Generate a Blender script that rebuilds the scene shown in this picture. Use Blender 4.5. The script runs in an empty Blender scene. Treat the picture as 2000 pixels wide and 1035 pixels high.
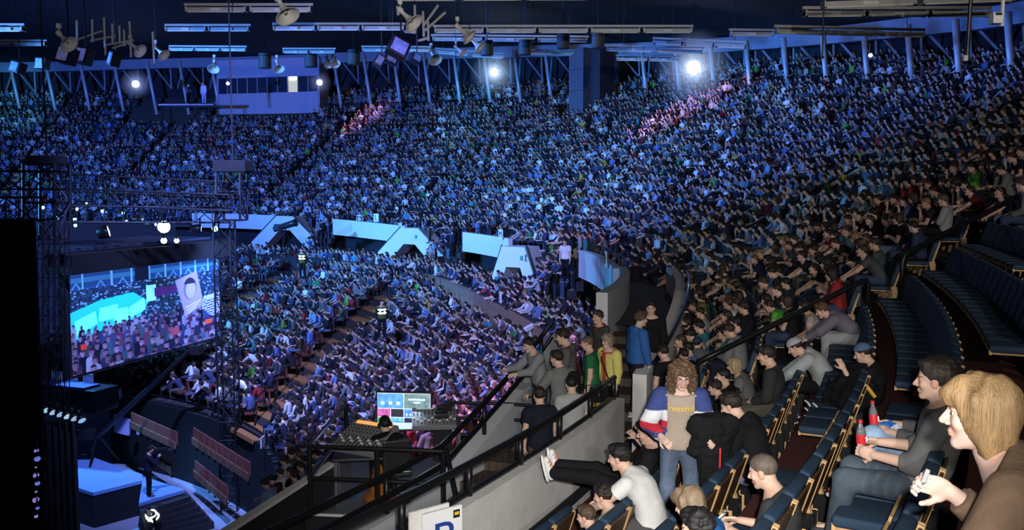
import bpy, bmesh, math, random
import numpy as np
from mathutils import Vector, Matrix
from math import radians as RAD, sin, cos, pi, atan2, hypot

rnd = random.Random(7)
SC = bpy.context.scene
COL = SC.collection

# ------------------------------------------------------------------ camera
F_PX = 1732.0
PITCH = math.atan((517.5 - 375.0) / F_PX)
cam = bpy.data.cameras.new('camera')
cam.sensor_fit = 'HORIZONTAL'
cam.sensor_width = 36.0
cam.lens = 36.0 * F_PX / 2000.0
cam.clip_start = 0.05
cam.clip_end = 400
camo = bpy.data.objects.new('camera', cam)
COL.objects.link(camo)
camo.location = (0, 0, 0)
camo.rotation_euler = (pi / 2 - PITCH, 0, 0)
SC.camera = camo

# ------------------------------------------------------------------ world, exposure, lights
w = bpy.data.worlds.new('arena_air')
SC.world = w
w.use_nodes = True
w.node_tree.nodes['Background'].inputs[0].default_value = (0.025, 0.045, 0.20, 1)
w.node_tree.nodes['Background'].inputs[1].default_value = 0.36
SC.view_settings.view_transform = 'Standard'
SC.view_settings.look = 'None'
SC.view_settings.gamma = 1.0
SC.view_settings.use_curve_mapping = False
SC.view_settings.exposure = 0.0
SC.cycles.max_bounces = 4
SC.cycles.diffuse_bounces = 2
SC.cycles.glossy_bounces = 2
SC.cycles.transmission_bounces = 3
SC.cycles.transparent_max_bounces = 8
SC.cycles.caustics_reflective = False
SC.cycles.caustics_refractive = False
SC.cycles.sample_clamp_indirect = 3.0


def lamp(name, kind, loc, energy, color, aim=None, size=0.2, spot=60, blend=0.6):
    L = bpy.data.lights.new(name, kind)
    L.energy = energy
    L.color = color
    if kind == 'AREA':
        L.size = size
    else:
        L.shadow_soft_size = size
    if kind == 'SPOT':
        L.spot_size = RAD(spot)
        L.spot_blend = blend
    o = bpy.data.objects.new(name, L)
    COL.objects.link(o)
    o.location = loc
    if aim is not None:
        o.rotation_euler = (Vector(aim) - Vector(loc)).to_track_quat('-Z', 'Y').to_euler()
    return o


BLUE = (0.07, 0.27, 1.0)
CYAN = (0.10, 0.55, 1.0)
VIOLET = (0.42, 0.28, 1.0)
PINK = (1.0, 0.45, 0.85)
# the stage rig's moving heads, washing the stands opposite
lamp('stage_wash', 'SPOT', (-34, 40, 4), 102000, BLUE, (2, 72, 2), .5, 62, .9)
lamp('stage_wash_far', 'SPOT', (-36, 44, 5), 80000, (0.08, 0.22, 1.0), (-30, 94, 4), .5, 70, .9)
lamp('stage_wash_right', 'SPOT', (-34, 36, 5), 80000, (0.08, 0.26, 1.0), (14, 50, 3), .5, 40, .8)
lamp('parapet_wash', 'SPOT', (-38, 30, 2), 56000, (0.07, 0.42, 1.0), (-4, 55, -2.5), .4, 40, .7)
lamp('parapet_wash_near', 'SPOT', (-38, 30, 2), 40000, (0.07, 0.42, 1.0), (2.8, 31.5, -2.6), .3, 17, .7)
lamp('cyan_beam', 'SPOT', (-14, 40, -1), 42000, CYAN, (-3, 84, 9), .3, 12, .8)
lamp('cyan_beam_left', 'SPOT', (-40, 60, 6), 26000, CYAN, (-52, 94, 10), .3, 16, .8)
lamp('violet_wash', 'SPOT', (-9, 22, 6), 34000, (0.62, 0.34, 1.0), (0.6, 26.5, -7.5), .4, 36, .9)
lamp('lower_wash', 'SPOT', (-8, 22, 7), 38000, (0.26, 0.33, 1.0), (-8, 42, -8), .4, 84, .9)
lamp('under_screen_fill', 'SPOT', (-10, 36, -1), 5200, (0.22, 0.34, 1.0), (-16.5, 42, -8.4), .3, 75, .9)  # added lamp, reaches the crowd that the screen shadows
lamp('pink_beam', 'SPOT', (-30, 45, 7), 110000, PINK, (13, 62, 5.6), .3, 7, .6)
lamp('pink_beam_far', 'SPOT', (-34, 50, 7), 80000, PINK, (-13, 90, 7.2), .3, 6, .6)
lamp('roof_blue_right', 'SPOT', (-20, 40, 3), 28000, (0.08, 0.22, 1.0), (24, 48, 9.5), .4, 44, .8)
# the hand flash, and fill lights added to lift the near stand and roof
lamp('fill_near', 'SPOT', (0.6, -7.5, 2.4), 2400, (1.0, 0.97, 0.94), (3.6, 13, -3.9), .18, 68, 1.0)  # added fill behind the camera, evens out the flash falloff
lamp('fill_roof', 'SPOT', (1.0, -8.0, 3.2), 27000, (1.0, 0.97, 0.93), (-1.5, 30, 20.5), .2, 70, 1.0)  # added fill aimed up to brighten the hung ceiling fixtures
lamp('fill_stand', 'SPOT', (6.0, -4.0, 5.2), 4200, (1.0, 0.93, 0.86), (14, 24, -0.5), .4, 62, 1.0)  # added fill, lifts the dim right-hand stand
lamp('camera_flash', 'SPOT', (0.10, -0.05, 0.16), 3600, (1.0, 0.98, 0.95), (0.95, 10.0, -2.5), .04, 50, 1.0)

# ------------------------------------------------------------------ picture <-> place (used only to survey positions)
_c, _s = math.cos(PITCH), math.sin(PITCH)


def ray(x, y):
    u = (x - 1000) / F_PX
    v = (517.5 - y) / F_PX
    return np.array([u, _c + v * _s, -_s + v * _c])


def at_z(x, y, z):
    r = ray(x, y)
    return r * (z / r[2])


def at_y(x, y, Y):
    r = ray(x, y)
    return r * (Y / r[1])


def proj(P):
    P = np.asarray(P, float)
    X, Y, Z = P[..., 0], P[..., 1], P[..., 2]
    d = Y * _c - Z * _s
    up = Z * _c + Y * _s
    return np.stack([1000 + F_PX * X / d, 517.5 - F_PX * up / d, d], -1)


CX, CY = -40.7, 30.7


def pol(R, psi, z=0.0):
    a = RAD(psi)
    return (CX + R * cos(a), CY + R * sin(a), z)


# ------------------------------------------------------------------ tags
def tag(o, label=None, cat=None, group=None, kind=None):
    if label:
        o['label'] = label
    if cat:
        o['category'] = cat
    if group:
        o['group'] = group
    if kind:
        o['kind'] = kind
    return o


def empty(name, loc=(0, 0, 0), rz=0.0, label=None, cat=None, group=None):
    o = bpy.data.objects.new(name, None)
    o.empty_display_size = .1
    COL.objects.link(o)
    o.location = loc
    o.rotation_euler = (0, 0, rz)
    return tag(o, label, cat, group)


# ------------------------------------------------------------------ materials
MATS = {}


def pm(name, col=(.5, .5, .5), rough=.6, metal=0.0, noise=None, bump=None, objcol=False, attr=None, emit=0.0, emitcol=None, spec=.4, wave=None, alpha=None):
    """Principled material. noise=(scale, amount): tonal mottling; bump=(scale, strength); wave=(scale, amount): grain along the object's x."""
    if name in MATS:
        return MATS[name]
    m = bpy.data.materials.new(name)
    m.use_nodes = True
    nt = m.node_tree
    N, L = nt.nodes, nt.links
    b = N['Principled BSDF']
    b.inputs['Roughness'].default_value = rough
    b.inputs['Metallic'].default_value = metal
    b.inputs['Specular IOR Level'].default_value = spec
    tc = N.new('ShaderNodeTexCoord')
    src = None
    if objcol:
        oi = N.new('ShaderNodeObjectInfo')
        src = oi.outputs['Color']
    if attr:
        at = N.new('ShaderNodeAttribute')
        at.attribute_name = attr
        if src is None:
            src = at.outputs['Color']
        else:
            mx = N.new('ShaderNodeMix')
            mx.data_type = 'RGBA'
            mx.blend_type = 'MULTIPLY'
            mx.inputs[0].default_value = 1
            L.new(src, mx.inputs[6])
            L.new(at.outputs['Color'], mx.inputs[7])
            src = mx.outputs[2]
    if src is None:
        rg = N.new('ShaderNodeRGB')
        rg.outputs[0].default_value = (*col, 1)
        src = rg.outputs[0]

    def mottle(src, fac, amt):
        mr = N.new('ShaderNodeMapRange')
        mr.inputs[3].default_value = 1 - amt
        mr.inputs[4].default_value = 1 + amt
        L.new(fac, mr.inputs[0])
        vm = N.new('ShaderNodeVectorMath')
        vm.operation = 'SCALE'
        L.new(src, vm.inputs[0])
        L.new(mr.outputs[0], vm.inputs['Scale'])
        return vm.outputs[0]
    if noise:
        n = N.new('ShaderNodeTexNoise')
        n.inputs['Scale'].default_value = noise[0]
        n.inputs['Detail'].default_value = 5
        L.new(tc.outputs['Object'], n.inputs['Vector'])
        src = mottle(src, n.outputs[0], noise[1])
    if wave:
        wv = N.new('ShaderNodeTexWave')
        wv.inputs['Scale'].default_value = wave[0]
        wv.inputs['Distortion'].default_value = 4
        wv.inputs['Detail'].default_value = 3
        L.new(tc.outputs['Object'], wv.inputs['Vector'])
        src = mottle(src, wv.outputs[1], wave[1])
    L.new(src, b.inputs['Base Color'])
    if bump:
        n = N.new('ShaderNodeTexNoise')
        n.inputs['Scale'].default_value = bump[0]
        n.inputs['Detail'].default_value = 3
        L.new(tc.outputs['Object'], n.inputs['Vector'])
        bp = N.new('ShaderNodeBump')
        bp.inputs['Strength'].default_value = bump[1]
        bp.inputs['Distance'].default_value = .02
        L.new(n.outputs[0], bp.inputs['Height'])
        L.new(bp.outputs[0], b.inputs['Normal'])
    if emit:
        b.inputs['Emission Strength'].default_value = emit
        if emitcol:
            b.inputs['Emission Color'].default_value = (*emitcol, 1)
        else:
            L.new(src, b.inputs['Emission Color'])
    if alpha is not None:
        b.inputs['Alpha'].default_value = alpha
    MATS[name] = m
    return m


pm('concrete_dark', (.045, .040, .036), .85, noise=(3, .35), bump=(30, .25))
pm('carpet_red', (.085, .018, .016), .95, noise=(40, .3), bump=(160, .2))
pm('white_plaster', (.62, .64, .66), .75, noise=(1.2, .06), bump=(60, .12))
pm('grey_concrete', (.70, .68, .65), .85, noise=(2.5, .22), bump=(35, .35))
pm('black_metal', (.012, .012, .013), .38, .3, spec=.5)
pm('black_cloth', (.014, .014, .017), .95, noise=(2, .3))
pm('ceiling_dark', (.009, .009, .012), .9, noise=(.25, .5), bump=(2, .3))
pm('ceiling_soffit', (.30, .30, .26), .6, .2, noise=(1.5, .4))
pm('steel_paint', (.62, .66, .70), .45, .2, noise=(4, .1))
pm('strut_paint', (.26, .29, .34), .6, noise=(4, .1))
pm('beam_paint', (.20, .24, .32), .7, noise=(1, .15))
pm('grey_block', (.10, .11, .16), .8, noise=(2, .2), bump=(8, .3))
pm('booth_panel', (.46, .42, .56), .7, noise=(3, .08))
pm('dark_glass', (.03, .04, .07), .15)
pm('wood_cladding', (.26, .17, .11), .65, wave=(3, .2), noise=(6, .2))
pm('tread_dark', (.03, .028, .03), .8, noise=(5, .3))
pm('step_wood_lit', (.42, .19, .06), .6, wave=(4, .3))  # wood raised in colour to stand in for orange step light
pm('step_lit', (.60, .36, .10), .6)  # yellow light on steps, put into the colour
pm('seat_blue', (.018, .042, .078), .75, noise=(12, .25), bump=(220, .15))
pm('seat_wood', (.085, .045, .020), .45, wave=(5, .3), noise=(8, .15))
pm('seat_edge', (.56, .34, .15), .45, wave=(9, .15))
pm('seat_red', (.16, .035, .022), .7, noise=(10, .2))
pm('seat_orange', (.26, .085, .05), .6, noise=(7, .25))
pm('lamp_housing', (.45, .44, .41), .5, .1, noise=(3, .12))
pm('lamp_tube', (.75, .72, .62), .35)
pm('horn_paint', (.66, .65, .60), .55, noise=(5, .1))
pm('dark_plastic', (.015, .015, .017), .4)
pm('sign_white', (.80, .80, .80), .6)
pm('sign_blue', (.015, .05, .26), .6)
pm('floor_pale', (.36, .40, .46), .5, noise=(.8, .25))
pm('truss_metal', (.010, .010, .013), .5)
pm('black_void', (.003, .003, .004), .95)
pm('stage_deck', (.22, .40, .75), .35, noise=(1.2, .15))




def hair_mat():
    m = bpy.data.materials.new('hair')
    m.use_nodes = True
    nt = m.node_tree
    N, L = nt.nodes, nt.links
    b = N['Principled BSDF']
    b.inputs['Roughness'].default_value = .5
    b.inputs['Specular IOR Level'].default_value = .35
    tc = N.new('ShaderNodeTexCoord')
    mp = N.new('ShaderNodeMapping')
    mp.inputs['Scale'].default_value = (1, 1, .10)
    L.new(tc.outputs['Object'], mp.inputs['Vector'])
    n = N.new('ShaderNodeTexNoise')
    n.inputs['Scale'].default_value = 190
    n.inputs['Detail'].default_value = 3
    n.inputs['Distortion'].default_value = .6
    L.new(mp.outputs[0], n.inputs['Vector'])
    n2 = N.new('ShaderNodeTexNoise')
    n2.inputs['Scale'].default_value = 22
    L.new(mp.outputs[0], n2.inputs['Vector'])
    ad = N.new('ShaderNodeMath')
    ad.operation = 'ADD'
    L.new(n.outputs[0], ad.inputs[0])
    L.new(n2.outputs[0], ad.inputs[1])
    mr = N.new('ShaderNodeMapRange')
    mr.inputs[1].default_value = .5
    mr.inputs[2].default_value = 1.5
    mr.inputs[3].default_value = .35
    mr.inputs[4].default_value = 1.75
    L.new(ad.outputs[0], mr.inputs[0])
    oi = N.new('ShaderNodeObjectInfo')
    vm = N.new('ShaderNodeVectorMath')
    vm.operation = 'SCALE'
    L.new(oi.outputs['Color'], vm.inputs[0])
    L.new(mr.outputs[0], vm.inputs['Scale'])
    L.new(vm.outputs[0], b.inputs['Base Color'])
    bp = N.new('ShaderNodeBump')
    bp.inputs['Strength'].default_value = .8
    bp.inputs['Distance'].default_value = .006
    L.new(n.outputs[0], bp.inputs['Height'])
    L.new(bp.outputs[0], b.inputs['Normal'])
    MATS['hair'] = m


hair_mat()

# ------------------------------------------------------------------ mesh helpers
class MB:
    """collects shapes; build() links them as one mesh object"""

    def __init__(s):
        s.v, s.f, s.mi, s.n = [], [], [], 0

    def add(s, V, Fs, mi=0):
        V = np.asarray(V, float).reshape(-1, 3)
        s.v.append(V)
        for f in Fs:
            s.f.append([int(i) + s.n for i in f])
            s.mi.append(mi)
        s.n += len(V)
        return s

    def box(s, c, size, rz=0.0, mi=0, M=None):
        hx, hy, hz = [a / 2 for a in size]
        V = np.array([(x, y, z) for z in (-hz, hz) for y in (-hy, hy) for x in (-hx, hx)])
        if M is not None:
            V = V @ np.array(M)[:3, :3].T
        elif rz:
            V = V @ np.array([[cos(rz), sin(rz), 0], [-sin(rz), cos(rz), 0], [0, 0, 1]])
        return s.add(V + np.array(c), [(0, 2, 3, 1), (4, 5, 7, 6), (0, 1, 5, 4), (2, 6, 7, 3), (0, 4, 6, 2), (1, 3, 7, 5)], mi)

    def bar(s, a, b, wd, ht=None, mi=0, up=(0, 0, 1)):
        """a box beam from a to b"""
        a, b = np.array(a, float), np.array(b, float)
        ht = ht or wd
        d = b - a
        L = np.linalg.norm(d)
        d = d / max(L, 1e-9)
        u = np.array(up, float)
        if abs(d @ u) > .99:
            u = np.array((1., 0, 0))
        x = np.cross(d, u)
        x /= np.linalg.norm(x)
        z = np.cross(x, d)
        M = np.stack([x, d, z], 1)
        return s.box((a + b) / 2, (wd, L, ht), M=M, mi=mi)

    def tube(s, pts, r, seg=8, mi=0, cap=True):
        P = [np.array(p, float) for p in pts]
        rs = r if isinstance(r, (list, tuple)) else [r] * len(P)
        rings = []
        prev = None
        for i, p in enumerate(P):
            d = P[min(i + 1, len(P) - 1)] - P[max(i - 1, 0)]
            d = d / max(np.linalg.norm(d), 1e-9)
            if prev is None:
                u = np.array((0, 0, 1.)) if abs(d[2]) < .9 else np.array((1., 0, 0))
            else:
                u = prev
            x = np.cross(u, d)
            x /= max(np.linalg.norm(x), 1e-9)
            y = np.cross(d, x)
            prev = y
            for k in range(seg):
                a = 2 * pi * k / seg
                rings.append(p + rs[i] * (cos(a) * x + sin(a) * y))
        Fs = []
        for i in range(len(P) - 1):
            for k in range(seg):
                k2 = (k + 1) % seg
                Fs.append((i * seg + k, i * seg + k2, (i + 1) * seg + k2, (i + 1) * seg + k))
        if cap:
            Fs.append(tuple(range(seg))[::-1])
            Fs.append(tuple((len(P) - 1) * seg + k for k in range(seg)))
        return s.add(rings, Fs, mi)

    def lathe(s, prof, M=None, seg=12, mi=0):
        """prof [(r, z)] turned about z, then M (4x4)"""
        V = []
        for r, z in prof:
            for k in range(seg):
                a = 2 * pi * k / seg
                V.append((r * cos(a), r * sin(a), z))
        V = np.array(V)
        Fs = []
        for i in range(len(prof) - 1):
            for k in range(seg):
                k2 = (k + 1) % seg
                Fs.append((i * seg + k, i * seg + k2, (i + 1) * seg + k2, (i + 1) * seg + k))
        if M is not None:
            M = np.array(M)
            V = V @ M[:3, :3].T + M[:3, 3]
        return s.add(V, Fs, mi)

    def prism(s, poly, a, b, mi=0):
        """poly: list of 3D points (closed outline), extruded by vector b-a"""
        P = np.array(poly, float)
        d = np.array(b, float) - np.array(a, float)
        n = len(P)
        Fs = [tuple(range(n))[::-1], tuple(range(n, 2 * n))]
        for i in range(n):
            j = (i + 1) % n
            Fs.append((i, j, n + j, n + i))
        return s.add(np.vstack([P, P + d]), Fs, mi)

    def sphere(s, c, r, seg=10, rings=6, mi=0):
        rr = np.array(r if hasattr(r, '__len__') else (r, r, r), float)
        V, Fs = [], []
        for i in range(rings + 1):
            t = pi * i / rings
            for k in range(seg):
                a = 2 * pi * k / seg
                V.append(np.array((sin(t) * cos(a), sin(t) * sin(a), cos(t))) * rr + np.array(c))
        for i in range(rings):
            for k in range(seg):
                k2 = (k + 1) % seg
                Fs.append((i * seg + k, (i + 1) * seg + k, (i + 1) * seg + k2, i * seg + k2))
        return s.add(V, Fs, mi)

    def mesh(s, name, mats, smooth=False):
        me = bpy.data.meshes.new(name)
        V = np.vstack(s.v)
        me.from_pydata(V.tolist(), [], s.f)
        for m in (mats if isinstance(mats, (list, tuple)) else [mats]):
            me.materials.append(MATS[m] if isinstance(m, str) else m)
        if any(s.mi):
            me.polygons.foreach_set('material_index', s.mi)
        if smooth:
            me.polygons.foreach_set('use_smooth', [True] * len(me.polygons))
        me.update()
        return me

    def build(s, name, mats, parent=None, smooth=False, loc=None, rz=None):
        return link(name, s.mesh(name, mats, smooth), parent, loc, rz)


def link(name, me, parent=None, loc=None, rz=None):
    o = bpy.data.objects.new(name, me)
    COL.objects.link(o)
    if parent is not None:
        o.parent = parent
    if loc is not None:
        o.location = loc
    if rz is not None:
        o.rotation_euler = (0, 0, rz)
    return o


def copy_tree(o, parent=None):
    c = o.copy()
    COL.objects.link(c)
    if parent is not None:
        c.parent = parent
    for ch in KIDS.get(o.name, ()):
        copy_tree(ch, c)
    return c


KIDS = {}


def text_mesh(s, size, extrude=.004):
    """flat lettering as a mesh centred on the origin in xy"""
    cu = bpy.data.curves.new('lettering', 'FONT')
    cu.body = s
    cu.size = size
    cu.extrude = extrude
    cu.align_x = 'CENTER'
    cu.align_y = 'CENTER'
    cu.resolution_u = 3
    o = bpy.data.objects.new('lettering', cu)
    COL.objects.link(o)
    dg = bpy.context.evaluated_depsgraph_get()
    me = bpy.data.meshes.new_from_object(o.evaluated_get(dg))
    bpy.data.objects.remove(o)
    return me

# ================================================================== THE BOWL
def smooth_curve(xs, ys, lo=-95, hi=135, sig=2.5):
    g = np.arange(lo, hi + .25, .25)
    v = np.interp(g, xs, ys)
    k = np.arange(-40, 41) * .25
    kr = np.exp(-(k / sig) ** 2 / 2)
    kr /= kr.sum()
    vp = np.pad(v, 40, mode='edge')
    vs = np.convolve(vp, kr, 'valid')
    return lambda q: np.interp(q, g, vs)


f_a = smooth_curve([-95, -20, 9, 40, 57, 70, 135], [0, 0, .85, .95, 1.35, 1.5, 1.5])
f_top = smooth_curve([-95, 9, 16, 20.5, 25.6, 31, 40, 53, 69, 90, 135], [5.29, 5.3, 5.7, 6.6, 7.1, 7.6, 7.8, 8.2, 8.6, 8.75, 8.6])
f_ring = smooth_curve([-95, -20, 9.8, 13.8, 19, 27, 36, 47, 57, 69, 88, 103, 135], [8.0, 8.0, 8.3, 8.8, 9.4, 10.2, 11.1, 12.4, 13.3, 13.8, 13.8, 13.1, 12.6])
f_par = smooth_curve([-95, 9, 20, 31, 38, 51, 57, 62, 135], [-2.4, -2.42, -2.55, -2.4, -2.34, -1.96, -1.88, -1.74, -1.5])
f_rw = smooth_curve([-95, -5, 4, 14, 30, 135], [42.6, 42.5, 42.0, 41.0, 40.8, 40.5], sig=1.5)
f_wt = smooth_curve([-95, 4.5, 14, 25, 135], [-5.2, -5.2, -5.0, -4.65, -4.4])
f_rin = smooth_curve([-95, -10, 3, 13, 38, 60, 135], [33, 33, 32.2, 31.0, 25.8, 24, 24])
NK = 22


def Rb(k):
    return 46.6 + .9 * k


def F(k, psi):
    """height of the tread of row k of the upper stand"""
    near = -4.17 + .43 * k
    a = f_a(psi)
    return near + a + (f_top(psi) - (-4.17 + .43 * 22) - a) * (k / 22.0)


def flight(n, i):
    """angle of the two broad stairs of the lower stand at row i"""
    return float(np.interp(i, [0, 1.75, 5.5, 10, 12.5], [17, 20, 25.5, 30, 32]) if n == 0 else np.interp(i, [0, 3, 7.75, 11.25, 12.5], [44.75, 47.5, 49.5, 50.5, 50.8]))


KS = .8             # the lower stand's front and the stage lie nearer than its back


def LP(i, psi, R=None, dz=0.0):
    """a point of the lower stand: row i (may be fractional), the front swung towards the near side"""
    if R is None:
        R = Rl(i, psi)
    x, y, _ = pol(R, psi)
    t = max(0.0, min(1.0, i / (NL - 1)))
    s = KS + (1 - KS) * t
    return np.array((x * s, y * s, FL(max(i, 0), psi) * s + dz))


def terrace(name, rows, psis, mat, label, cat):
    """rows: list of (R0fun, R1fun, zfun): treads with risers between"""
    V, Fs = [], []
    cols = []
    for (r0, r1, z) in rows:
        for rf in (r0, r1):
            cols.append([(CX + rf(p) * cos(RAD(p)), CY + rf(p) * sin(RAD(p)), z(p)) for p in psis])
    n = len(psis)
    for c in cols:
        V += c
    for i in range(len(cols) - 1):
        for j in range(n - 1):
            Fs.append((i * n + j, (i + 1) * n + j, (i + 1) * n + j + 1, i * n + j + 1))
    mb = MB().add(V, Fs)
    return tag(mb.build(name, mat), label, cat, kind='structure')


ps_up = list(np.arange(-75, 112.1, 1.5))
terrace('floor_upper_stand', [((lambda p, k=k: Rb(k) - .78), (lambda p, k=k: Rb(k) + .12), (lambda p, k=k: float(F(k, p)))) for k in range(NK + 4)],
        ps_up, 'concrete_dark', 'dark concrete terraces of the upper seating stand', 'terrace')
# red carpet in the foot space of the nearest rows
for k in range(0, 8):
    mb = MB()
    ps = np.arange(-46, -19 if k < 3 else -14.5, 1.0)
    V, Fs = [], []
    for p in ps:
        for R in (Rb(k) - .775, Rb(k) + .06):
            V.append(pol(R, p, float(F(k, p)) + .012))
    for j in range(len(ps) - 1):
        Fs.append((2 * j, 2 * j + 1, 2 * j + 3, 2 * j + 2))
    tag(mb.add(V, Fs).build('floor_carpet', 'carpet_red'), 'dark red carpet strip along a near seat row', 'carpet', 'carpet strips of the near rows', 'structure')

NL = 13


def Rl(i, psi):
    """outer radius of row i (0 = front) of the lower stand"""
    a, b = float(f_rin(psi)), float(f_rw(psi)) - .35
    return a + (b - a) * (i + 1) / NL


def FL(i, psi):
    t = min(1, max(0, (psi - 18) / 16.0))
    return -10.9 + (3.8 + 1.35 * t * t * (3 - 2 * t)) * i / (NL - 1)


ps_lo = list(np.arange(-22, 66.1, 1.5))
V, Fs = [], []
nps = len(ps_lo)
for i in range(NL):
    for rr in (i - 1, i):
        for p in ps_lo:
            q = LP(rr, p)
            V.append((q[0], q[1], LP(i, p)[2]))
for i in range(2 * NL - 1):
    for j in range(nps - 1):
        Fs.append((i * nps + j, (i + 1) * nps + j, (i + 1) * nps + j + 1, i * nps + j + 1))
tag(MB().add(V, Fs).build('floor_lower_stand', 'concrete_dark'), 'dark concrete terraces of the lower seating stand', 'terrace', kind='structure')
# promenade between the lower stand and the parapet
V, Fs = [], []
for j, p in enumerate(np.arange(-14, 72.1, 1.5)):
    zf = float(f_wt(p)) - 1.0
    for R in (float(f_rw(p)), 46.2):
        V.append(pol(R, p, zf))
    if j:
        Fs.append((2 * j - 2, 2 * j - 1, 2 * j + 1, 2 * j))
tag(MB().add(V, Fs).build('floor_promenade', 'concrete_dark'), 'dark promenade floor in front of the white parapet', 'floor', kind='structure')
# arena floor
tag(MB().box((-25, 30, -11.78), (90, 70, .2)).build('floor', 'floor_pale'), 'pale grey arena floor around the stage', 'floor', kind='structure')

# wooden wall of the promenade, plank by plank
wl = MB()
for j, p in enumerate(np.arange(-14, 62, 1.0)):
    pass
ps = np.arange(-14, 62.1, 2)
V, Fs = [], []
for j, p in enumerate(ps):
    R = float(f_rw(p))
    for (r, z) in ((R + .02, -7.2), (R + .02, float(f_wt(p)) - .04), (R + .14, float(f_wt(p)) - .04), (R + .14, -7.2)):
        V.append(pol(r, p, z))
    if j:
        b, a = 4 * j, 4 * j - 4
        for q in range(4):
            q2 = (q + 1) % 4
            Fs.append((a + q, a + q2, b + q2, b + q))
wall_prom = tag(MB().add(V, Fs).build('wall_promenade', 'tread_dark'), 'curved promenade wall clad in upright wooden planks below the upper stand', 'wall', kind='structure')
pr = random.Random(3)
p = -12.0
while p < 46:
    R = float(f_rw(p))
    wdt = .28
    zt = float(f_wt(p))
    h = zt + 7.2
    mb = MB().box((0, 0, 0), (.035 + pr.random() * .012, wdt - .025, h), mi=0)
    x, y, _ = pol(R - .005, p)
    o = mb.build('plank', 'wood_cladding', wall_prom, loc=(x, y, -7.2 + h / 2), rz=RAD(p))
    p += math.degrees(wdt / R)
V, Fs = [], []
for j, p in enumerate(ps):
    R = float(f_rw(p))
    z = float(f_wt(p))
    for (r, zz) in ((R - .06, z), (R - .06, z + .05), (R + .18, z + .05), (R + .18, z)):
        V.append(pol(r, p, zz))
    if j:
        b, a = 4 * j, 4 * j - 4
        for q in range(4):
            q2 = (q + 1) % 4
            Fs.append((a + q, a + q2, b + q2, b + q))
MB().add(V, Fs).build('coping', 'tread_dark', wall_prom)


# white parapet panels with dark recess below, and the section letters on them
def arc_wall(name, p0, p1, R0, R1, zb, zt, mat, label, step=1.0, cat='parapet'):
    V, Fs = [], []
    q = np.linspace(p0, p1, max(2, int((p1 - p0) / step) + 1))
    for j, p in enumerate(q):
        b, t = (zb(p) if callable(zb) else zb), (zt(p) if callable(zt) else zt)
        r0_, r1_ = (R0(p), R1(p)) if callable(R0) else (R0, R1)
        for (r, z) in ((r0_, b), (r0_, t), (r1_, t), (r1_, b)):
            V.append(pol(r, p, z))
        if j:
            B, A = 4 * j, 4 * j - 4
            for k in range(4):
                k2 = (k + 1) % 4
                Fs.append((A + k, A + k2, B + k2, B + k))
    n = 4 * (len(q) - 1)
    Fs += [(3, 2, 1, 0), (n, n + 1, n + 2, n + 3)]
    return tag(MB().add(V, Fs).build(name, mat), label, cat, kind='structure')


PAR = [('J', 58.5, 70.5), ('L', 40.3, 51.2), ('M', 23.0, 31.0), ('N', -3.5, 8.6)]
for letter, p0, p1 in PAR:
    arc_wall('wall_parapet', p0, p1, 44.0, 44.25, lambda p: float(f_par(p)) - 1.15, lambda p: float(f_par(p)), 'white_plaster',
             'white parapet panel of section ' + letter + ' washed in blue light')
    # handrail over the parapet
    r = MB()
    pts = [pol(44.4, p, float(f_par(p)) + .28) for p in np.linspace(p0, p1, 10)]
    r.tube(pts, .028, 6)
    rr = empty('parapet_rail', pts[0], 0, 'black pipe rail above the white parapet of section ' + letter, 'rail')
    ro = r.build('rail', 'black_metal', rr)
    ro.location = tuple(-c for c in pts[0])
    for p in np.linspace(p0 + .5, p1 - .5, 7):
        q = MB().box((0, 0, .14), (.04, .04, .3)).build('post', 'black_metal', rr)
        P = pol(44.3, p, float(f_par(p)))
        q.location = tuple(P[i] - pts[0][i] for i in range(3))
    # dark wall behind, under the stand
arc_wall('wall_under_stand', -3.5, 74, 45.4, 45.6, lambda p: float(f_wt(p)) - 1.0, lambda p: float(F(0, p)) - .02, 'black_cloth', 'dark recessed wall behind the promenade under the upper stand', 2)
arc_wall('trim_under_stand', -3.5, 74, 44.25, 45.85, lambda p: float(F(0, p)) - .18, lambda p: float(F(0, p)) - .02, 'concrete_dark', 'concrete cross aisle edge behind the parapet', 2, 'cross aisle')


def section_board(letter, P, psi, size=.62, label=None, mat='sign_white', lm='dark_plastic', up=0):
    """a white letter board facing the middle of the arena"""
    rz = RAD(psi) - pi / 2          # local -Y points to the centre
    e = empty('section_sign', P, rz, label or ('white section board with a black letter ' + letter), 'sign')
    MB().box((0, 0, 0), (size, .04, size)).build('board', mat, e)
    me = text_mesh(letter, size * .95)
    me.materials.append(MATS[lm])
    o = link('letter', me, e, (0, -.028, -.0))
    o.rotation_euler = (pi / 2, 0, 0)
    return e


for letter, px, py in (('L', 735, 425), ('M', 978, 458), ('N', 1183, 506)):
    P = None
    for R in (43.9,):
        d = ray(px, py)
        o = np.array([-CX, -CY])
        a = d[:2] @ d[:2]
        bq = 2 * o @ d[:2]
        c0 = o @ o - R * R
        t = (-bq + math.sqrt(bq * bq - 4 * a * c0)) / (2 * a)
        P = d * t
    psi = math.degrees(atan2(P[1] - CY, P[0] - CX))
    section_board(letter, tuple(P), psi, .55, 'white section board lettered %s fixed on top of the white parapet' % letter)


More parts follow.
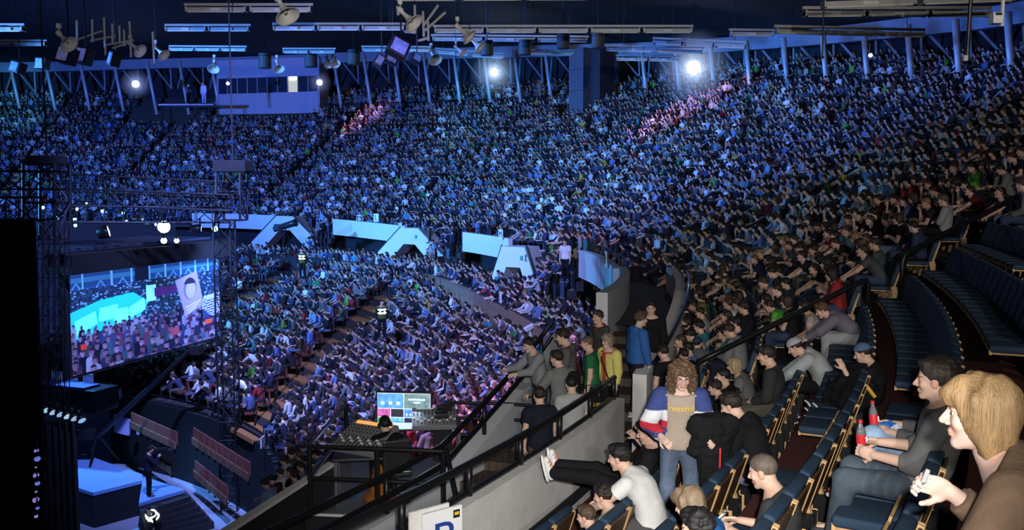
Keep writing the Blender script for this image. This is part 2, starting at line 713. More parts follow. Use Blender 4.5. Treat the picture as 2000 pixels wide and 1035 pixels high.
# portals: white trapezoid hoods over the stairs
def portal(psi, ztop, wt, name_hint, R=43.2, depth=1.3, hw=.72, turn=0, sl=1.18):
    e = empty('stair_portal', pol(R, psi, -5.7), RAD(psi) - pi / 2 + RAD(turn), 'white trapezoid stair portal ' + name_hint, 'portal')
    z0 = ztop + 5.7
    H = z0
    out = [(-hw - sl * (z0 - 0) * .95, 0), (-hw, z0), (hw, z0), (hw + sl * z0 * .95, 0)]
    io = 1.05
    ih = hw * .62
    inn = [(-ih - sl * .93 * (z0 - io) * .95, 0), (-ih, z0 - io), (ih, z0 - io), (ih + sl * .93 * (z0 - io) * .95, 0)]
    mb = MB()
    V = []
    for (yy) in (0, depth):
        for (x, z) in out + inn:
            V.append((x, yy, z))
    Fs = []
    for i in range(3):
        Fs.append((i, i + 1, 4 + i + 1, 4 + i))                       # front ring
        Fs.append((8 + i + 1, 8 + i, 12 + i, 12 + i + 1))             # back ring
        Fs.append((i + 1, i, 8 + i, 8 + i + 1))                       # outer skin
        Fs.append((4 + i, 4 + i + 1, 12 + i + 1, 12 + i))             # inner skin
    Fs.append((0, 4, 12, 8))
    Fs.append((3, 11, 15, 7))
    mb.add(V, Fs)
    mb.build('hood', 'white_plaster', e)
    # black sheet behind the opening, standing in for the shade inside
    MB().box((0, depth + .35, H / 2 - .6), (1.6 + 3.8 * sl, .1, H - 1.3)).build('back_panel', 'black_cloth', e)
    for s in (-1, 1):
        # dark handrails along the sloping shoulders
        MB().bar((s * (hw + .05), .1, z0 + .06), (s * (hw + sl * .95 * z0 * .8), .1, z0 * .2 + .06), .07, .07).build('shoulder_rail', 'black_metal', e)
    MB().box((.55, -.03, z0 - .55), (.16, .03, .22)).build('pictogram_plate', 'sign_green' if 'sign_green' in MATS else pm('sign_green', (.02, .30, .16), .5), e)
    return e


portal(19.4, float(f_par(20)) - .25, 0, 'nearest of the three, beside the wall of section N', turn=34, sl=.42)
portal(38.0, float(f_par(38)), 0, 'between the parapet panels of sections L and M', turn=22)
portal(57.0, float(f_par(57)) + .05, 0, 'farthest of the three, standing below dark aisle head', turn=14)

# short stairs down through the gaps of the parapet
GAPS = [(9.0, 15.0), (31.3, 34.2), (51.5, 53.6)]
for g0, g1 in GAPS:
    ge = empty('floor_gap_stairs', pol(43.4, (g0 + g1) / 2, -5), 0, 'dark stairs down through the parapet gap', 'stairs')
    ge['kind'] = 'structure'
    o0 = np.array(ge.location)
    zt_, zb_ = float(F(0, g0)) - .1, float(f_wt(g0)) - 1.0
    for q in range(7):
        R0 = 44.6 - .3 * q
        z = zt_ + (zb_ - zt_) * q / 7
        out = [pol(R0 - .3, g0, z), pol(R0, g0, z), pol(R0, g1, z), pol(R0 - .3, g1, z)]
        MB().prism([np.array(c) - o0 for c in out], (0, 0, 0), (0, 0, -.4)).build('step', 'tread_dark', ge)

# ceiling, ring beam and rear wall
ZC = 14.6


def zc(R, psi):
    return ZC + (float(f_ring(psi)) + .45 - ZC) * (R / 67.0) ** 2


V, Fs = [], []
prs = list(np.arange(-90, 126.1, 3))
Rs = [0.5] + list(np.arange(4, 66, 3.0)) + [66.2]
for R in Rs:
    for p in prs:
        V.append(pol(R, p, zc(R, p)))
n = len(prs)
for i in range(len(Rs) - 1):
    for j in range(n - 1):
        Fs.append((i * n + j, i * n + j + 1, (i + 1) * n + j + 1, (i + 1) * n + j))
tag(MB().add(V, Fs).build('ceiling', 'ceiling_dark'), 'dark suspended ceiling of the arena dome', 'ceiling', kind='structure')
arc_wall('trim_1', -60, 110, 65.7, 66.3, lambda p: float(f_ring(p)) - .55, lambda p: float(f_ring(p)) + .45, 'beam_paint', 'pale ring beam carried by the slanting columns along the roof edge', 3, 'beam')
V, Fs = [], []
for j, p in enumerate(prs):
    for R in (66.3, 71):
        V.append(pol(R, p, float(f_ring(p)) + (.3 if R < 67 else 1.0)))
    if j:
        Fs.append((2 * j - 2, 2 * j - 1, 2 * j + 1, 2 * j))
tag(MB().add(V, Fs).build('ceiling_edge', 'ceiling_dark'), 'dark ceiling strip outside the ring beam', 'ceiling', kind='structure')
arc_wall('wall_rear', -75, 112, 69.6, 70, lambda p: float(f_top(p)) - 2.5, lambda p: float(f_ring(p)) + 1.0, pm('rear_wall', (.02, .02, .03), .9, noise=(2, .4)), 'dark rear wall behind the top row of the upper stand', 3, 'wall')
# 120 ribs of the dome: each column leans along the ring, with its raking struts
colm = None
for i in range(36):
    psi = 103.2 - 3.09 * i
    zb = float(F(22, psi)) - .4
    zt = float(f_ring(psi)) + .1
    h = zt - zb
    e = empty('column', pol(65.55, psi, zb), RAD(psi), 'slanting steel column under the ring beam', 'column', 'columns round the roof edge')
    e['kind'] = 'structure'
    lean = .165 * h
    MB().tube([(0, 0, 0), (0, lean, h)], .165, 10).build('shaft', 'steel_paint', e, smooth=True)
    MB().lathe([(.0, 0), (.26, 0), (.26, .05), (.0, .05)], seg=10).build('base_plate', 'steel_paint', e)
    if i % 1 == 0:
        st = RAD(1.545) * 68.2
        for s in (-1, 1):
            MB().bar((1.0, lean * .9 + s * .15, h - .25), (2.4, lean * .9 + s * st * .82, h - 2.6), .13, .13).build('raking_strut', 'strut_paint', e)
        MB().bar((1.6, lean * .9 + st, h - .25), (1.9, lean * .9 + st + .1, h - 2.6), .15, .15).build('short_post', 'strut_paint', e)

# control booth at the top of the far stand
psb = (71.5, 81.5)
eb = empty('control_booth', pol(65.0, 76.5, float(F(21, 76.5))), RAD(76.5) - pi / 2, 'lavender lit control booth with a window band at the top of the far stand', 'booth')
eb['kind'] = 'structure'
W = 11.6
zb0 = 0.0
MB().box((0, 0, 1.1), (W, .2, 2.2)).build('lower_panel', 'booth_panel', eb)
MB().box((0, 0, 4.75), (W, .2, 1.9)).build('upper_panel', 'booth_panel', eb)
MB().box((-W / 2, 1.0, 2.8), (.2, 2.2, 5.6)).build('side_panel', 'booth_panel', eb)
MB().box((W / 2, 1.0, 2.8), (.2, 2.2, 5.6)).build('side_panel', 'booth_panel', eb)
MB().box((0, 2.0, 2.8), (W, .1, 5.6)).build('rear_panel', 'booth_panel', eb)
lit = pm('window_lit', (.75, .72, .40), .5, emit=.55)
litlamp = pm('window_lamp', (1, .95, .8), .5, emit=6)
nw = 10
for i in range(nw):
    x = -W / 2 + (i + .5) * W / nw
    MB().box((x + W / nw / 2 - .03, 0, 3.0), (.07, .14, 1.62)).build('mullion', 'booth_panel', eb)
    islit = i in (7,)
    pn = MB().box((x, .04, 3.0), (W / nw - .07, .03, 1.58)).build('pane', lit if islit else 'dark_glass', eb)
    if islit:
        MB().box((x, .0, 3.62), (.8, .06, .28)).build('ceiling_lamp', litlamp, eb)

# concrete services block at the top of the stand
epb = empty('services_block', pol(64.3, 43.2, float(F(18, 43.2)) - 1), RAD(43.2) - pi / 2 - RAD(8), 'grey concrete services block rising to the roof among the columns', 'block')
epb['kind'] = 'structure'
for i in range(4):
    MB().box((0, 0, .85 + 1.72 * i), (1.85, 2.2, 1.69)).build('block_course', 'grey_block', epb)
MB().box((1.5, .5, 3.4), (1.15, 1.6, 6.9)).build('side_block', pm('grey_block_shaded', (.035, .035, .05), .85, noise=(2, .2)), epb)  # the block's shaded side, put into a darker copy of its grey

# ================================================================== PEOPLE
import openvdb

pm('skin', rough=.55, objcol=True, attr='tint', spec=.35, bump=(90, .05))
pm('cloth', rough=.9, objcol=True, attr='tint', noise=(14, .14), bump=(9, .55), spec=.15)
pm('denim', rough=.9, objcol=True, attr='tint', noise=(22, .3), bump=(10, .6), spec=.15)
pm('shoe_leather', rough=.5, objcol=True)
pm('shoe_sole', (.75, .75, .75), .6)
pm('eye_white', (.50, .46, .43), .25)
pm('eye_iris', (.03, .02, .015), .15)


def unit(v):
    v = np.asarray(v, float)
    return v / max(np.linalg.norm(v), 1e-9)


def rot_axis(v, ax, ang):
    ax = unit(ax)
    c, s = cos(ang), sin(ang)
    return v * c + np.cross(ax, v) * s + ax * (ax @ v) * (1 - c)


def joints(P):
    """pose -> joint positions, person facing +Y, origin on the floor (seated: below the seat back)"""
    J = {}
    S = P.get('S', 1.0)
    hz = P.get('hip', .53)
    pel = np.array([P.get('hx', 0.0), P.get('hy', .22), hz])
    lean = RAD(P.get('lean', -6))
    curve = RAD(P.get('curve', 8))
    side = RAD(P.get('side', 0))
    yaw = RAD(P.get('yaw', 0))
    fw = np.array([sin(-yaw) * 0 + -sin(yaw), cos(yaw), 0])
    rt = np.array([cos(yaw), sin(yaw), 0])
    up0 = np.array([0, 0, 1.])

    def sd(l):
        v = np.array([0, sin(l), cos(l)])
        v = rot_axis(v, np.array([0, 0, 1.]), yaw * .6)
        return unit(v + rt * math.tan(side))
    wa = pel + S * .178 * sd(lean)
    ch = wa + S * .178 * sd(lean + curve)
    nk = ch + S * .138 * sd(lean + curve * 1.8)
    u = unit(nk - ch)
    f = unit(fw - u * (fw @ u))
    r = np.cross(f, u)
    J['pel'], J['wa'], J['ch'], J['nk'] = pel, wa, ch, nk
    J['up'], J['fw'], J['rt'] = u, f, r
    hp, hyw = RAD(P.get('hpitch', -8)), RAD(P.get('hyaw', 0)) + yaw
    hroll = RAD(P.get('hroll', 0))
    hf = np.array([-sin(hyw) * cos(hp), cos(hyw) * cos(hp), sin(hp)])
    hr = np.array([cos(hyw), sin(hyw), 0])
    hu = np.cross(hr, hf)
    hr2 = hr * cos(hroll) + hu * sin(hroll)
    hu = hu * cos(hroll) - hr * sin(hroll)
    hr = hr2
    neckdir = unit(.55 * u + .45 * hu + .25 * f)
    hb = nk + S * .075 * neckdir
    J['hc'] = hb + S * (.105 * hu + .02 * hf)
    J['hM'] = np.stack([hr, hf, hu])
    J['S'] = S
    sw = P.get('sw', .182) * S
    for i, sg in enumerate((-1, 1)):
        sh = nk - .055 * S * u + sg * sw * r + .0 * f
        ud, fd = P['arms'][i]
        ud, fd = unit(ud), unit(fd)
        el = sh + S * .285 * ud
        wr = el + S * .25 * fd
        J['sh%d' % i], J['el%d' % i], J['wr%d' % i] = sh, el, wr
        hp_ = pel + sg * .09 * S * np.array([cos(yaw * .4), sin(yaw * .4), 0]) + np.array([0, 0, -.02])
        td, kd = P['legs'][i]
        td, kd = unit(td), unit(kd)
        kn = hp_ + S * .43 * td
        an = kn + S * .41 * kd
        J['hp%d' % i], J['kn%d' % i], J['an%d' % i] = hp_, kn, an
        fdir = P.get('feet', ((0, 1, -.12), (0, 1, -.12)))[i]
        J['ft%d' % i] = unit(fdir)
        hd, curl, pn = P.get('hands', ((None, .45, None), (None, .45, None)))[i]
        J['hd%d' % i] = (fd if hd is None else unit(hd), curl, pn)
    return J


# ---------------------------------------------------------------- distance-field shapes
def p_rc(a, b, ra, rb, k=.03):
    return ('rc', np.asarray(a, float), np.asarray(b, float), ra, rb, k)


def p_el(c, M, r, k=.03):
    return ('el', np.asarray(c, float), np.asarray(M, float), np.asarray(r, float), k)


def p_ec(a, b, ra, rb, M, q, k=.05):
    """capsule whose depth (axis M[1]) is q times its width"""
    return ('ec', np.asarray(a, float), np.asarray(b, float), ra, rb, np.asarray(M, float), q, k)


def prim_bounds(p):
    if p[0] == 'rc':
        r = max(p[3], p[4])
        return np.minimum(p[1], p[2]) - r, np.maximum(p[1], p[2]) + r
    if p[0] == 'ec':
        r = max(p[3], p[4])
        return np.minimum(p[1], p[2]) - r, np.maximum(p[1], p[2]) + r
    r = p[3].max()
    return p[1] - r, p[1] + r


def prim_eval(p, X):
    if p[0] == 'rc' or p[0] == 'ec':
        a, b, ra, rb = p[1], p[2], p[3], p[4]
        if p[0] == 'ec':
            M = p[5].copy()
            M[1] = M[1] / p[6]
            X = X @ M.T
            a, b = M @ a, M @ b
        v = b - a
        L2 = max(v @ v, 1e-9)
        t = np.clip((X - a) @ v / L2, 0, 1)
        d = np.linalg.norm(X - a - t[..., None] * v, axis=-1) - (ra + (rb - ra) * t)
        return d * (.5 + .5 * p[6]) if p[0] == 'ec' else d
    q = (X - p[1]) @ p[2].T
    k0 = np.linalg.norm(q / p[3], axis=-1)
    k1 = np.linalg.norm(q / p[3] ** 2, axis=-1)
    return k0 * (k0 - 1) / np.maximum(k1, 1e-6)


def sdf_mesh(prims, vox, cuts=(), subs=(), warp=None):
    lo = np.min([prim_bounds(p)[0] for p in prims], 0) - 4 * vox
    hi = np.max([prim_bounds(p)[1] for p in prims], 0) + 4 * vox
    n = np.ceil((hi - lo) / vox).astype(int) + 1
    A = np.full(n, .3, np.float32)
    ax = [lo[i] + vox * np.arange(n[i]) for i in range(3)]

    def sub(l, h):
        i0 = np.clip(np.floor((l - lo) / vox).astype(int), 0, n - 1)
        i1 = np.clip(np.ceil((h - lo) / vox).astype(int) + 1, 1, n)
        X = np.stack(np.meshgrid(*[ax[i][i0[i]:i1[i]] for i in range(3)], indexing='ij'), -1)
        return tuple(slice(i0[i], i1[i]) for i in range(3)), X
    for p in prims:
        l, h = prim_bounds(p)
        k = p[-1]
        pad = k + 3 * vox
        sl, X = sub(l - pad, h + pad)
        d = prim_eval(p, X)
        a = A[sl]
        t = np.clip(.5 + .5 * (a - d) / k, 0, 1)
        A[sl] = a + (d - a) * t - k * t * (1 - t)
    for p in subs:
        l, h = prim_bounds(p)
        k = p[-1]
        sl, X = sub(l - k - 2 * vox, h + k + 2 * vox)
        d = -prim_eval(p, X)
        a = A[sl]
        t = np.clip(.5 - .5 * (a - d) / k, 0, 1)
        A[sl] = a + (d - a) * t + k * t * (1 - t)
    if cuts or warp:
        X = np.stack(np.meshgrid(*ax, indexing='ij'), -1)
        if warp:
            A = A + warp(X).astype(np.float32)
        for c in cuts:
            A = np.maximum(A, c(X))
    A[0], A[-1], A[:, 0], A[:, -1], A[:, :, 0], A[:, :, -1] = [.3] * 6
    g = openvdb.FloatGrid(background=1.0)
    g.copyFromArray(A.astype(np.float32))
    pts, quads = g.convertToQuads(isovalue=0.0)
    return pts.astype(float) * vox + lo, quads[:, ::-1]


def np_mesh(name, V, Q, mats, tint=None, mi=None):
    me = bpy.data.meshes.new(name)
    n, k = Q.shape
    me.vertices.add(len(V))
    me.vertices.foreach_set('co', np.asarray(V, np.float32).ravel())
    me.loops.add(n * k)
    me.loops.foreach_set('vertex_index', Q.astype(np.int32).ravel())
    me.polygons.add(n)
    me.polygons.foreach_set('loop_start', np.arange(0, n * k, k, dtype=np.int32))
    me.polygons.foreach_set('use_smooth', np.ones(n, bool))
    for m in mats:
        me.materials.append(MATS[m])
    if mi is not None:
        me.polygons.foreach_set('material_index', mi.astype(np.int32))
    if tint is None:
        tint = np.ones((len(V), 3))
    at = me.attributes.new('tint', 'FLOAT_COLOR', 'POINT')
    at.data.foreach_set('color', np.c_[tint, np.ones(len(tint))].astype(np.float32).ravel())
    me.update()
    me.validate()
    return me


def merge(parts):
    V, Q, n = [], [], 0
    for v, q in parts:
        V.append(v)
        Q.append(q + n)
        n += len(v)
    return np.vstack(V), np.vstack(Q)


def torso_prims(J, g=0.0, build=1.0):
    M = np.stack([J['rt'], J['fw'], J['up']])
    S = J['S']
    b = build
    return [
        p_ec(J['pel'] - J['rt'] * .055 * S, J['pel'] + J['rt'] * .055 * S, (.115 + g) * S * b, (.115 + g) * S * b, M, .92, .06),
        p_ec(J['pel'], J['wa'], (.15 + g) * S * b, (.138 + g) * S * b, M, .72, .06),
        p_ec(J['wa'], J['ch'], (.138 + g) * S * b, (.162 + g) * S * b, M, .72, .06),
        p_ec(J['ch'], J['nk'] - .05 * S * J['up'], (.158 + g) * S * b, (.115 + g) * S * b, M, .68, .06),
        p_rc(J['sh0'], J['sh1'], (.062 + g) * S, (.062 + g) * S, .06),
    ]


def arm_prims(J, i, g=0.0, upto=2):
    S = J['S']
    pr = [p_rc(J['sh%d' % i], J['el%d' % i], (.058 + g) * S, (.043 + g) * S, .04)]
    if upto > 1:
        pr.append(p_rc(J['el%d' % i], J['wr%d' % i], (.043 + g) * S, (.028 + g) * S, .03))
    return pr


def hand_prims(J, i):
    S = J['S']
    wr = J['wr%d' % i]
    d, curl, pn = J['hd%d' % i]
    sg = -1 if i == 0 else 1
    if pn is None:
        pn = np.array([-sg * .7, .15, -.7])           # palms turned in and down
    n = np.asarray(pn, float) - d * (np.asarray(pn) @ d)
    n = unit(n)
    s = np.cross(n, d) * sg                            # towards the thumb
    if s @ s < .5:
        s = np.array([1., 0, 0])
    M = np.stack([s, d, n])
    pr = [p_el(wr + .048 * S * d, M, np.array((.041, .056, .0175)) * S, .012)]
    for q, L in zip((.030, .010, -.010, -.029), (.92, 1.0, .95, .75)):
        b = wr + S * (.090 * d + q * s + .002 * n)
        ang = 0
        prev = b - .025 * S * d
        cur = b
        dirv = d
        for sl, bend, r in ((.042, .55, .0098), (.027, .9, .0088), (.021, .7, .0078)):
            ang += curl * bend * 1.35
            dirv = unit(d * cos(ang) + n * sin(ang))
            nx = cur + S * sl * L * dirv
            pr.append(p_rc(prev, nx, r * S, (r - .0008) * S, .006))
            prev = cur = nx
    tb = wr + S * (.028 * d + .034 * s + .006 * n)
    t1 = tb + S * .042 * unit(.62 * s + .65 * d + .35 * n)
    t2 = t1 + S * .036 * unit(.15 * s * (1 - curl) + .85 * d + (.3 + .7 * curl) * n)
    pr += [p_rc(wr + .02 * d, tb, .015 * S, .014 * S, .012), p_rc(tb, t1, .0125 * S, .011 * S, .008), p_rc(t1, t2, .0108 * S, .009 * S, .006)]
    return pr


def head_world(J, q):
    return J['hc'] + (np.asarray(q, float) * J['S']) @ J['hM']


def head_prims(J, fem=False):
    S = J['S']
    M = J['hM']
    H = lambda x, y, z: head_world(J, (x, y, z))
    jw = .9 if fem else 1.0
    pr = [
        p_el(H(0, -.012, .033), M, np.array((.076, .097, .088)) * S, .02),
        p_el(H(0, .022, -.035), M, np.array((.058 * jw, .068, .083)) * S, .03),
        p_rc(H(-.046 * jw, .0, -.062), H(-.014, .066, -.098), .021 * S, .019 * S, .025),
        p_rc(H(.046 * jw, .0, -.062), H(.014, .066, -.098), .021 * S, .019 * S, .025),
        p_el(H(0, .074, -.1), M, np.array((.02, .016, .016)) * S, .015),
        p_rc(H(-.036, .078, .024), H(.036, .078, .024), .0105 * S, .0105 * S, .015),
        p_el(H(-.04, .062, -.024), M, np.array((.024, .022, .026)) * S, .02),
        p_el(H(.04, .062, -.024), M, np.array((.024, .022, .026)) * S, .02),
        p_rc(H(0, .088, .012), H(0, .113, -.026), .0085 * S, .0125 * S, .010),
        p_rc(H(-.013, .098, -.032), H(.013, .098, -.032), .009 * S, .009 * S, .007),
        p_el(H(0, .090, -.058), M, np.array((.025, .0105, .0075)) * S, .006),
        p_el(H(0, .088, -.070), M, np.array((.021, .0105, .008)) * S, .006),
        p_el(H(-.078, -.006, -.010), M, np.array((.010, .022, .033)) * S, .008),
        p_el(H(.078, -.006, -.010), M, np.array((.010, .022, .033)) * S, .008),
        p_rc(H(0, -.022, -.055), J['nk'] - .03 * S * J['up'], .056 * S, .062 * S, .03),
    ]
    subs = [p_el(H(-.032, .100, .004), M, np.array((.019, .018, .013)) * S, .012),
            p_el(H(.032, .100, .004), M, np.array((.019, .018, .013)) * S, .012)]
    return pr, subs


_NZ = np.random.default_rng(5)
_NV = [(_NZ.normal(size=3), _NZ.uniform(0, 6.28)) for _ in range(14)]


def wob(X, f):
    s = 0
    for i, (v, ph) in enumerate(_NV):
        s = s + np.sin(X @ (v * f * (1 + .12 * i)) + ph)
    return s / 4.0


def hair_mesh(J, style, vox):
    S = J['S']
    M = J['hM']
    H = lambda x, y, z: head_world(J, (x, y, z))
    t = {'buzz': .004, 'short': .010, 'messy': .017, 'long': .016, 'bob': .016, 'curly': .03, 'cap': .005, 'bald': .001}[style]
    pr = [p_el(H(0, -.014, .034), M, np.array((.077 + t, .099 + t, .089 + t * 1.15)) * S, .02)]
    if style in ('short', 'messy'):
        pr.append(p_el(H(0, .045, .098 + t * .6), M, np.array((.055, .045, .026 + t * .5)) * S, .02))
    if style == 'long':
        pr += [p_el(H(0, -.045, -.06), M, np.array((.095, .075, .15)) * S, .03)]
    if style == 'bob':
        pr += [p_el(H(0, -.03, -.045), M, np.array((.092, .080, .115)) * S, .03), p_el(H(0, .055, .070), M, np.array((.070, .056, .046)) * S, .02)]
    if style == 'curly':
        pr += [p_el(H(0, -.02, .03), M, np.array((.135, .125, .125)) * S, .03), p_el(H(-.085, -.01, -.09), M, np.array((.055, .065, .10)) * S, .04),
               p_el(H(.085, -.01, -.09), M, np.array((.055, .065, .10)) * S, .04), p_el(H(0, -.07, -.07), M, np.array((.11, .06, .12)) * S, .04)]

    def cut(X):
        q = ((X - J['hc']) @ M.T) / S
        y, z, x = q[..., 1], q[..., 2], np.abs(q[..., 0])
        if style in ('long', 'bob', 'curly'):
            top = {'long': .055, 'bob': .028, 'curly': .045}[style]
            hw = {'long': .056, 'bob': .060, 'curly': .056}[style]
            # face opening: x<hw, z<top, y>.01
            d = np.minimum(np.minimum(hw - x, (top - z) * .8), (y - .012))
            d2 = -.24 + (-z) * 1.0 if style == 'curly' else (-.165 - z if style == 'bob' else -.21 - z)
            return np.maximum(d, d2) * S
        g = np.where(y > 0, -.012 + y * (1.0 if style != 'short' else .95), -.012 + y * .62)
        return (g - z) * .7 * S
    amp, fr = {'buzz': (.0, 60), 'short': (.0028, 60), 'messy': (.007, 44), 'long': (.005, 40), 'bob': (.008, 34), 'curly': (.014, 50), 'cap': (0, 1), 'bald': (0, 1)}[style]
    st = np.array((1, 1, .18)) if style in ('long', 'bob') else np.ones(3)

    def warp(X):
        q = ((X - J['hc']) @ M.T) / S
        a = amp * S * wob(q * st, fr) if amp else np.zeros(q.shape[:-1])
        if style in ('buzz', 'short', 'messy', 'cap'):
            y, z = q[..., 1], q[..., 2]
            g = np.where(y > 0, -.012 + y * .97, -.012 + y * .62)
            a = a + t * .85 * S * np.exp(-np.clip(z - g, 0, 1) / .022)
        return a
    return sdf_mesh(pr, vox, [cut], warp=warp)


def plane_cut(p, n):
    p, n = np.asarray(p, float), unit(n)
    return lambda X: (X - p) @ n


def top_mesh(J, sleeve, g, vox, hem=.02, collar=.0, build=1.0, hood=False):
    """shirt or jacket: torso shell with sleeves; sleeve 0 none .. 1 to the elbow .. 2 to the wrist"""
    S = J['S']
    pr = torso_prims(J, g, build)
    pr.append(p_rc(J['nk'] - .06 * S * J['up'], J['nk'] + .005 * J['up'], (.075 + g) * S, (.064 + g) * S, .03))
    cuts = []
    if hood:
        b = J['nk'] - .075 * J['fw'] * S
        pr += [p_rc(b - .065 * J['rt'] * S, b + .065 * J['rt'] * S, .05 * S, .05 * S, .04), p_rc(b, b - .09 * J['up'] * S, .055 * S, .045 * S, .04)]
    sd = unit(J['wa'] - J['pel'])
    cuts.append(plane_cut(J['pel'] - sd * hem * S, -sd))
    up = unit(.8 * J['up'] + .45 * J['fw'])
    cuts.append(plane_cut(J['nk'] + (.022 + collar) * S * J['up'], J['up'] * .9 + .35 * J['fw']))
    V, Q = sdf_mesh(pr, vox, cuts)
    parts = [(V, Q)]
    for i in (0, 1):
        if sleeve <= 0:
            continue
        ap = [p_rc(J['sh%d' % i], J['el%d' % i], (.064 + g) * S, (.05 + g) * S, .04)]
        if sleeve <= 1:
            e = J['sh%d' % i] + (J['el%d' % i] - J['sh%d' % i]) * min(1, .62 * sleeve + .38 * (sleeve > .99))
            d = J['el%d' % i] - J['sh%d' % i]
        else:
            ap.append(p_rc(J['el%d' % i], J['wr%d' % i], (.048 + g) * S, (.036 + g * .7) * S, .03))
            e = J['el%d' % i] + (J['wr%d' % i] - J['el%d' % i]) * (sleeve - 1) * .97
            d = J['wr%d' % i] - J['el%d' % i]
        V, Q = sdf_mesh(ap, vox, [plane_cut(e, d)])
        parts.append((V, Q))
    return merge(parts)


def legs_mesh(J, g, vox, short=False, waist=.07):
    S = J['S']
    M = np.stack([J['rt'], J['fw'], J['up']])
    parts = []
    pr = [p_ec(J['pel'] - J['rt'] * .055 * S, J['pel'] + J['rt'] * .055 * S, (.115 + g) * S, (.115 + g) * S, M, .92, .06),
          p_ec(J['pel'], J['pel'] + (J['wa'] - J['pel']) * .6, (.148 + g) * S, (.14 + g) * S, M, .72, .05)]
    cuts = []
    for i in (0, 1):
        pr.append(p_rc(J['hp%d' % i], J['kn%d' % i], (.088 + g) * S, (.060 + g) * S, .035))
        if not short:
            pr.append(p_rc(J['kn%d' % i], J['an%d' % i], (.060 + g) * S, (.047 + g) * S, .03))
    V, Q = sdf_mesh(pr, vox)
    return V, Q


def core_mesh(J, vox, build=1.0):
    S = J['S']
    pr = torso_prims(J, 0, build)
    for i in (0, 1):
        pr.append(p_rc(J['hp%d' % i], J['kn%d' % i], .08 * S, .052 * S, .04))
        pr.append(p_rc(J['kn%d' % i], J['an%d' % i], .052 * S, .036 * S, .04))
        sd_ = unit(J['an%d' % i] - J['kn%d' % i])
        pr.append(p_rc(J['an%d' % i] + sd_ * .02, J['an%d' % i] + J['ft%d' % i] * .12 * S + sd_ * .035, .032 * S, .026 * S, .03))
    pr.append(p_rc(J['nk'] - .05 * S * J['up'], J['nk'] + .06 * J['up'] * S, .075 * S, .058 * S, .03))
    return sdf_mesh(pr, vox)


def shoe_part(J, i, parent, col, sole='shoe_sole'):
    S = J['S']
    a = J['an%d' % i]
    f = J['ft%d' % i]
    shin = unit(J['an%d' % i] - J['kn%d' % i])
    upv = unit(-shin - f * (-shin @ f))
    s = np.cross(f, upv)
    Mx = np.stack([s, f, upv])
    heel = a - upv * .045 * S - f * .035 * S
    toe = a - upv * .055 * S + f * .155 * S
    pr = [p_rc(heel, toe, .04 * S, .036 * S, .02), p_rc(a, heel + f * .03, .046 * S, .045 * S, .03)]
    V, Q = sdf_mesh(pr, .016, [plane_cut(a - upv * .082 * S, -upv), plane_cut(a + upv * .03 * S, upv)])
    o = link('shoe', np_mesh('shoe', V, Q, ['shoe_leather']), parent)
    o.color = (*col, 1)
    mid = a - upv * .088 * S + f * .06 * S
    b = MB()
    n = 12
    out = []
    for k in range(n):
        t = 2 * pi * k / n
        out.append(mid + s * cos(t) * .046 * S + f * sin(t) * .145 * S - upv * .012)
    b.prism(out, (0, 0, 0), upv * .024)
    b.build('sole', sole, o)
    return o


def eyes_part(J, parent):
    S = J['S']
    for sg in (-1, 1):
        c = head_world(J, (sg * .0315, .0755, .004))
        b = MB()
        b.sphere((0, 0, 0), .0112 * S, 8, 6)
        V = np.vstack(b.v)
        V = V[:, [0, 2, 1]] @ J['hM'] + c          # poles along the gaze
        mi = [1 if (j < 16) else 0 for j in range(len(b.f))]
        b2 = MB()
        b2.v, b2.f, b2.mi, b2.n = [V], b.f, mi, len(V)
        b2.build('eye', ['eye_white', 'eye_iris'], parent, smooth=True)


def skin_tint(J, V, brow=(.25, .16, .12)):
    q = ((V - J['hc']) @ J['hM'].T) / J['S']
    t = np.ones((len(V), 3))
    x, y, z = np.abs(q[:, 0]), q[:, 1], q[:, 2]
    near = (np.linalg.norm(q, axis=1) < .16)
    lips = near & (x < .024) & (y > .082) & (z < -.051) & (z > -.077)
    t[lips] = (.86, .55, .55)
    br = near & (x > .014) & (x < .05) & (y > .066) & (z > .020) & (z < .031)
    t[br] = brow
    ck = near & (x > .025) & (x < .06) & (y > .05) & (z > -.05) & (z < -.01)
    t[ck] = (1.0, .88, .86)
    nose = near & (x < .018) & (y > .095) & (z > -.05) & (z < -.01)
    t[nose] = (1, .86, .83)
    ear = near & (x > .072) & (y < .03)
    t[ear] = (1, .8, .77)
    return t


SKIN = (.62, .40, .30)


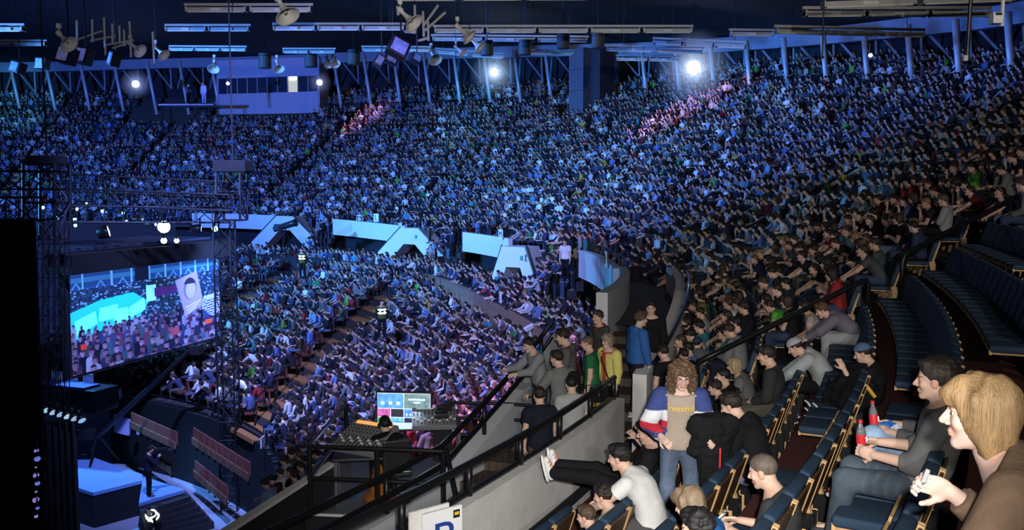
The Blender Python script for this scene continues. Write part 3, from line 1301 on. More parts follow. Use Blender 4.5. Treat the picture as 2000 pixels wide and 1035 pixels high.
def human(label, loc, rz, pose, skin=SKIN, hair=('short', (.035, .024, .018)), top=None, bottom=None, shoes=(.03, .03, .03), vox=.014, fine=.007,
          group=None, cap=None, fem=False, build=1.0, link_eyes=True):
    """one person: a continuous body with hair and clothing as parts"""
    J = joints(pose)
    S = J['S']
    parts = [core_mesh(J, max(vox * 1.5, .02), build)]
    hp, hs = head_prims(J, fem)
    parts.append(sdf_mesh(hp, fine, subs=hs))
    for i in (0, 1):
        parts.append(sdf_mesh(arm_prims(J, i) + hand_prims(J, i), min(fine, .0075)))
    V, Q = merge(parts)
    body = link('person', np_mesh('person', V, Q, ['skin'], skin_tint(J, V)))
    body.location = loc
    body.rotation_euler = (0, 0, rz)
    body.color = (*skin, 1)
    tag(body, label, 'person', group)
    top = top or {}
    name = top.get('name', 'shirt')
    tv, tq = top_mesh(J, top.get('sleeve', .9), top.get('g', .012), vox, top.get('hem', .04), top.get('collar', 0), build, top.get('hood', False))
    pf = top.get('paint')
    o = link(name, np_mesh(name, tv, tq, [top.get('mat', 'cloth')], pf(J, tv) if pf else None), body)
    o.color = (*top.get('col', (.1, .1, .1)), 1)
    bottom = bottom or {}
    lv, lq = legs_mesh(J, bottom.get('g', .014), vox * 1.1)
    pf = bottom.get('paint')
    o = link('trousers', np_mesh('trousers', lv, lq, [bottom.get('mat', 'denim')], pf(J, lv) if pf else None), body)
    o.color = (*bottom.get('col', (.03, .04, .07)), 1)
    for i in (0, 1):
        shoe_part(J, i, body, shoes)
    hst, hc = hair
    hv, hq = hair_mesh(J, hst, max(fine, .007))
    o = link('hair', np_mesh('hair', hv, hq, ['hair']), body)
    o.color = (*hc, 1)
    if cap:
        c, back = cap
        Hd = lambda x, y, z: head_world(J, (x, y, z))
        M = J['hM']
        cv, cq = sdf_mesh([p_el(Hd(0, -.012, .040), M, np.array((.092, .112, .098)) * S, .02)], fine,
                          [lambda X: ((.045 + ((X - J['hc']) @ M[1]) * .12) - (X - J['hc']) @ M[2])])
        co = link('cap', np_mesh('cap', cv, cq, ['cloth']), body)
        co.color = (*c, 1)
        sg = -1 if back else 1
        b = MB()
        out = []
        for k in range(9):
            t = -pi / 2 + pi * k / 8
            out.append(Hd(.075 * sin(t), sg * (.085 + .085 * cos(t)), .045))
        b.prism(out, (0, 0, 0), J['hM'][2] * .008)
        bo = b.build('brim', 'cloth_plain' if 'cloth_plain' in MATS else pm('cloth_plain', rough=.9, objcol=True), co)
        bo.color = (*c, 1)
    if link_eyes:
        eyes_part(J, body)
    KIDS_of(body)
    return body, J


def KIDS_of(o):
    """remember the children of a thing for copying (obj.children walks the whole scene)"""
    KIDS[o.name] = list(o.children)
    for c in KIDS[o.name]:
        KIDS[c.name] = list(c.children)


# ---------------------------------------------------------------- poses
DN = ((-.10, .25, -1), (.10, .25, -1))


def sit(lean=-6, curve=10, arms='lap', knees=.14, hpitch=-10, hyaw=0, S=1.0, tuck=0.0, **kw):
    A = {
        'lap': (((-.22, .10, -1), (.50, .80, -.40)), ((.22, .10, -1), (-.50, .80, -.40))),
        'crossed': (((-.25, .35, -1), (1, .45, .12)), ((.25, .35, -1), (-1, .45, .05))),
        'phone': (((-.12, .28, -1), (.38, .85, .15)), ((.12, .28, -1), (-.38, .85, .15))),
        'chin': (((-.22, .35, -1), (.45, 1, -.05)), ((.05, .75, -.7), (-.25, .1, 1))),
        'knees': (((-.25, .85, -.75), (.35, .75, -.5)), ((.25, .85, -.75), (-.35, .75, -.5))),
        'wide': (((-.35, .1, -1), (-.15, .9, -.35)), ((.35, .1, -1), (.15, .9, -.35))),
        'clap': (((-.18, .25, -1), (.65, .7, .35)), ((.18, .25, -1), (-.65, .7, .35))),
    }[arms] if isinstance(arms, str) else arms
    d = dict(hip=.51, hy=.29, lean=lean, curve=curve, arms=A, hpitch=hpitch, hyaw=hyaw, S=S,
             legs=(((-knees, 1, -.02), (-.02, tuck, -1)), ((knees, 1, -.02), (.02, tuck, -1))))
    d.update(kw)
    return d


def stand(lean=2, curve=2, arms='down', hpitch=-5, hyaw=0, S=1.0, stride=0.0, **kw):
    A = {
        'down': (((-.16, .02, -1), (-.02, .18, -1)), ((.16, .02, -1), (.02, .18, -1))),
        'rail': (((-.2, .7, -.75), (.1, .95, -.1)), ((.2, .7, -.75), (-.1, .95, -.1))),
        'folded': (((-.25, .3, -1), (1, .5, .15)), ((.25, .3, -1), (-1, .5, .08))),
        'pockets': (((-.3, -.1, -1), (.35, .45, -1)), ((.3, -.1, -1), (-.35, .45, -1))),
        'camera': (((-.2, .6, -.7), (.35, .5, .9)), ((.2, .6, -.7), (-.35, .5, .9))),
    }[arms] if isinstance(arms, str) else arms
    d = dict(hip=.93 * S, hy=0.0, lean=lean, curve=curve, arms=A, hpitch=hpitch, hyaw=hyaw, S=S,
             legs=(((-.06, .04 + stride, -1), (-.01, -.04 - stride * .4, -1)), ((.06, .04 - stride, -1), (.01, -.04 - stride * .6, -1))))
    d.update(kw)
    return d


# ---------------------------------------------------------------- light figures for the crowd far off
def low_person(P, lod):
    """V, tris, part ids: 0 skin 1 hair 2 top 3 trousers 4 shoes 5 forearm 6 face-shade"""
    J = joints(P)
    nt, nl, hs, hr = ((10, 7, 10, 7), (7, 5, 7, 5))[lod]
    V, T, I = [], [], []

    def ring(c, ex, ey, rx, ry, n):
        return [c + ex * rx * cos(2 * pi * k / n) + ey * ry * sin(2 * pi * k / n) for k in range(n)]

    def loft(rings, ids, cap0=False, cap1=False):
        b = len(V)
        n = len(rings[0])
        for r in rings:
            V.extend(r)
        for i in range(len(rings) - 1):
            for k in range(n):
                k2 = (k + 1) % n
                a, c, d, e = b + i * n + k, b + i * n + k2, b + (i + 1) * n + k2, b + (i + 1) * n + k
                T.extend([(a, c, d), (a, d, e)])
                I.extend([ids[i]] * 2)
        for flag, i, idd in ((cap0, 0, ids[0]), (cap1, len(rings) - 1, ids[-1])):
            if flag:
                for k in range(1, n - 1):
                    t = (b + i * n, b + i * n + k, b + i * n + k + 1)
                    T.append(t if i else t[::-1])
                    I.append(idd)
    r, f, u = J['rt'], J['fw'], J['up']
    S = J['S']
    pel, wa, ch, nk = J['pel'], J['wa'], J['ch'], J['nk']
    loft([ring(pel - u * .09, r, f, .15, .12, nt), ring(pel + u * .03, r, f, .18, .135, nt), ring(wa, r, f, .165, .12, nt), ring(ch, r, f, .195, .135, nt),
          ring(nk - u * .065, r, f, .205, .10, nt), ring(nk, r, f, .085, .075, nt)], [3, 2, 2, 2, 2])
    loft([ring(nk - u * .02, r, f, .06, .06, nl), ring(J['hc'] - J['hM'][2] * .07, r, f, .055, .06, nl)], [0])

    def limb(pts, rad, ids, n, c1=True):
        rings = []
        for i, p in enumerate(pts):
            d = unit(pts[min(i + 1, len(pts) - 1)] - pts[max(i - 1, 0)])
            x = unit(np.cross(d, (0.3, .2, 1) if abs(d[2]) < .9 else (1, .1, 0)))
            y = np.cross(d, x)
            rings.append(ring(p, x, y, rad[i], rad[i], n))
        loft(rings, ids, False, c1)
    for i in (0, 1):
        sh, el, wr = J['sh%d' % i], J['el%d' % i], J['wr%d' % i]
        hd = wr + J['hd%d' % i][0] * .13
        mid = sh + (el - sh) * .7
        if lod == 0:
            limb([sh, mid, el, wr, wr + (hd - wr) * .5, hd], [.075, .062, .054, .034, .042, .02], [2, 5, 5, 0, 0], nl)
        else:
            limb([sh, el, wr, hd], [.075, .056, .036, .03], [2, 5, 0], nl)
        hp, kn, an = J['hp%d' % i], J['kn%d' % i], J['an%d' % i]
        limb([hp, kn, an], [.10, .075, .056], [3, 3], nl, False)
        ft = an + J['ft%d' % i] * .17 - np.array((0, 0, .045))
        limb([an - np.array((0, 0, .03)) - J['ft%d' % i] * .05, ft], [.05, .04], [4], max(4, nl - 2))
    # head with hair over the crown and nape
    M = J['hM']
    b = len(V)
    for a in range(hr + 1):
        t = pi * a / hr
        for k in range(hs):
            q = 2 * pi * (k + .5) / hs
            p = np.array((sin(t) * sin(q) * .078, sin(t) * cos(q) * .098 + .002, cos(t) * .122 + .005))
            if p[2] < -.02:
                p[0] *= .82
            if cos(q) > .75 and -.35 < cos(t) < .1 and lod == 0:
                p[1] += .012
            V.append(J['hc'] + (p * S) @ M)
    for a in range(hr):
        for k in range(hs):
            k2 = (k + 1) % hs
            q = 2 * pi * (k + 1) / hs
            tm = (a + .5) / hr
            y = cos(q)
            hair = tm < .26 or (y < .25 and tm < .5) or (y < -.2 and tm < .72)
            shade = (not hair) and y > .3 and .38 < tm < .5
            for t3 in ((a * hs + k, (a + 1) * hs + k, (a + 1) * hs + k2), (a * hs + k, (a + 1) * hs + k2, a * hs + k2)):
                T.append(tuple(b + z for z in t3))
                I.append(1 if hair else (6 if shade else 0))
    # hair volume
    b = len(V)
    n2 = 3
    for a in range(n2 + 1):
        t = pi * .56 * a / n2
        for k in range(hs):
            q = 2 * pi * (k + .5) / hs
            back = max(0, -cos(q))
            tt = t * (1 + .25 * back - .28 * max(0, cos(q)))
            p = np.array((sin(tt) * sin(q) * .09, sin(tt) * cos(q) * .112 - .004, cos(tt) * .128 + .014))
            V.append(J['hc'] + (p * S) @ M)
    for a in range(n2):
        for k in range(hs):
            k2 = (k + 1) % hs
            for t3 in ((a * hs + k, (a + 1) * hs + k, (a + 1) * hs + k2), (a * hs + k, (a + 1) * hs + k2, a * hs + k2)):
                T.append(tuple(b + z for z in t3))
                I.append(1)
    return np.array(V), np.array(T), np.array(I)


SITS = [sit(arms='lap'), sit(arms='crossed', lean=-10), sit(arms='knees', lean=26, curve=14, hpitch=5), sit(arms='phone', hpitch=-28, lean=4),
        sit(arms='chin', lean=16, hyaw=12), sit(arms='lap', lean=2, hyaw=-22), sit(arms='clap', lean=0, hyaw=10), sit(arms='wide', lean=-12, hyaw=25, knees=.3),
        sit(arms='lap', lean=30, curve=18, hpitch=-20), sit(arms='crossed', lean=4, hyaw=-14, side=5)]
STANDS = [stand(), stand(arms='folded', hyaw=15), stand(arms='pockets', hyaw=-20), stand(arms='rail', lean=14, hpitch=-14), stand(arms='camera'), stand(arms='rail', lean=22, hyaw=20, hpitch=-20)]

TOPS = [((.012, .012, .016), 22), ((.02, .022, .035), 14), ((.03, .04, .085), 10), ((.07, .075, .085), 10), ((.16, .165, .17), 9), ((.30, .31, .32), 6), ((.62, .63, .64), 10),
        ((.10, .15, .30), 6), ((.16, .26, .42), 4), ((.10, .018, .02), 3), ((.30, .03, .03), 1.2), ((.03, .13, .05), 2), ((.10, .40, .06), .8), ((.42, .33, .05), .7), ((.10, .06, .04), 4), ((.04, .20, .24), 2)]
TOPC = np.array([t[0] for t in TOPS])
TOPW = np.array([t[1] for t in TOPS], float)
TOPW /= TOPW.sum()
HAIRC = np.array([(.018, .014, .011), (.03, .02, .014), (.05, .032, .02), (.012, .011, .011), (.12, .08, .04), (.22, .15, .07)])
HAIRW = np.array([.3, .28, .2, .12, .07, .03])
PANTC = np.array([(.02, .025, .045), (.04, .06, .11), (.09, .13, .2), (.012, .012, .013), (.10, .09, .08), (.035, .03, .028)])
SKINC = np.array([(.62, .40, .30), (.56, .35, .26), (.68, .46, .36)])

# ================================================================== WHERE EVERYBODY IS
prng = np.random.default_rng(11)
AISLES_UP = [-17.2, 2.4, 11.0, 29.0, 47.6, 66.5, 84.5, 96.2]     # stairs up the upper stand
AISLES_LO = []


def aisle_near(R, psi):
    """the near aisle is not quite radial"""
    return -20.9 + (R - 46.7) * 1.42


spots = []          # (x, y, z, facing rz, kind 'sit'/'stand', zone)
FOCUS = np.array([-24.0, 37.0])


def face(x, y, amt=1.0):
    """facing angle: towards the stage, mostly along the row's own inward normal"""
    a1 = atan2(CY - y, CX - x)
    a2 = atan2(FOCUS[1] - y, FOCUS[0] - x)
    d = (a2 - a1 + pi) % (2 * pi) - pi
    return a1 + d * .55 * amt - pi / 2


def in_view(x, y, z, m=60):
    q = proj((x, y, z))
    return q[2] > 1 and -m < q[0] < 2000 + m and -m < q[1] < 1035 + m


SEATS = []          # (k, psi) of the blue seats, near ones get built
for k in [q for q in range(0, 25) if q != 21]:
    R = Rb(k)
    step = math.degrees(.51 / R)
    p = -46.0 if k < 6 else -30.0
    while p < 108:
        p += step
        if k < 6 and p < -19 and k == 0:
            pass
        gap = False
        wd = math.degrees(.36 / R)
        if abs(p - aisle_near(R, 0)) < math.degrees(.78 / R) and k < 12:
            continue
        if k >= 12 and abs(p - (-5.0)) < wd:
            continue
        for a in AISLES_UP[1:]:
            if abs(p - a) < wd:
                gap = True
        if gap:
            continue
        # stair well in front of the near rows
        if k < 1 and -27.7 < p < -19:
            continue
        # entrances: the gaps between parapet panels eat the lowest rows
        if k < 2 and (8.6 < p < 13 or 31 < p < 33 or 47 < p < 0):
            continue
        if k >= 19 and 71 < p < 82 or (k >= 18 and 41.6 < p < 45):
            continue
        if k >= 18 and 82.5 < p < 90:
            continue
        x, y, _ = pol(R, p)
        z = float(F(k, p))
        if not in_view(x, y, z + .8):
            continue
        SEATS.append((k, p, x, y, z))
EMPTY_PATCH = [(-27.0, -14.9, 4, 1.0), (-24.5, -14.9, 5, 1.0), (-30, -22, 5, 1.0)]
N_AUTO = 0
HERO_SEATS = set()        # (k, round(psi,1)) kept free for the people built one by one
R_k = Rb
for (k, p, x, y, z) in SEATS:
    dist = math.hypot(x, y)
    near = dist < 19 and p < -8
    if k <= 5 and p < aisle_near(R_k(k), 0):
        continue                      # built one by one
    if k == 4 and p < -15.2 or k == 5 and p < -13.5 or k == 3 and p < -20 or k == 6 and p < -12.3:
        continue                      # the empty seats by the near aisle
    pe = .04
    if 83 < p < 92 and k > 13:
        pe = .5
    if prng.random() < pe:
        continue
    spots.append((x, y, z, face(x, y), 'sit', 'upper', k, p))
for i in range(NL):
    p = -6.0
    while p < 64:
        R = Rl(i, p) - .05
        p += math.degrees(.51 / R) / (KS + (1 - KS) * i / (NL - 1))
        x, y, z = LP(i, p, R)
        # two broad stairs
        a1, a2 = flight(0, i), flight(1, i)
        w1 = math.degrees(1.3 / R)
        if abs(p - a1) < w1 or abs(p - a2) < w1:
            continue
        if not in_view(x, y, z + .8, 40):
            continue
        if p > 44 and prng.random() < .1:
            continue
        if prng.random() < .05:
            continue
        spots.append((x, y, z, face(x, y), 'sit', 'lower', i, p))
# standing along the promenade rail and behind it
for row, (off, dens) in enumerate(((.45, .50), (1.1, .55), (1.8, .7), (2.6, 1.1))):
    p = -9.0
    while p < 62:
        R = float(f_rw(p)) + off
        p += math.degrees(dens / R) * prng.uniform(.8, 1.5)
        x, y, _ = pol(R, p)
        z = float(f_wt(p)) - 1.0
        if in_view(x, y, z + 1.5, 30) and not (p < 1 and row >= 1):
            spots.append((x, y, z, face(x, y) + prng.normal() * .3, 'stand', 'promenade', row, p))
# standing rows at the back of the lower stand
for row in range(2):
    p = -8.0
    while p < 34:
        R = float(f_rw(p)) - .45 - .8 * row
        p += math.degrees(.62 / R) * prng.uniform(.8, 1.6)
        x, y, _ = pol(R, p)
        z = FL(NL - 1 - row, p)
        if in_view(x, y, z + 1.5, 30):
            spots.append((x, y, z, face(x, y) + prng.normal() * .35, 'stand', 'lower back', row, p))
# people coming and going at the portals
for (pc, n) in ((11, 22), (34.5, 16), (53.5, 12)):
    for q in range(n):
        p = pc + prng.normal() * 2.2
        R = prng.uniform(43.6, 46.2)
        x, y, _ = pol(R, p)
        spots.append((x, y, float(F(0, p)) - .02, face(x, y) + prng.normal() * .6, 'stand', 'stairs', q, p))
for (g0, g1), n in zip(GAPS, (26, 10, 8)):
    zt_, zb_ = float(F(0, g0)) - .1, float(f_wt(g0)) - 1.0
    for q in range(n):
        p = prng.uniform(g0 + .2, g1 - .2)
        st = q % 7
        x, y, _ = pol(44.45 - .3 * st, p)
        spots.append((x, y, zt_ + (zb_ - zt_) * st / 7, face(x, y) + prng.normal() * .6, 'stand', 'stairs', q, p))
spots.sort(key=lambda s: math.hypot(s[0], s[1]))
dd = [math.hypot(s[0], s[1]) for s in spots]
N_SINGLE = 248
print('spots', len(spots), 'single reach', dd[N_SINGLE])
singles, mass = spots[:N_SINGLE], spots[N_SINGLE:]


SITW = np.array([.26, .22, .12, .05, .09, .12, .02, .05, .04, .03])


def crowd_mesh(name, people):
    tmpl = {}
    Vs, Ts, Cs, n = [], [], [], 0
    for (x, y, z, rz, kind, zone, a, b) in people:
        d = math.hypot(x, y)
        lod = 0 if d < 42 else 1
        q = int(prng.choice(len(SITS), p=SITW)) if kind == 'sit' else int(prng.integers(0, len(STANDS)))
        key = (kind, q, lod)
        if key not in tmpl:
            tmpl[key] = low_person((SITS if kind == 'sit' else STANDS)[q], lod)
        V, T, I = tmpl[key]
        s = prng.uniform(.93, 1.06)
        r = rz + prng.normal() * .16
        c, sn = cos(r), sin(r)
        W = np.empty_like(V)
        W[:, 0] = (V[:, 0] * c - V[:, 1] * sn) * s + x + prng.normal() * .03
        W[:, 1] = (V[:, 0] * sn + V[:, 1] * c) * s + y
        W[:, 2] = V[:, 2] * s + z
        top = TOPC[prng.choice(len(TOPC), p=TOPW)] * prng.uniform(.8, 1.2)
        sk = SKINC[prng.integers(0, 3)]
        hr = HAIRC[prng.choice(len(HAIRC), p=HAIRW)]
        pn = PANTC[prng.integers(0, len(PANTC))]
        fa = sk if prng.random() < .28 else top
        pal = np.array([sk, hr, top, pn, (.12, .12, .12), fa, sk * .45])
        Vs.append(W)
        Ts.append(T + n)
        Cs.append(pal[I])
        n += len(W)
    V, T, Cc = np.vstack(Vs), np.vstack(Ts), np.vstack(Cs)
    me = bpy.data.meshes.new(name)
    me.vertices.add(len(V))
    me.vertices.foreach_set('co', V.astype(np.float32).ravel())
    me.loops.add(len(T) * 3)
    me.loops.foreach_set('vertex_index', T.astype(np.int32).ravel())
    me.polygons.add(len(T))
    me.polygons.foreach_set('loop_start', np.arange(0, len(T) * 3, 3, dtype=np.int32))
    me.polygons.foreach_set('use_smooth', np.ones(len(T), bool))
    at = me.attributes.new('tint', 'FLOAT_COLOR', 'FACE')
    at.data.foreach_set('color', np.c_[Cc, np.ones(len(Cc))].astype(np.float32).ravel())
    me.materials.append(pm('crowd_paint', rough=.75, attr='tint', spec=.25))
    me.update()
    print(name, len(people), 'people', len(T), 'tris')
    return link(name, me)


oc = crowd_mesh('crowd', mass)
tag(oc, 'thousands of spectators filling the far stands, too small to tell apart singly', 'crowd', kind='stuff')

# ================================================================== THE NEAR STAND
def chamfer_box(c, size, ch, M=None):
    """V, F of a box with all edges chamfered"""
    bm = bmesh.new()
    bmesh.ops.create_cube(bm, size=1.0)
    for v in bm.verts:
        v.co = Vector((v.co.x * size[0], v.co.y * size[1], v.co.z * size[2]))
    bmesh.ops.bevel(bm, geom=list(bm.edges), offset=ch, segments=2, affect='EDGES', profile=.6)
    bm.verts.index_update()
    V = np.array([v.co[:] for v in bm.verts])
    Fs = [[v.index for v in f.verts] for f in bm.faces]
    bm.free()
    if M is not None:
        V = V @ np.array(M).T
    return V + np.array(c), Fs


def seat_proto(up=False):
    e = empty('stadium_seat')
    ang = math.atan2(.14, .45)
    Mr = np.array([[1, 0, 0], [0, cos(ang), -sin(ang)], [0, sin(ang), cos(ang)]])   # recline: local z leans to -y
    Mr = np.array([[1, 0, 0], [0, cos(ang), -sin(ang)], [0, sin(ang), cos(ang)]])
    bc = np.array((0, .075, .63))
    f = Mr @ np.array((0, 1, 0))
    u = Mr @ np.array((0, 0, 1))
    MB().add(*chamfer_box(bc, (.475, .085, .47), .022, Mr)).build('back_cushion', 'seat_blue', e, smooth=True)
    MB().add(*chamfer_box(bc - f * .062 - u * .03, (.44, .022, .46), .006, Mr)).build('back_panel', 'seat_wood', e)
    for s in (-1, 1):
        m = MB()
        m.add(*chamfer_box(bc - f * .058 + np.array((s * .236, 0, 0)) - u * .035, (.026, .042, .49), .007, Mr))
        m.build('edge_strip', 'seat_edge', e)
    if up:
        a2 = RAD(106)
        M2 = np.array([[1, 0, 0], [0, cos(a2), -sin(a2)], [0, sin(a2), cos(a2)]])
        c2 = np.array((0, .180, .46))
        n2 = M2 @ np.array((0, 0, 1))
        MB().add(*chamfer_box(c2, (.46, .36, .06), .02, M2)).build('seat_cushion', 'seat_blue', e, smooth=True)
        m = MB()
        m.add(*chamfer_box(c2 - n2 * .042, (.43, .33, .02), .004, M2))
        m.build('seat_board', 'seat_edge', e)
    else:
        MB().add(*chamfer_box((0, .37, .365), (.46, .43, .075), .022)).build('seat_cushion', 'seat_blue', e, smooth=True)
        m = MB()
        m.add(*chamfer_box((0, .572, .325), (.45, .03, .055), .006))
        m.add(*chamfer_box((0, .36, .315), (.43, .40, .02), .004))
        m.build('seat_board', 'seat_edge', e)
    for s in (-1, 1):
        m = MB()
        m.prism([(s * .232 - .012, .16, 0), (s * .232 - .012, .06, 0), (s * .232 - .012, .02, .30), (s * .232 - .012, .05, .42), (s * .232 - .012, .16, .40), (s * .232 - .012, .12, .22)],
                (0, 0, 0), (.024, 0, 0))
        m.build('leg', 'seat_edge', e)
        m = MB()
        m.box((s * .205, .06, .33), (.03, .10, .12))
        m.box((s * .205, .04, .22), (.028, .06, .12))
        m.tube([(s * .205, .02, .36), (s * .205, .20, .36)], .016, 6)
        m.build('hinge', 'black_metal', e)
    KIDS_of(e)
    return e


ROWN = ['first', 'second', 'third', 'fourth', 'fifth', 'sixth', 'seventh', 'eighth', 'ninth', 'tenth', 'eleventh', 'twelfth', 'thirteenth', 'fourteenth', 'fifteenth', 'sixteenth', 'seventeenth', 'eighteenth', 'nineteenth', 'twentieth', 'twenty-first', 'twenty-second', 'twenty-third']
def ORD(n):
    if n <= 23:
        return ROWN[n - 1]
    return '%d%s' % (n, {1: 'st', 2: 'nd', 3: 'rd'}.get(n % 10, 'th'))


proto = seat_proto()
proto_up = seat_proto(True)
first_used = set()
sr = random.Random(21)
seats = sorted([s for s in SEATS if s[1] < 0], key=lambda s: math.hypot(s[2], s[3]))
# rows in front of the photographer, also where only their tops show
near_seats, far_seats = seats[:210], seats[210:] + [s for s in SEATS if s[1] >= 0]
# the rest of the blue and red seats, hidden under the crowd
for name, lst, m, lab in (('seat_rows', [(x, y, z, p) for (k, p, x, y, z) in far_seats], 'seat_blue', 'rows of blue seats under the crowd of the upper stand'),):
    V, Fs, n = [], [], 0
    for (x, y, z, p) in lst:
        a = RAD(p + 90)
        c, s = cos(a), sin(a)
        for (cy, cz, sx, sy, sz) in ((.03, .62, .46, .07, .46), (.34, .43, .45, .42, .07)):
            for dz in (-.5, .5):
                for dy in (-.5, .5):
                    for dx in (-.5, .5):
                        lx, ly = dx * sx, cy + dy * sy
                        V.append((x + lx * c - ly * s, y + lx * s + ly * c, z + cz + dz * sz))
            Fs += [(n, n + 2, n + 3, n + 1), (n + 4, n + 5, n + 7, n + 6), (n, n + 1, n + 5, n + 4), (n + 2, n + 6, n + 7, n + 3), (n, n + 4, n + 6, n + 2), (n + 1, n + 3, n + 7, n + 5)]
            n += 8
    tag(MB().add(V, Fs).build(name, m), lab, 'seats', kind='stuff')

V, Fs, n = [], [], 0
for i in range(NL):
    p = -8.0
    while p < 64:
        R = Rl(i, p) - .05
        p += math.degrees(.51 / R) / (KS + (1 - KS) * i / (NL - 1))
        if min(abs(p - flight(0, i)), abs(p - flight(1, i))) < math.degrees(1.3 / R):
            continue
        x, y, z = LP(i, p, R)
        if not in_view(x, y, z + .5, 40):
            continue
        a = RAD(p + 90)
        c, s_ = cos(a), sin(a)
        for (cy, cz, sx, sy, sz) in ((.03, .62, .45, .06, .44), (.30, .42, .44, .36, .06)):
            for dz in (-.5, .5):
                for dy in (-.5, .5):
                    for dx in (-.5, .5):
                        lx, ly = dx * sx, cy + dy * sy
                        V.append((x + lx * c - ly * s_, y + lx * s_ + ly * c, z + cz + dz * sz))
            Fs += [(n, n + 2, n + 3, n + 1), (n + 4, n + 5, n + 7, n + 6), (n, n + 1, n + 5, n + 4), (n + 2, n + 6, n + 7, n + 3), (n, n + 4, n + 6, n + 2), (n + 1, n + 3, n + 7, n + 5)]
            n += 8
tag(MB().add(V, Fs).build('lower_seat_rows', 'seat_red'), 'rows of dull red seats under the crowd of the lower stand', 'seats', kind='stuff')

# concrete wall in front of the first row, with its double black rail
arc_wall('wall_stair', -48, -21.6, 45.45, 45.7, -5.2, lambda p: -3.27, 'grey_concrete', 'rough grey concrete wall in front of the first row, beside the stairs down', 1, 'wall')
arc_wall('wall_stair_upper', -20.5, -4, 45.62, 45.86, -4.6, lambda p: -3.05 + min(1, (p + 20.5) / 8.0) * .72, 'grey_concrete', 'curved grey concrete wall along the upper flight with a pipe rail on it', .8, 'wall')
arc_wall('wall_parapet_end', -15.8, -3.4, 44.15, 44.4, -5.0, lambda p: -2.12 - .25 * (p + 15.8) / 12.4, 'white_plaster', 'white end of the parapet beside the top of the stairs', .8)
arc_wall('baseboard_stair', -48, -21.6, 45.7, 45.73, -4.17, lambda p: -4.02, 'black_cloth', 'dark skirting at the foot of the concrete wall', 2, 'skirting')


def pipe_rail(name, pts, posts, r, label, mat='black_metal', square=False):
    e = empty(name, pts[0], 0, label, 'handrail')
    o0 = np.array(pts[0], float)
    m = MB()
    m.tube([np.array(p) - o0 for p in pts], r, 8)
    m.build('rail', mat, e, smooth=True)
    for (a, b) in posts:
        MB().tube([np.array(a) - o0, np.array(b) - o0], r * .85, 8).build('post', mat, e, smooth=True)
    return e


pp = np.linspace(-47, -21.7, 26)
pts = [pol(45.55, p, -2.93) for p in pp]
e = pipe_rail('wall_handrail', pts, [(pol(45.55, p, -3.28), pol(45.55, p, -2.94)) for p in np.arange(-45, -21.6, 1.55)], .045, 'thick black handrail on posts along the concrete wall top')
o0 = np.array(pts[0])
MB().tube([np.array(pol(45.55, p, -3.235)) - o0 for p in pp], .035, 6).build('lower_rail', 'black_metal', e, smooth=True)
pp = np.linspace(-20.3, -8, 16)
zz = [-3.05 + min(1, (p + 20.5) / 8.0) * .72 for p in pp]
pipe_rail('stair_pipe_rail', [pol(45.95, p, z + .16) for p, z in zip(pp, zz)], [(pol(45.85, p, z - .05), pol(45.95, p, z + .15)) for p, z in list(zip(pp, zz))[1::3]], .04,
          'glossy dark pipe rail catching blue light on the curved concrete wall', pm('rail_gloss', (.012, .012, .02), .15, .6))

# the flight of stairs between the walls
st_e = empty('floor_stairs', pol(44.6, -20, -4), 0, 'dark wooden stairs between the concrete walls down to the mixing platform', 'stairs')
st_e['kind'] = 'structure'
o0 = np.array(st_e.location)


def stair_z(p):
    if p < -24.4:
        return -4.75
    if p > -14.5:
        return -2.95
    return -4.6 + math.floor((p + 24.4) / .9) * .15


def rin(p):
    return 43.45 + max(0, min(1, (p + 24) / 8.5)) * .95


for i in range(11):
    a, b = -24.4 + .9 * i, -24.4 + .9 * (i + 1)
    z = -4.6 + .15 * i
    m = MB()
    out = [pol(rin(a), a, z), pol(45.62, a, z), pol(45.62, b + .05, z), pol(rin(b), b + .05, z)]
    m.prism([np.array(q) - o0 for q in out], (0, 0, 0), (0, 0, -.16))
    m.build('step', pm('stair_wood', (.085, .06, .045), .7, noise=(3, .3), wave=(3, .2)), st_e)
V, Fs = [], []
for j, p in enumerate(np.arange(-14.5, 2.1, 1.5)):
    z = -2.95 - max(0, (p + 10) / 14) * .35
    V += [pol(44.3, p, z), pol(46.0, p, z)]
    if j:
        Fs.append((2 * j - 2, 2 * j - 1, 2 * j + 1, 2 * j))
tag(MB().add(V, Fs).build('floor_landing', 'tread_dark'), 'dark landing at the head of the stairs', 'landing', kind='structure')
V, Fs = [], []
for j, p in enumerate(np.arange(-48, -24.3, 1.5)):
    V += [pol(43.3, p, -4.75), pol(45.5, p, -4.75)]
    if j:
        Fs.append((2 * j - 2, 2 * j - 1, 2 * j + 1, 2 * j))
tag(MB().add(V, Fs).build('floor_lower_landing', 'tread_dark'), 'dark landing at the foot of the stairs', 'landing', kind='structure')
# outer side of the stairs: low white curb with two black rails
arc_wall('wall_stair_curb', -40, -15.8, 43.25, 43.5, -5.4, lambda p: max(-4.35, stair_z(p) + .25) if p > -24 else -4.35, 'white_plaster', 'low white curb on the open side of the stairs', .8, 'curb')
for h, nm in ((.55, 'upper'), (.25, 'lower')):
    pp = np.linspace(-38, -17, 22)
    pts = [pol(43.4, p, max(-4.35, -4.35 + (p + 24) * .16 if p > -24 else -4.35) + h) for p in pp]
    pipe_rail('stair_rail', pts, [(tuple(np.array(q) - (0, 0, h - .02)), q) for q in pts[::4]] if h > .3 else [], .045, 'black pipe rail over the white curb, the %s of two' % nm)

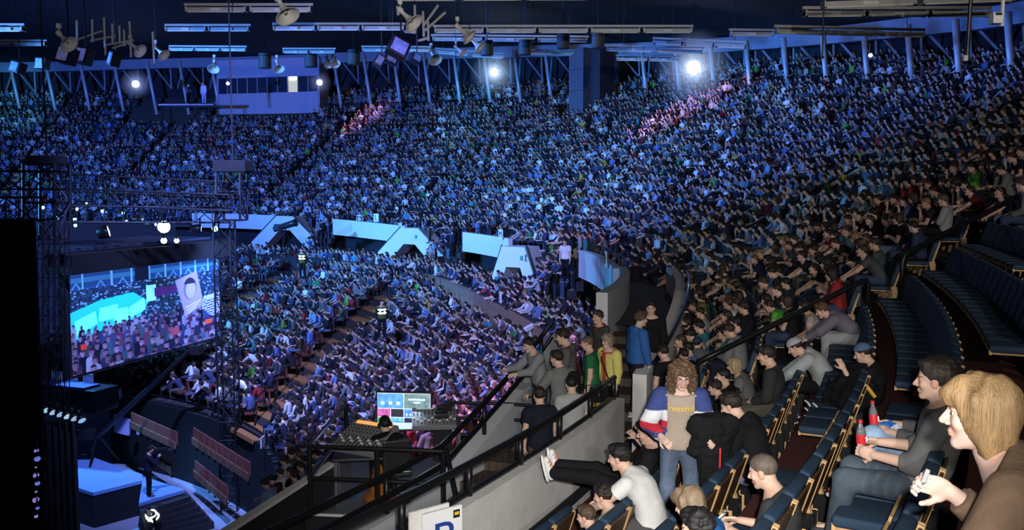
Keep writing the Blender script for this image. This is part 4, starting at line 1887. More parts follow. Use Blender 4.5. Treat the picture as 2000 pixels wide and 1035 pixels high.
# handrails of the near stairs up through the rows
def aisle_rail(label, pts, top_bend=True):
    P = [np.array(p, float) for p in pts]
    e = empty('aisle_handrail', P[0], 0, label, 'handrail')
    m = MB()
    a, b = P[0], P[1]
    foot_b = np.array(pts[2], float)
    d = unit(b - a)
    path = [a]
    for t in np.linspace(0, 1, 8)[1:]:
        path.append(a + (b - a) * t)
    # rounded elbow down to the post
    c1 = b + d * .10 + np.array((0, 0, -.03))
    c2 = b + d * .15 + np.array((0, 0, -.13))
    path += [c1, c2, np.array((c2[0], c2[1], foot_b[2]))]
    m.tube([q - P[0] for q in path], .05, 10)
    m.build('rail', 'black_metal', e, smooth=True)
    if len(pts) > 3:
        f = np.array(pts[3], float)
        MB().tube([a - P[0], f - P[0]], .045, 8).build('post', 'black_metal', e, smooth=True)
    return e


def stand_pt(px, py, h, k_lo=0, k_hi=21):
    """point of the ray through a pixel that lies h above the slope of the upper stand"""
    best = None
    r = ray(px, py)
    for Y in np.arange(6, 70, .05):
        P = r * (Y / r[1])
        R = hypot(P[0] - CX, P[1] - CY)
        ps = math.degrees(atan2(P[1] - CY, P[0] - CX))
        k = (R - 46.25) / .9
        if k < -.5:
            continue
        z = float(F(k, ps)) + h
        if P[2] <= z:
            return P
    return r * (60 / r[1])


def floor_under(P):
    R = hypot(P[0] - CX, P[1] - CY)
    ps = math.degrees(atan2(P[1] - CY, P[0] - CX))
    return float(F((R - 46.25) / .9, ps))


for lab, lo, hi in (('thick black handrail of the near stairs, lower length ending in a rounded elbow', (1362, 708), (1683, 549)),):
    a, b = stand_pt(*lo, 1.05), stand_pt(*hi, 1.05)
    aisle_rail(lab, (a, b, (b[0], b[1], floor_under(b)), (a[0], a[1], floor_under(a))))
a, b = stand_pt(1775, 492, .98), stand_pt(2010, 372, .98)
# the upper length starts with its elbow at the bottom
aisle_rail('thick black handrail of the near stairs, upper length rising out of the picture', (b, a, (a[0], a[1], floor_under(a) - .15), (b[0], b[1], floor_under(b))))
for (lab, lo, hi) in (('black handrail of the middle stairs, lower length, among spectators', (1290, 395), (1385, 342)),
                      ('black handrail of the middle stairs, upper length, above the blue lit rows', (1536, 402), (1738, 291)),
                      ('black handrail far up beside the top rows below the columns', (1760, 270), (1890, 200)),
                      ('short black handrail beside the green shirted standing spectator', (1440, 455), (1490, 428))):
    a, b = stand_pt(*lo, .95), stand_pt(*hi, .95)
    aisle_rail(lab, (a, b, (b[0], b[1], floor_under(b)), (a[0], a[1], floor_under(a))))

# half steps with edges coloured as if lit yellow up the near stairs
se = empty('aisle_steps', pol(50, -16.2, -2.4), 0, 'dark concrete half steps with edges coloured as if lit yellow climbing between the blue seats', 'steps')
se['kind'] = 'structure'
o0 = np.array(se.location)
for k in range(0, 13):
    R = Rb(k) + .12
    ps = aisle_near(R, 0) if k < 12 else -5
    if k > 5:
        ps = aisle_near(Rb(5), 0) + (k - 5) * 1.0
    z = float(F(k, ps)) + .215
    w_ = math.degrees(.62 / R)
    out = [pol(R - .30, ps - w_, z), pol(R + .02, ps - w_, z), pol(R + .02, ps + w_, z), pol(R - .30, ps + w_, z)]
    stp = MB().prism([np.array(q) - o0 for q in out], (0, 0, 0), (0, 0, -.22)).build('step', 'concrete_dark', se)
    out = [pol(R - .31, ps - w_ * .8, z + .004), pol(R - .27, ps - w_ * .8, z + .004), pol(R - .27, ps + w_ * .3, z + .004), pol(R - .31, ps + w_ * .3, z + .004)]
    MB().prism([np.array(q) - o0 for q in out], (0, 0, 0), (0, 0, -.03)).build('edge_strip', 'step_lit', stp)  # yellow light along the edge is put into the strip's colour


for psi_a, nm in ((96.2, 'farthest'), (47.6, 'middle')):
    se2 = empty('aisle_steps', pol(Rb(8), psi_a, float(F(8, psi_a))), 0, 'pale edged steps of the %s aisle of the upper stand' % nm, 'steps')
    se2['kind'] = 'structure'
    o0 = np.array(se2.location)
    for k in range(2, 21):
        R = Rb(k) + .1
        w_ = math.degrees(.42 / R)
        z = float(F(k, psi_a)) + .24
        out = [pol(R - .35, psi_a - w_, z), pol(R, psi_a - w_, z), pol(R, psi_a + w_, z), pol(R - .35, psi_a + w_, z)]
        MB().prism([np.array(q) - o0 for q in out], (0, 0, 0), (0, 0, -.24)).build('step', 'step_lit' if nm == 'farthest' else 'concrete_dark', se2)  # farthest steps carry yellow step light in their colour

# ================================================================== THE PEOPLE ONE BY ONE
def psi_at(k, px, back=.3, h=1.2):
    lo, hi = -46.0, 5.0
    best = None
    for p in np.arange(-46, 0, .05):
        x, y, _ = pol(Rb(k) - back, p)
        q = proj((x, y, float(F(k, p)) + h))
        if q[2] > 1 and abs(q[0] - px) < (best[0] if best else 1e9):
            best = (abs(q[0] - px), p)
        if q[2] > 1 and best and q[0] > px + 400 and p < -20:
            pass
    return best[1]


def seat_loc(k, p):
    x, y, _ = pol(Rb(k), p)
    return (x, y, float(F(k, p))), RAD(p + 90)


def stripes(col, col2, period, duty=.5, axis=2, bent=None):
    col, col2 = np.array(col), np.array(col2)

    def f(J, V):
        q = (V - J['pel']) @ np.stack([J['rt'], J['fw'], J['up']]).T
        m = (np.mod(q[:, axis], period) < period * duty)[:, None]
        return np.where(m, col, col2)
    return f


def plaid(a, b, c):
    a, b, c = map(np.array, (a, b, c))

    def f(J, V):
        q = (V - J['pel']) @ np.stack([J['rt'], J['fw'], J['up']]).T
        u = np.mod(q[:, 0] + q[:, 1], .06) < .022
        v = np.mod(q[:, 2], .06) < .022
        t = np.where(u[:, None], b, a)
        return np.where(v[:, None], (t + c) / 2, t)
    return f


def outer(body, J, name, col, sleeve, g, vox, paint=None, open_=.06, hem=.05, hood=False):
    """a jacket worn open over the shirt"""
    tv, tq = top_mesh(J, sleeve, g, vox, hem, -.01, 1.0, hood)
    q = ((tv - J['pel']) @ np.stack([J['rt'], J['fw'], J['up']]).T)
    c = q[tq].mean(1)
    keep = ~((np.abs(c[:, 0]) < open_) & (c[:, 1] > .02))
    o = link(name, np_mesh(name, tv, tq[keep], ['cloth'], paint(J, tv) if paint else None), body)
    o.color = (*col, 1)
    return o


BLACK, NAVY, CHAR = (.010, .010, .012), (.016, .022, .045), (.05, .05, .055)
GREY, LGREY, WHITE = (.13, .13, .13), (.30, .30, .30), (.72, .71, .69)
JEAN, LJEAN, DJEAN = (.05, .075, .12), (.17, .25, .36), (.025, .032, .045)
DK, BR, BL, BLK = (.022, .016, .012), (.05, .032, .02), (.30, .19, .08), (.010, .009, .009)
PALE = (.60, .41, .33)

W = dict(vox=.012, fine=.006)
PEOPLE = {}
HK = []


def seated(key, label, k, px, pose, h=1.2, dpsi=0, turn=0, py=None, at=None, **kw):
    if px is not None:
        hc = joints(pose)['hc']
        best = (1e9, 0)
        for q in np.arange(-44, -10, .04):
            l_, r_ = seat_loc(k, q)
            r_ += RAD(turn)
            wx = l_[0] + hc[0] * cos(r_) - hc[1] * sin(r_)
            wy = l_[1] + hc[0] * sin(r_) + hc[1] * cos(r_)
            pq = proj((wx, wy, l_[2] + hc[2]))
            er = abs(pq[0] - px) + (abs(pq[1] - py) if py else 0)
            if pq[2] > 1 and er < best[0] - .3:
                best = (er, q)
        p = best[1] + dpsi
    else:
        p = dpsi
    loc, rz = seat_loc(k, p)
    if at:
        T = at_y(*at)
        hc = joints(pose)['hc']
        for _ in range(3):
            r_ = rz + RAD(turn)
            loc = (T[0] - hc[0] * cos(r_) + hc[1] * sin(r_), T[1] - hc[0] * sin(r_) - hc[1] * cos(r_), T[2] - hc[2])
            p = math.degrees(atan2(loc[1] - CY, loc[0] - CX))
            rz = RAD(p + 90)
        fl = float(F(k, p))
        loc = (loc[0], loc[1], max(fl - .12, min(fl + (.24 if key == 'blond' else .10), loc[2])))
    b, J = human(label, loc, rz + RAD(turn), pose, **{**W, **kw})
    PEOPLE[key] = (b, J, p)
    HK.append((k, p))
    return b, J


# --- the two boys nearest the camera
def denim_fade(J, V):
    d = np.minimum.reduce([np.linalg.norm(V - J[q], axis=1) for q in ('kn0', 'kn1')])
    t = 1 + 1.1 * np.exp(-(d / .11) ** 2)
    for a, b in (('hp0', 'kn0'), ('hp1', 'kn1')):
        m = (J[a] + J[b]) / 2
        w = np.exp(-(np.linalg.norm(V - m, axis=1) / .15) ** 2)
        t = t + w * .5 * np.clip(np.sin(V[:, 1] * 95 + V[:, 0] * 40), 0, 1) ** 2
    return np.repeat(t[:, None], 3, 1)


def pinstripe(J, V):
    q = (V - J['pel']) @ np.stack([J['rt'], J['fw'], J['up']]).T
    s = np.mod(q[:, 0], .034) < .012
    return np.where(s[:, None], np.array((1.14, 1.12, 1.10)), np.array((1.0, 1.0, 1.0)))


P1 = sit(lean=26, curve=10, hpitch=-4, hyaw=3, S=1.02, hy=.26,
         arms=(((-.30, .40, -.9), (-.15, .95, -.30)), ((.16, .10, -1), (-.35, .70, .62))),
         hands=((None, .25, None), ((-.25, .85, .35), .75, (-.9, -.1, -.2))))
seated('blond', at=(1915, 808, 2.9), py=810, label='boy with long blond fringe in brown pinstriped shirt holding a silver phone', k=5, px=1915, pose=P1, fine=.0052, vox=.011,
       skin=PALE, hair=('bob', (.25, .155, .070)), top=dict(name='shirt', col=(.145, .095, .062), sleeve=1.9, g=.02, paint=pinstripe, collar=.0),
       bottom=dict(col=(.028, .028, .028)))
P2 = sit(lean=-22, curve=12, hpitch=-4, hyaw=2, S=1.04, hy=.38,
         arms=(((-.10, .45, -1), (.30, 1, .02)), ((.12, .5, -1), (-.35, 1, .08))),
         hands=((((.25, 1, .1)), .8, (.8, -.1, -.1)), (None, .8, None)),
         legs=(((-.12, 1, .02), (-.02, .15, -1)), ((.10, 1, .03), (.02, .2, -1))))
seated('sweater', at=(1825, 742, 5.6), py=742, label='boy in charcoal sweater and faded dark jeans holding a cola bottle on his lap', k=4, px=1825, pose=P2, fine=.0058, vox=.012,
       skin=(.60, .39, .29), hair=('short', (.030, .022, .017)), top=dict(name='sweater', col=(.125, .125, .122), sleeve=1.35, g=.018, collar=.01),
       bottom=dict(col=(.045, .060, .075), paint=denim_fade), shoes=(.03, .03, .035))
P3 = sit(lean=-22, curve=12, hpitch=-6, S=.98, hy=.38,
         arms=(((-.12, .5, -1), (.3, 1, .15)), ((.12, .5, -1), (-.2, 1, .10))), hands=((None, .8, None), (None, .7, None)),
         legs=(((-.12, .88, .42), (.0, .32, -1)), ((.25, 1, .06), (.02, .2, -1))))
seated('bluejeans', at=(1838, 728, 6.25), py=742, label='person in light blue jeans half hidden behind the charcoal sweater, with cola and snacks', k=4, px=1825, pose=P3, dpsi=.75,
       hair=('short', DK), top=dict(name='shirt', col=(.10, .10, .11), sleeve=1.8), bottom=dict(col=LJEAN, paint=denim_fade), shoes=(.5, .08, .05))

# --- row by row, from the concrete wall up
polo = dict(name='polo_shirt', col=WHITE, sleeve=.75, g=.016, collar=.012)
seated('polo', at=(1210, 893, 8.4), py=895, label='man with short black hair leaning forward in a white polo shirt', k=1, px=1222, pose=sit(lean=10, curve=20, hpitch=-14, arms='knees', S=1.06, hy=.42, hip=.48), h=1.05, hair=('short', BLK),
       top=polo, bottom=dict(col=(.09, .09, .09)))
seated('greytee', at=(1178, 968, 8.2), py=970, label='boy with dark spiky hair in a light grey tee beside the white polo shirt', k=1, px=1178, pose=sit(lean=-10, curve=14, hpitch=-14, S=.86, arms='lap', hip=.42, hy=.36), h=1.1, hair=('messy', DK), top=dict(col=LGREY, sleeve=.8), bottom=dict(col=JEAN))
seated('smallboy', at=(1145, 1008, 7.8), py=1008, label='small boy with brown hair and white shirt at the lower picture edge', k=1, px=1143, pose=sit(lean=-10, curve=14, hpitch=-14, S=.82, arms='lap', hip=.40, hy=.36), h=1.05, hair=('short', (.07, .045, .028)), top=dict(col=WHITE, sleeve=.8), bottom=dict(col=JEAN))
seated('recliner', label='person in black tracksuit reclining with red striped white sneakers up on the concrete wall', k=1, px=1262, py=820,
       pose=sit(lean=-30, curve=6, S=1.04, hip=.52, hy=.42, hpitch=-20, arms='crossed', legs=(((-.16, .92, .34), (-.02, .98, .05)), ((-.02, .92, .38), (-.02, .98, .03))), feet=((0, .25, 1), (0, .2, 1))),
       turn=12, hair=('short', DK), top=dict(name='tracksuit_top', col=BLACK, sleeve=2, g=.024), bottom=dict(col=(.010, .010, .012), mat='cloth', g=.02), shoes=(.74, .72, .70))
_b = PEOPLE['recliner'][0]
for sh_ in [c for c in _b.children if c.name.startswith('shoe')]:
    m = MB()
    vs = np.array([v.co[:] for v in sh_.data.vertices])
    c_ = vs.mean(0)
    for q_ in range(3):
        m.tube([c_ + np.array((sx * .05, -.03 + .02 * q_, .03 + .03 * q_)) for sx in (-1, -.5, .5, 1)], .006, 4)
    m.build('red_stripe', 'zip_red' if 'zip_red' in MATS else pm('zip_red', (.6, .03, .02), .6), sh_)
seated('armup', py=800, label='girl in grey top raising a bare arm behind the letterman jacket', k=1, px=1290, pose=sit(lean=6, hpitch=10, S=.98, arms=(((-.12, .5, -1), (.35, .8, .5)), ((.15, .45, -.9), (-.25, .12, 1)))), h=1.1,
       fem=True, hair=('long', (.10, .05, .06)), top=dict(col=(.26, .25, .26), sleeve=.4), bottom=dict(col=BLACK))
seated('armup_friend', py=790, label='girl with red top and pale arms lounging beside the stair wall', k=1, px=1277, pose=sit(lean=-8, hpitch=4, S=.96, arms='chin'), h=1.1,
       fem=True, hair=('long', (.13, .08, .09)), top=dict(col=(.45, .03, .04), sleeve=.6), bottom=dict(col=CHAR))
seated('kidblue', at=(1347, 985, 5.3), py=985, label='boy with brown blond hair and white collar low at the picture edge, blue sleeve', k=3, px=1347, pose=sit(lean=2, hpitch=-20, S=.88, arms='lap', hyaw=-6, hip=.45, hy=.24), h=1.12,
       hair=('bob', (.16, .11, .065)), top=dict(col=(.02, .11, .32), sleeve=1.9, g=.018), bottom=dict(col=JEAN), skin=PALE)
seated('blackhair', at=(1362, 1032, 4.8), py=1035, label='black haired head at the bottom picture edge nearest the row of wooden seat backs', k=3, px=1368, pose=sit(lean=-12, hpitch=-14, hip=.42, hy=.40, S=.86, arms='lap'), h=1.0, dpsi=-.7, hair=('messy', BLK), top=dict(col=BLACK, sleeve=.9), bottom=dict(col=JEAN))
seated('buzzcut', at=(1490, 920, 6.0), py=920, label='boy with fair buzz cut in dark grey tee looking down at a white phone', k=3, px=1490, pose=sit(lean=-16, curve=20, hpitch=-18, S=.95, arms='phone', hy=.36, hip=.44), h=1.12,
       hair=('buzz', (.11, .085, .065)), top=dict(col=(.040, .040, .042), sleeve=.85, g=.016, collar=-.01), bottom=dict(col=DJEAN))
seated('phoneman', at=(1428, 790, 8.6), py=790, label='man in black hooded jacket bent over a phone, light jeans', k=2, px=1428, pose=sit(lean=-2, curve=20, hpitch=-26, S=1.02, arms='phone', hy=.44, hip=.50), h=1.1, turn=-8,
       hair=('short', DK), top=dict(name='hooded_jacket', col=BLACK, sleeve=2, g=.028, hood=True), bottom=dict(col=LJEAN))
seated('lowboy', at=(1396, 757, 12.4), py=757, label='boy with dark fringe ducking below the black jacketed row neighbours', k=1, px=1396, pose=sit(lean=0, curve=14, hpitch=-14, S=.86, arms='lap', hy=.40, hip=.46), h=1.0,
       hair=('messy', DK), top=dict(col=BLACK, sleeve=2), bottom=dict(col=DJEAN))
seated('greenline', at=(1412, 735, 12.8), py=735, label='boy with cropped dark hair and black jacket with green stripe, looking across', k=1, px=1412, pose=sit(lean=2, hpitch=-2, S=1.0, hyaw=10, arms='crossed'), h=1.15,
       hair=('buzz', BLK), top=dict(name='jacket', col=BLACK, sleeve=2, g=.024), bottom=dict(col=BLACK))
seated('blondlong', at=(1434, 715, 13.2), py=715, label='person with chin length blond hair in grey top beside the cropped haired boy', k=1, px=1434, pose=sit(lean=12, hpitch=-10, S=.97, arms='lap'), h=1.1,
       fem=True, hair=('bob', (.30, .22, .13)), top=dict(col=GREY, sleeve=2, g=.022), bottom=dict(col=BLACK))


def arm_bands(J, V):
    """white double band round the short sleeves"""
    t = np.ones((len(V), 3))
    for i in (0, 1):
        a, b = J['sh%d' % i], J['el%d' % i]
        d = unit(b - a)
        s = (V - a) @ d
        r = np.linalg.norm((V - a) - s[:, None] * d, axis=1)
        m = (r < .09) & (((s > .155) & (s < .168)) | ((s > .176) & (s < .19)))
        t[m] = (50, 50, 50)
    return t


seated('bluecap', at=(1685, 690, 10.2), py=690, label='boy in blue cap and black tee with white sleeve bands, chin on hand', k=3, px=1685, pose=sit(lean=-18, curve=20, hpitch=-22, hy=.40, hip=.46, S=.92, arms=(((-.05, .75, -.75), (.1, .55, 1)), ((.12, .5, -1), (-.35, .9, .25)))), h=1.08,
       hair=('cap', DK), cap=((.085, .135, .24), True), top=dict(col=BLACK, sleeve=.85, g=.018, paint=arm_bands), bottom=dict(col=BLACK))
seated('joggers', 'person in pale grey striped joggers slumped on the far side of the blue cap', 3, None, sit(lean=34, curve=20, hpitch=-30, S=1.0, arms='knees', knees=.05, hy=.2), h=1.0, dpsi=-19.6,
       hair=('messy', (.10, .05, .025)), top=dict(name='hoodie', col=(.15, .14, .17), sleeve=2, g=.03, hood=True), bottom=dict(col=(.30, .31, .31), mat='cloth', g=.03), shoes=(.03, .03, .03))
seated('whitehood', at=(1553, 678, 12.4), py=680, label='person with pale hood pulled up, bent over black trousers and white sneakers', k=2, px=1550, pose=sit(lean=14, curve=24, hpitch=-35, S=1.02, arms='knees', hy=.46), h=.9,
       hair=('cap', DK), cap=((.36, .38, .38), True), top=dict(name='hoodie', col=(.36, .38, .38), sleeve=2, g=.032, hood=True), bottom=dict(col=BLACK, mat='cloth'), shoes=(.6, .6, .6))
seated('browntrousers', 'person in brown trousers and dark jacket stretching legs before the pale hood', 2, None, sit(lean=-10, hpitch=-14, S=1.02, arms='lap', legs=(((-.12, 1, -.18), (-.05, .8, -.75)), ((.14, 1, -.15), (.0, .75, -.8)))), h=1.15, dpsi=-23.6,
       hair=('short', DK), top=dict(name='jacket', col=(.03, .03, .03), sleeve=2, g=.026), bottom=dict(col=(.085, .072, .058), mat='cloth', g=.03), shoes=(.3, .3, .3))
seated('pinktee', at=(1570, 600, 16), py=600, label='person with brown hair in pale pink tee sitting upright before the lower handrail elbow', k=2, px=1552, pose=sit(lean=8, hpitch=-18, S=.97, arms='lap'), h=1.15, dpsi=1.6,
       hair=('messy', DK), top=dict(col=(.46, .37, .34), sleeve=.9), bottom=dict(col=BLACK))
seated('la_cap', py=670, label='boy in dark baseball cap holding both hands to his head, grey jacket', k=0, px=1362, pose=sit(lean=18, hpitch=-4, S=1.0, hyaw=-50, arms=(((-.35, .7, -.5), (.35, -.1, 1)), ((.35, .7, -.5), (-.35, -.1, 1)))), h=1.15,
       turn=-60, hair=('cap', DK), cap=((.03, .04, .09), False), top=dict(name='jacket', col=(.11, .115, .13), sleeve=2, g=.026), bottom=dict(col=JEAN))
human('person in black tee slouching against the outer side of the curved concrete wall', (pol(46.15, -20.6)[0], pol(46.15, -20.6)[1], -4.17), RAD(35),
      stand(lean=-10, hpitch=-20, S=.97), hair=('short', DK), top=dict(col=BLACK, sleeve=.9), bottom=dict(col=(.03, .03, .035)), vox=.014, fine=.0075)
seated('navyman', 'young man with black hair in navy jumper watching in profile below the handrail', 1, None, sit(lean=-2, hpitch=-4, S=1.06, arms='crossed'), h=1.25, dpsi=-17.6,
       hair=('short', BLK), top=dict(name='jumper', col=(.014, .020, .05), sleeve=2, g=.022), bottom=dict(col=BLACK))

# --- the girl in the letterman jacket, standing
def letterman(J, V):
    q = (V - J['nk']) @ np.stack([J['rt'], J['fw'], J['up']]).T
    t = -(V[:, 2] - J['nk'][2])
    c = np.empty((len(V), 3))
    c[:] = (.34, .35, .37)
    blue, white, red = np.array((.045, .065, .20)), np.array((.66, .67, .70)), np.array((.50, .03, .05))
    c[t < .165] = blue
    c[(t >= .165) & (t < .27)] = white
    c[(t >= .27) & (t < .335)] = red
    c[(t >= .335) & (t < .385)] = blue
    edge = (np.abs(q[:, 0]) < .105) & (q[:, 1] > .03) & (np.abs(q[:, 0]) > .0)
    c[edge] = white
    return c


xg, yg, _ = pol(47.84, psi_at(2, 1342, .5, 1.6))
pg = math.degrees(atan2(yg - CY, xg - CX))
PG = stand(lean=2, hpitch=-16, hyaw=6, S=.99, arms=(((-.30, .15, -1), (-.05, .95, -.12)), ((.42, .25, -.85), (-.45, .8, -.28))), hands=((None, .5, None), (None, .35, None)))
bg, JG = human('girl with big curly brown hair in striped blue white red jacket over beige sweatshirt', (xg, yg, float(F(2, pg))), RAD(180 - 8), PG, skin=PALE, hair=('curly', (.105, .062, .034)),
               top=dict(name='sweatshirt', col=(.36, .29, .235), sleeve=0, g=.022, hem=.06), bottom=dict(col=(.075, .10, .15), paint=denim_fade), fem=True, **W)
outer(bg, JG, 'jacket', (1, 1, 1), 1.95, .034, .011, letterman, .125, .02)


def on_shirt(txt, size, body, J, garment, zoff, mat, name='lettering', slant=.0, front=True, xoff=0):
    """lettering printed on the chest: each vertex is laid onto the garment"""
    from mathutils.bvhtree import BVHTree
    me = text_mesh(txt, size, .0015)
    V = np.array([v.co[:] for v in me.vertices])
    M = np.stack([J['rt'], J['fw'], J['up']])
    sg = 1 if front else -1
    bvh = BVHTree.FromPolygons([Vector(v.co) for v in garment.data.vertices], [tuple(p.vertices) for p in garment.data.polygons])
    out = []
    for v in V:
        px_ = (-v[0] + xoff) * sg + slant * v[1] * -sg
        o = J['ch'] + M[0] * px_ + M[2] * (v[1] + zoff) + M[1] * .4 * sg
        h = bvh.ray_cast(Vector(o), Vector(-M[1] * sg))
        d = np.array(h[0]) if h[0] is not None else J['ch'] + M[0] * px_ + M[2] * (v[1] + zoff) + M[1] * .15 * sg
        out.append(d + M[1] * sg * (.004 + v[2]))
    for v, q in zip(me.vertices, out):
        v.co = q
    me.materials.append(MATS[mat])
    o = link(name, me, body)
    return o


pm('print_yellow', (.75, .48, .03), .7)
pm('print_black', (.03, .03, .03), .7)
sw = [c for c in bg.children if c.name.startswith('sweatshirt')][0]
on_shirt('Freestyle', .085, bg, JG, sw, .01, 'print_yellow', 'lettering', .25)
# glasses
def glasses(body, J, mat='black_metal'):
    m = MB()
    for s in (-1, 1):
        c = [head_world(J, (s * .032 + .022 * cos(t), .096, .002 + .017 * sin(t))) for t in np.linspace(0, 2 * pi, 9)]
        m.tube(c, .0022, 5, cap=False)
        m.tube([head_world(J, (s * .054, .094, .006)), head_world(J, (s * .079, .0, .008))], .0022, 5)
    m.tube([head_world(J, (-.011, .099, .004)), head_world(J, (.011, .099, .004))], .0022, 5)
    return m.build('glasses', mat, body)


glasses(bg, JG)
# the black jacket hung over her arm
wr = JG['wr0']
Mg = np.array(Matrix.Rotation(RAD(172), 3, 'Z'))
c0 = np.array((xg, yg, float(F(2, pg))))
wj = Mg @ wr + c0
def jk_warp(X):
    return .012 * wob(X - wj, 26)
jv, jq = sdf_mesh([p_rc(wj + (-.12, .02, .10), wj + (.14, 0, .11), .10, .11, .06), p_rc(wj + (-.02, .02, .05), wj + (.0, .0, -.42), .13, .10, .08),
                   p_rc(wj + (.1, .02, .05), wj + (.13, .0, -.5), .10, .07, .08), p_rc(wj + (-.05, -.02, .08), wj + (-.16, 0, -.12), .08, .07, .06)], .014, warp=jk_warp)
oj = link('carried_jacket', np_mesh('carried_jacket', jv - wj, jq, ['cloth']), None, tuple(wj))
oj.color = (.010, .010, .011, 1)
tag(oj, 'black jacket with a red zip draped over the arm of the curly haired girl', 'jacket')
MB().box((.05, -.125, -.2), (.014, .02, .26)).build('zip', pm('zip_red', (.6, .03, .02), .6), oj)

# --- the group on the stairs
def stair_level(Y, px):
    X = (px - 1000) / F_PX * Y
    p = math.degrees(atan2(Y - CY, X - CX))
    return stair_z(p)


def on_stairs(label, px, ytop, H, facing, pose, Y=None, dz=0, **kw):
    """facing: degrees, 0 looks away from the camera, 90 left, -90 right, 180 at the camera"""
    if Y is None:
        best = (9, 14)
        for y_ in np.arange(12.2, 17.5, .05):
            r = ray(px, ytop)
            zt = r[2] * y_ / r[1]
            e_ = abs(zt - H - stair_level(y_, px))
            if e_ < best[0]:
                best = (e_, y_)
        Y = best[1]
    r = ray(px, ytop + 12)
    P = r * (Y / r[1])
    S = H / 1.73
    pose = dict(pose)
    pose['S'] = S
    pose['hip'] = .93 * S
    b, J = human(label, (P[0], P[1], stair_level(Y, px) + dz), RAD(facing), pose, **{**dict(vox=.014, fine=.0075), **kw})
    return b, J


b, J = on_stairs('young man in bright blue hoodie, dark jeans and glasses coming down the stairs', 1243, 616, 1.80, -70, stand(stride=.16, hpitch=-8, arms=(((-.1, -.05, -1), (0, .25, -1)), ((.1, .15, -1), (0, .3, -1)))),
               skin=PALE, hair=('messy', (.09, .055, .03)), top=dict(name='hoodie', col=(.035, .12, .36), sleeve=2, g=.026, hood=True, hem=.07), bottom=dict(col=(.014, .018, .032)), shoes=(.5, .5, .5))
glasses(b, J)
on_stairs('young man in black jacket over red shirt behind the blue hoodie', 1272, 612, 1.74, 165, stand(), hair=('short', DK), top=dict(name='jacket', col=BLACK, sleeve=2, g=.024), bottom=dict(col=BLACK), Y=16.0)
b, J = on_stairs('woman with short fair hair and glasses in yellow cardigan with black shoulder strap', 1193, 651, 1.66, 125, stand(hyaw=5), fem=True, skin=PALE, hair=('bob', (.26, .21, .15)),
                 top=dict(name='top', col=(.50, .07, .05), sleeve=0, g=.014), bottom=dict(col=BLACK))
outer(b, J, 'cardigan', (.66, .57, .16), 1.9, .03, .014, None, .05, .12)
m = MB()
m.tube([J['sh1'] + np.array((0, 0, .07)), J['ch'] + J['fw'] * .17 + J['rt'] * .02, J['pel'] + J['fw'] * .16 - J['rt'] * .16], .012, 5)
m.build('shoulder_strap', 'black_cloth', b)
glasses(b, J)
b, J = on_stairs('balding bearded man with glasses in green tee', 1157, 650, 1.76, 85, stand(hpitch=-6, hyaw=-10), hair=('bald', (.12, .08, .06)), top=dict(col=(.02, .13, .055), sleeve=.85, g=.022, hem=.08), bottom=dict(col=BLACK))
glasses(b, J, 'zip_red')
bv, bq = sdf_mesh([p_el(head_world(J, (0, .055, -.085)), J['hM'], np.array((.052, .046, .034)), .02)], .008)
o = link('beard', np_mesh('beard', bv, bq, ['hair']), b)
o.color = (.05, .03, .02, 1)
on_stairs('tall young man with dark hair in grey zip hoodie looking left', 1112, 632, 1.86, 80, stand(hpitch=-14), hair=('messy', DK), top=dict(name='hoodie', col=(.095, .093, .09), sleeve=2, g=.026, hood=True), bottom=dict(col=DJEAN))
b, J = on_stairs('person with red collar half hidden between green tee and yellow cardigan', 1174, 648, 1.66, 120, stand(), hair=('messy', BR), top=dict(name='jacket', col=(.06, .05, .05), sleeve=2, g=.022), bottom=dict(col=BLACK), Y=16.2, dz=-.12)
hv, hq = sdf_mesh([p_rc(J['nk'] - J['rt'] * .05 - J['fw'] * .02, J['nk'] + J['rt'] * .05 - J['fw'] * .02, .062, .062, .03), p_rc(J['nk'], J['nk'] - J['up'] * .05 + J['fw'] * .07, .06, .05, .03)], .012)
o = link('collar', np_mesh('collar', hv, hq, ['cloth']), b)
o.color = (.45, .02, .02, 1)
b, J = on_stairs('boy with quiff in grey jacket and blue hood leaning on the stair rail', 1056, 650, 1.72, 115, stand(lean=14, hpitch=-20, arms='rail'), hair=('messy', DK), skin=PALE, top=dict(name='jacket', col=(.22, .23, .24), sleeve=2, g=.026), bottom=dict(col=DJEAN))
hv, hq = sdf_mesh([p_rc(J['nk'] - J['fw'] * .08 - J['rt'] * .08, J['nk'] - J['fw'] * .08 + J['rt'] * .08, .055, .055, .03)], .012)
o = link('hood', np_mesh('hood', hv, hq, ['cloth']), b)
o.color = (.02, .10, .22, 1)
b, J = on_stairs('man in grey long sleeve seen from behind with black backpack on one shoulder', 1098, 659, 1.80, 35, stand(lean=4, hpitch=-10, hyaw=20, arms=(((-.35, .5, -.85), (-.25, .85, -.45)), ((.14, .1, -1), (.0, .3, -1)))), hair=('short', DK),
                 top=dict(col=(.17, .168, .162), sleeve=1.95, g=.022, hem=.08), bottom=dict(col=DJEAN), Y=13.9)
bk = [J['ch'] - J['fw'] * .17 + J['rt'] * .13 + np.array((0, 0, z)) for z in (.02, -.34)]
bv, bq = sdf_mesh([p_rc(bk[0], bk[1], .10, .13, .06)], .016)
o = link('backpack', np_mesh('backpack', bv, bq, ['cloth']), None, b.location, b.rotation_euler[2])
o.color = (.012, .012, .013, 1)
tag(o, 'black backpack hanging from the right shoulder of the grey long sleeve', 'backpack')
m = MB()
m.tube([bk[0] + J['fw'] * .02, J['sh1'] + np.array((-.03, 0, .09)), J['sh1'] - J['rt'] * .04 + J['fw'] * .12 - J['up'] * .12], .02, 6)
m.build('strap', 'black_cloth', o)
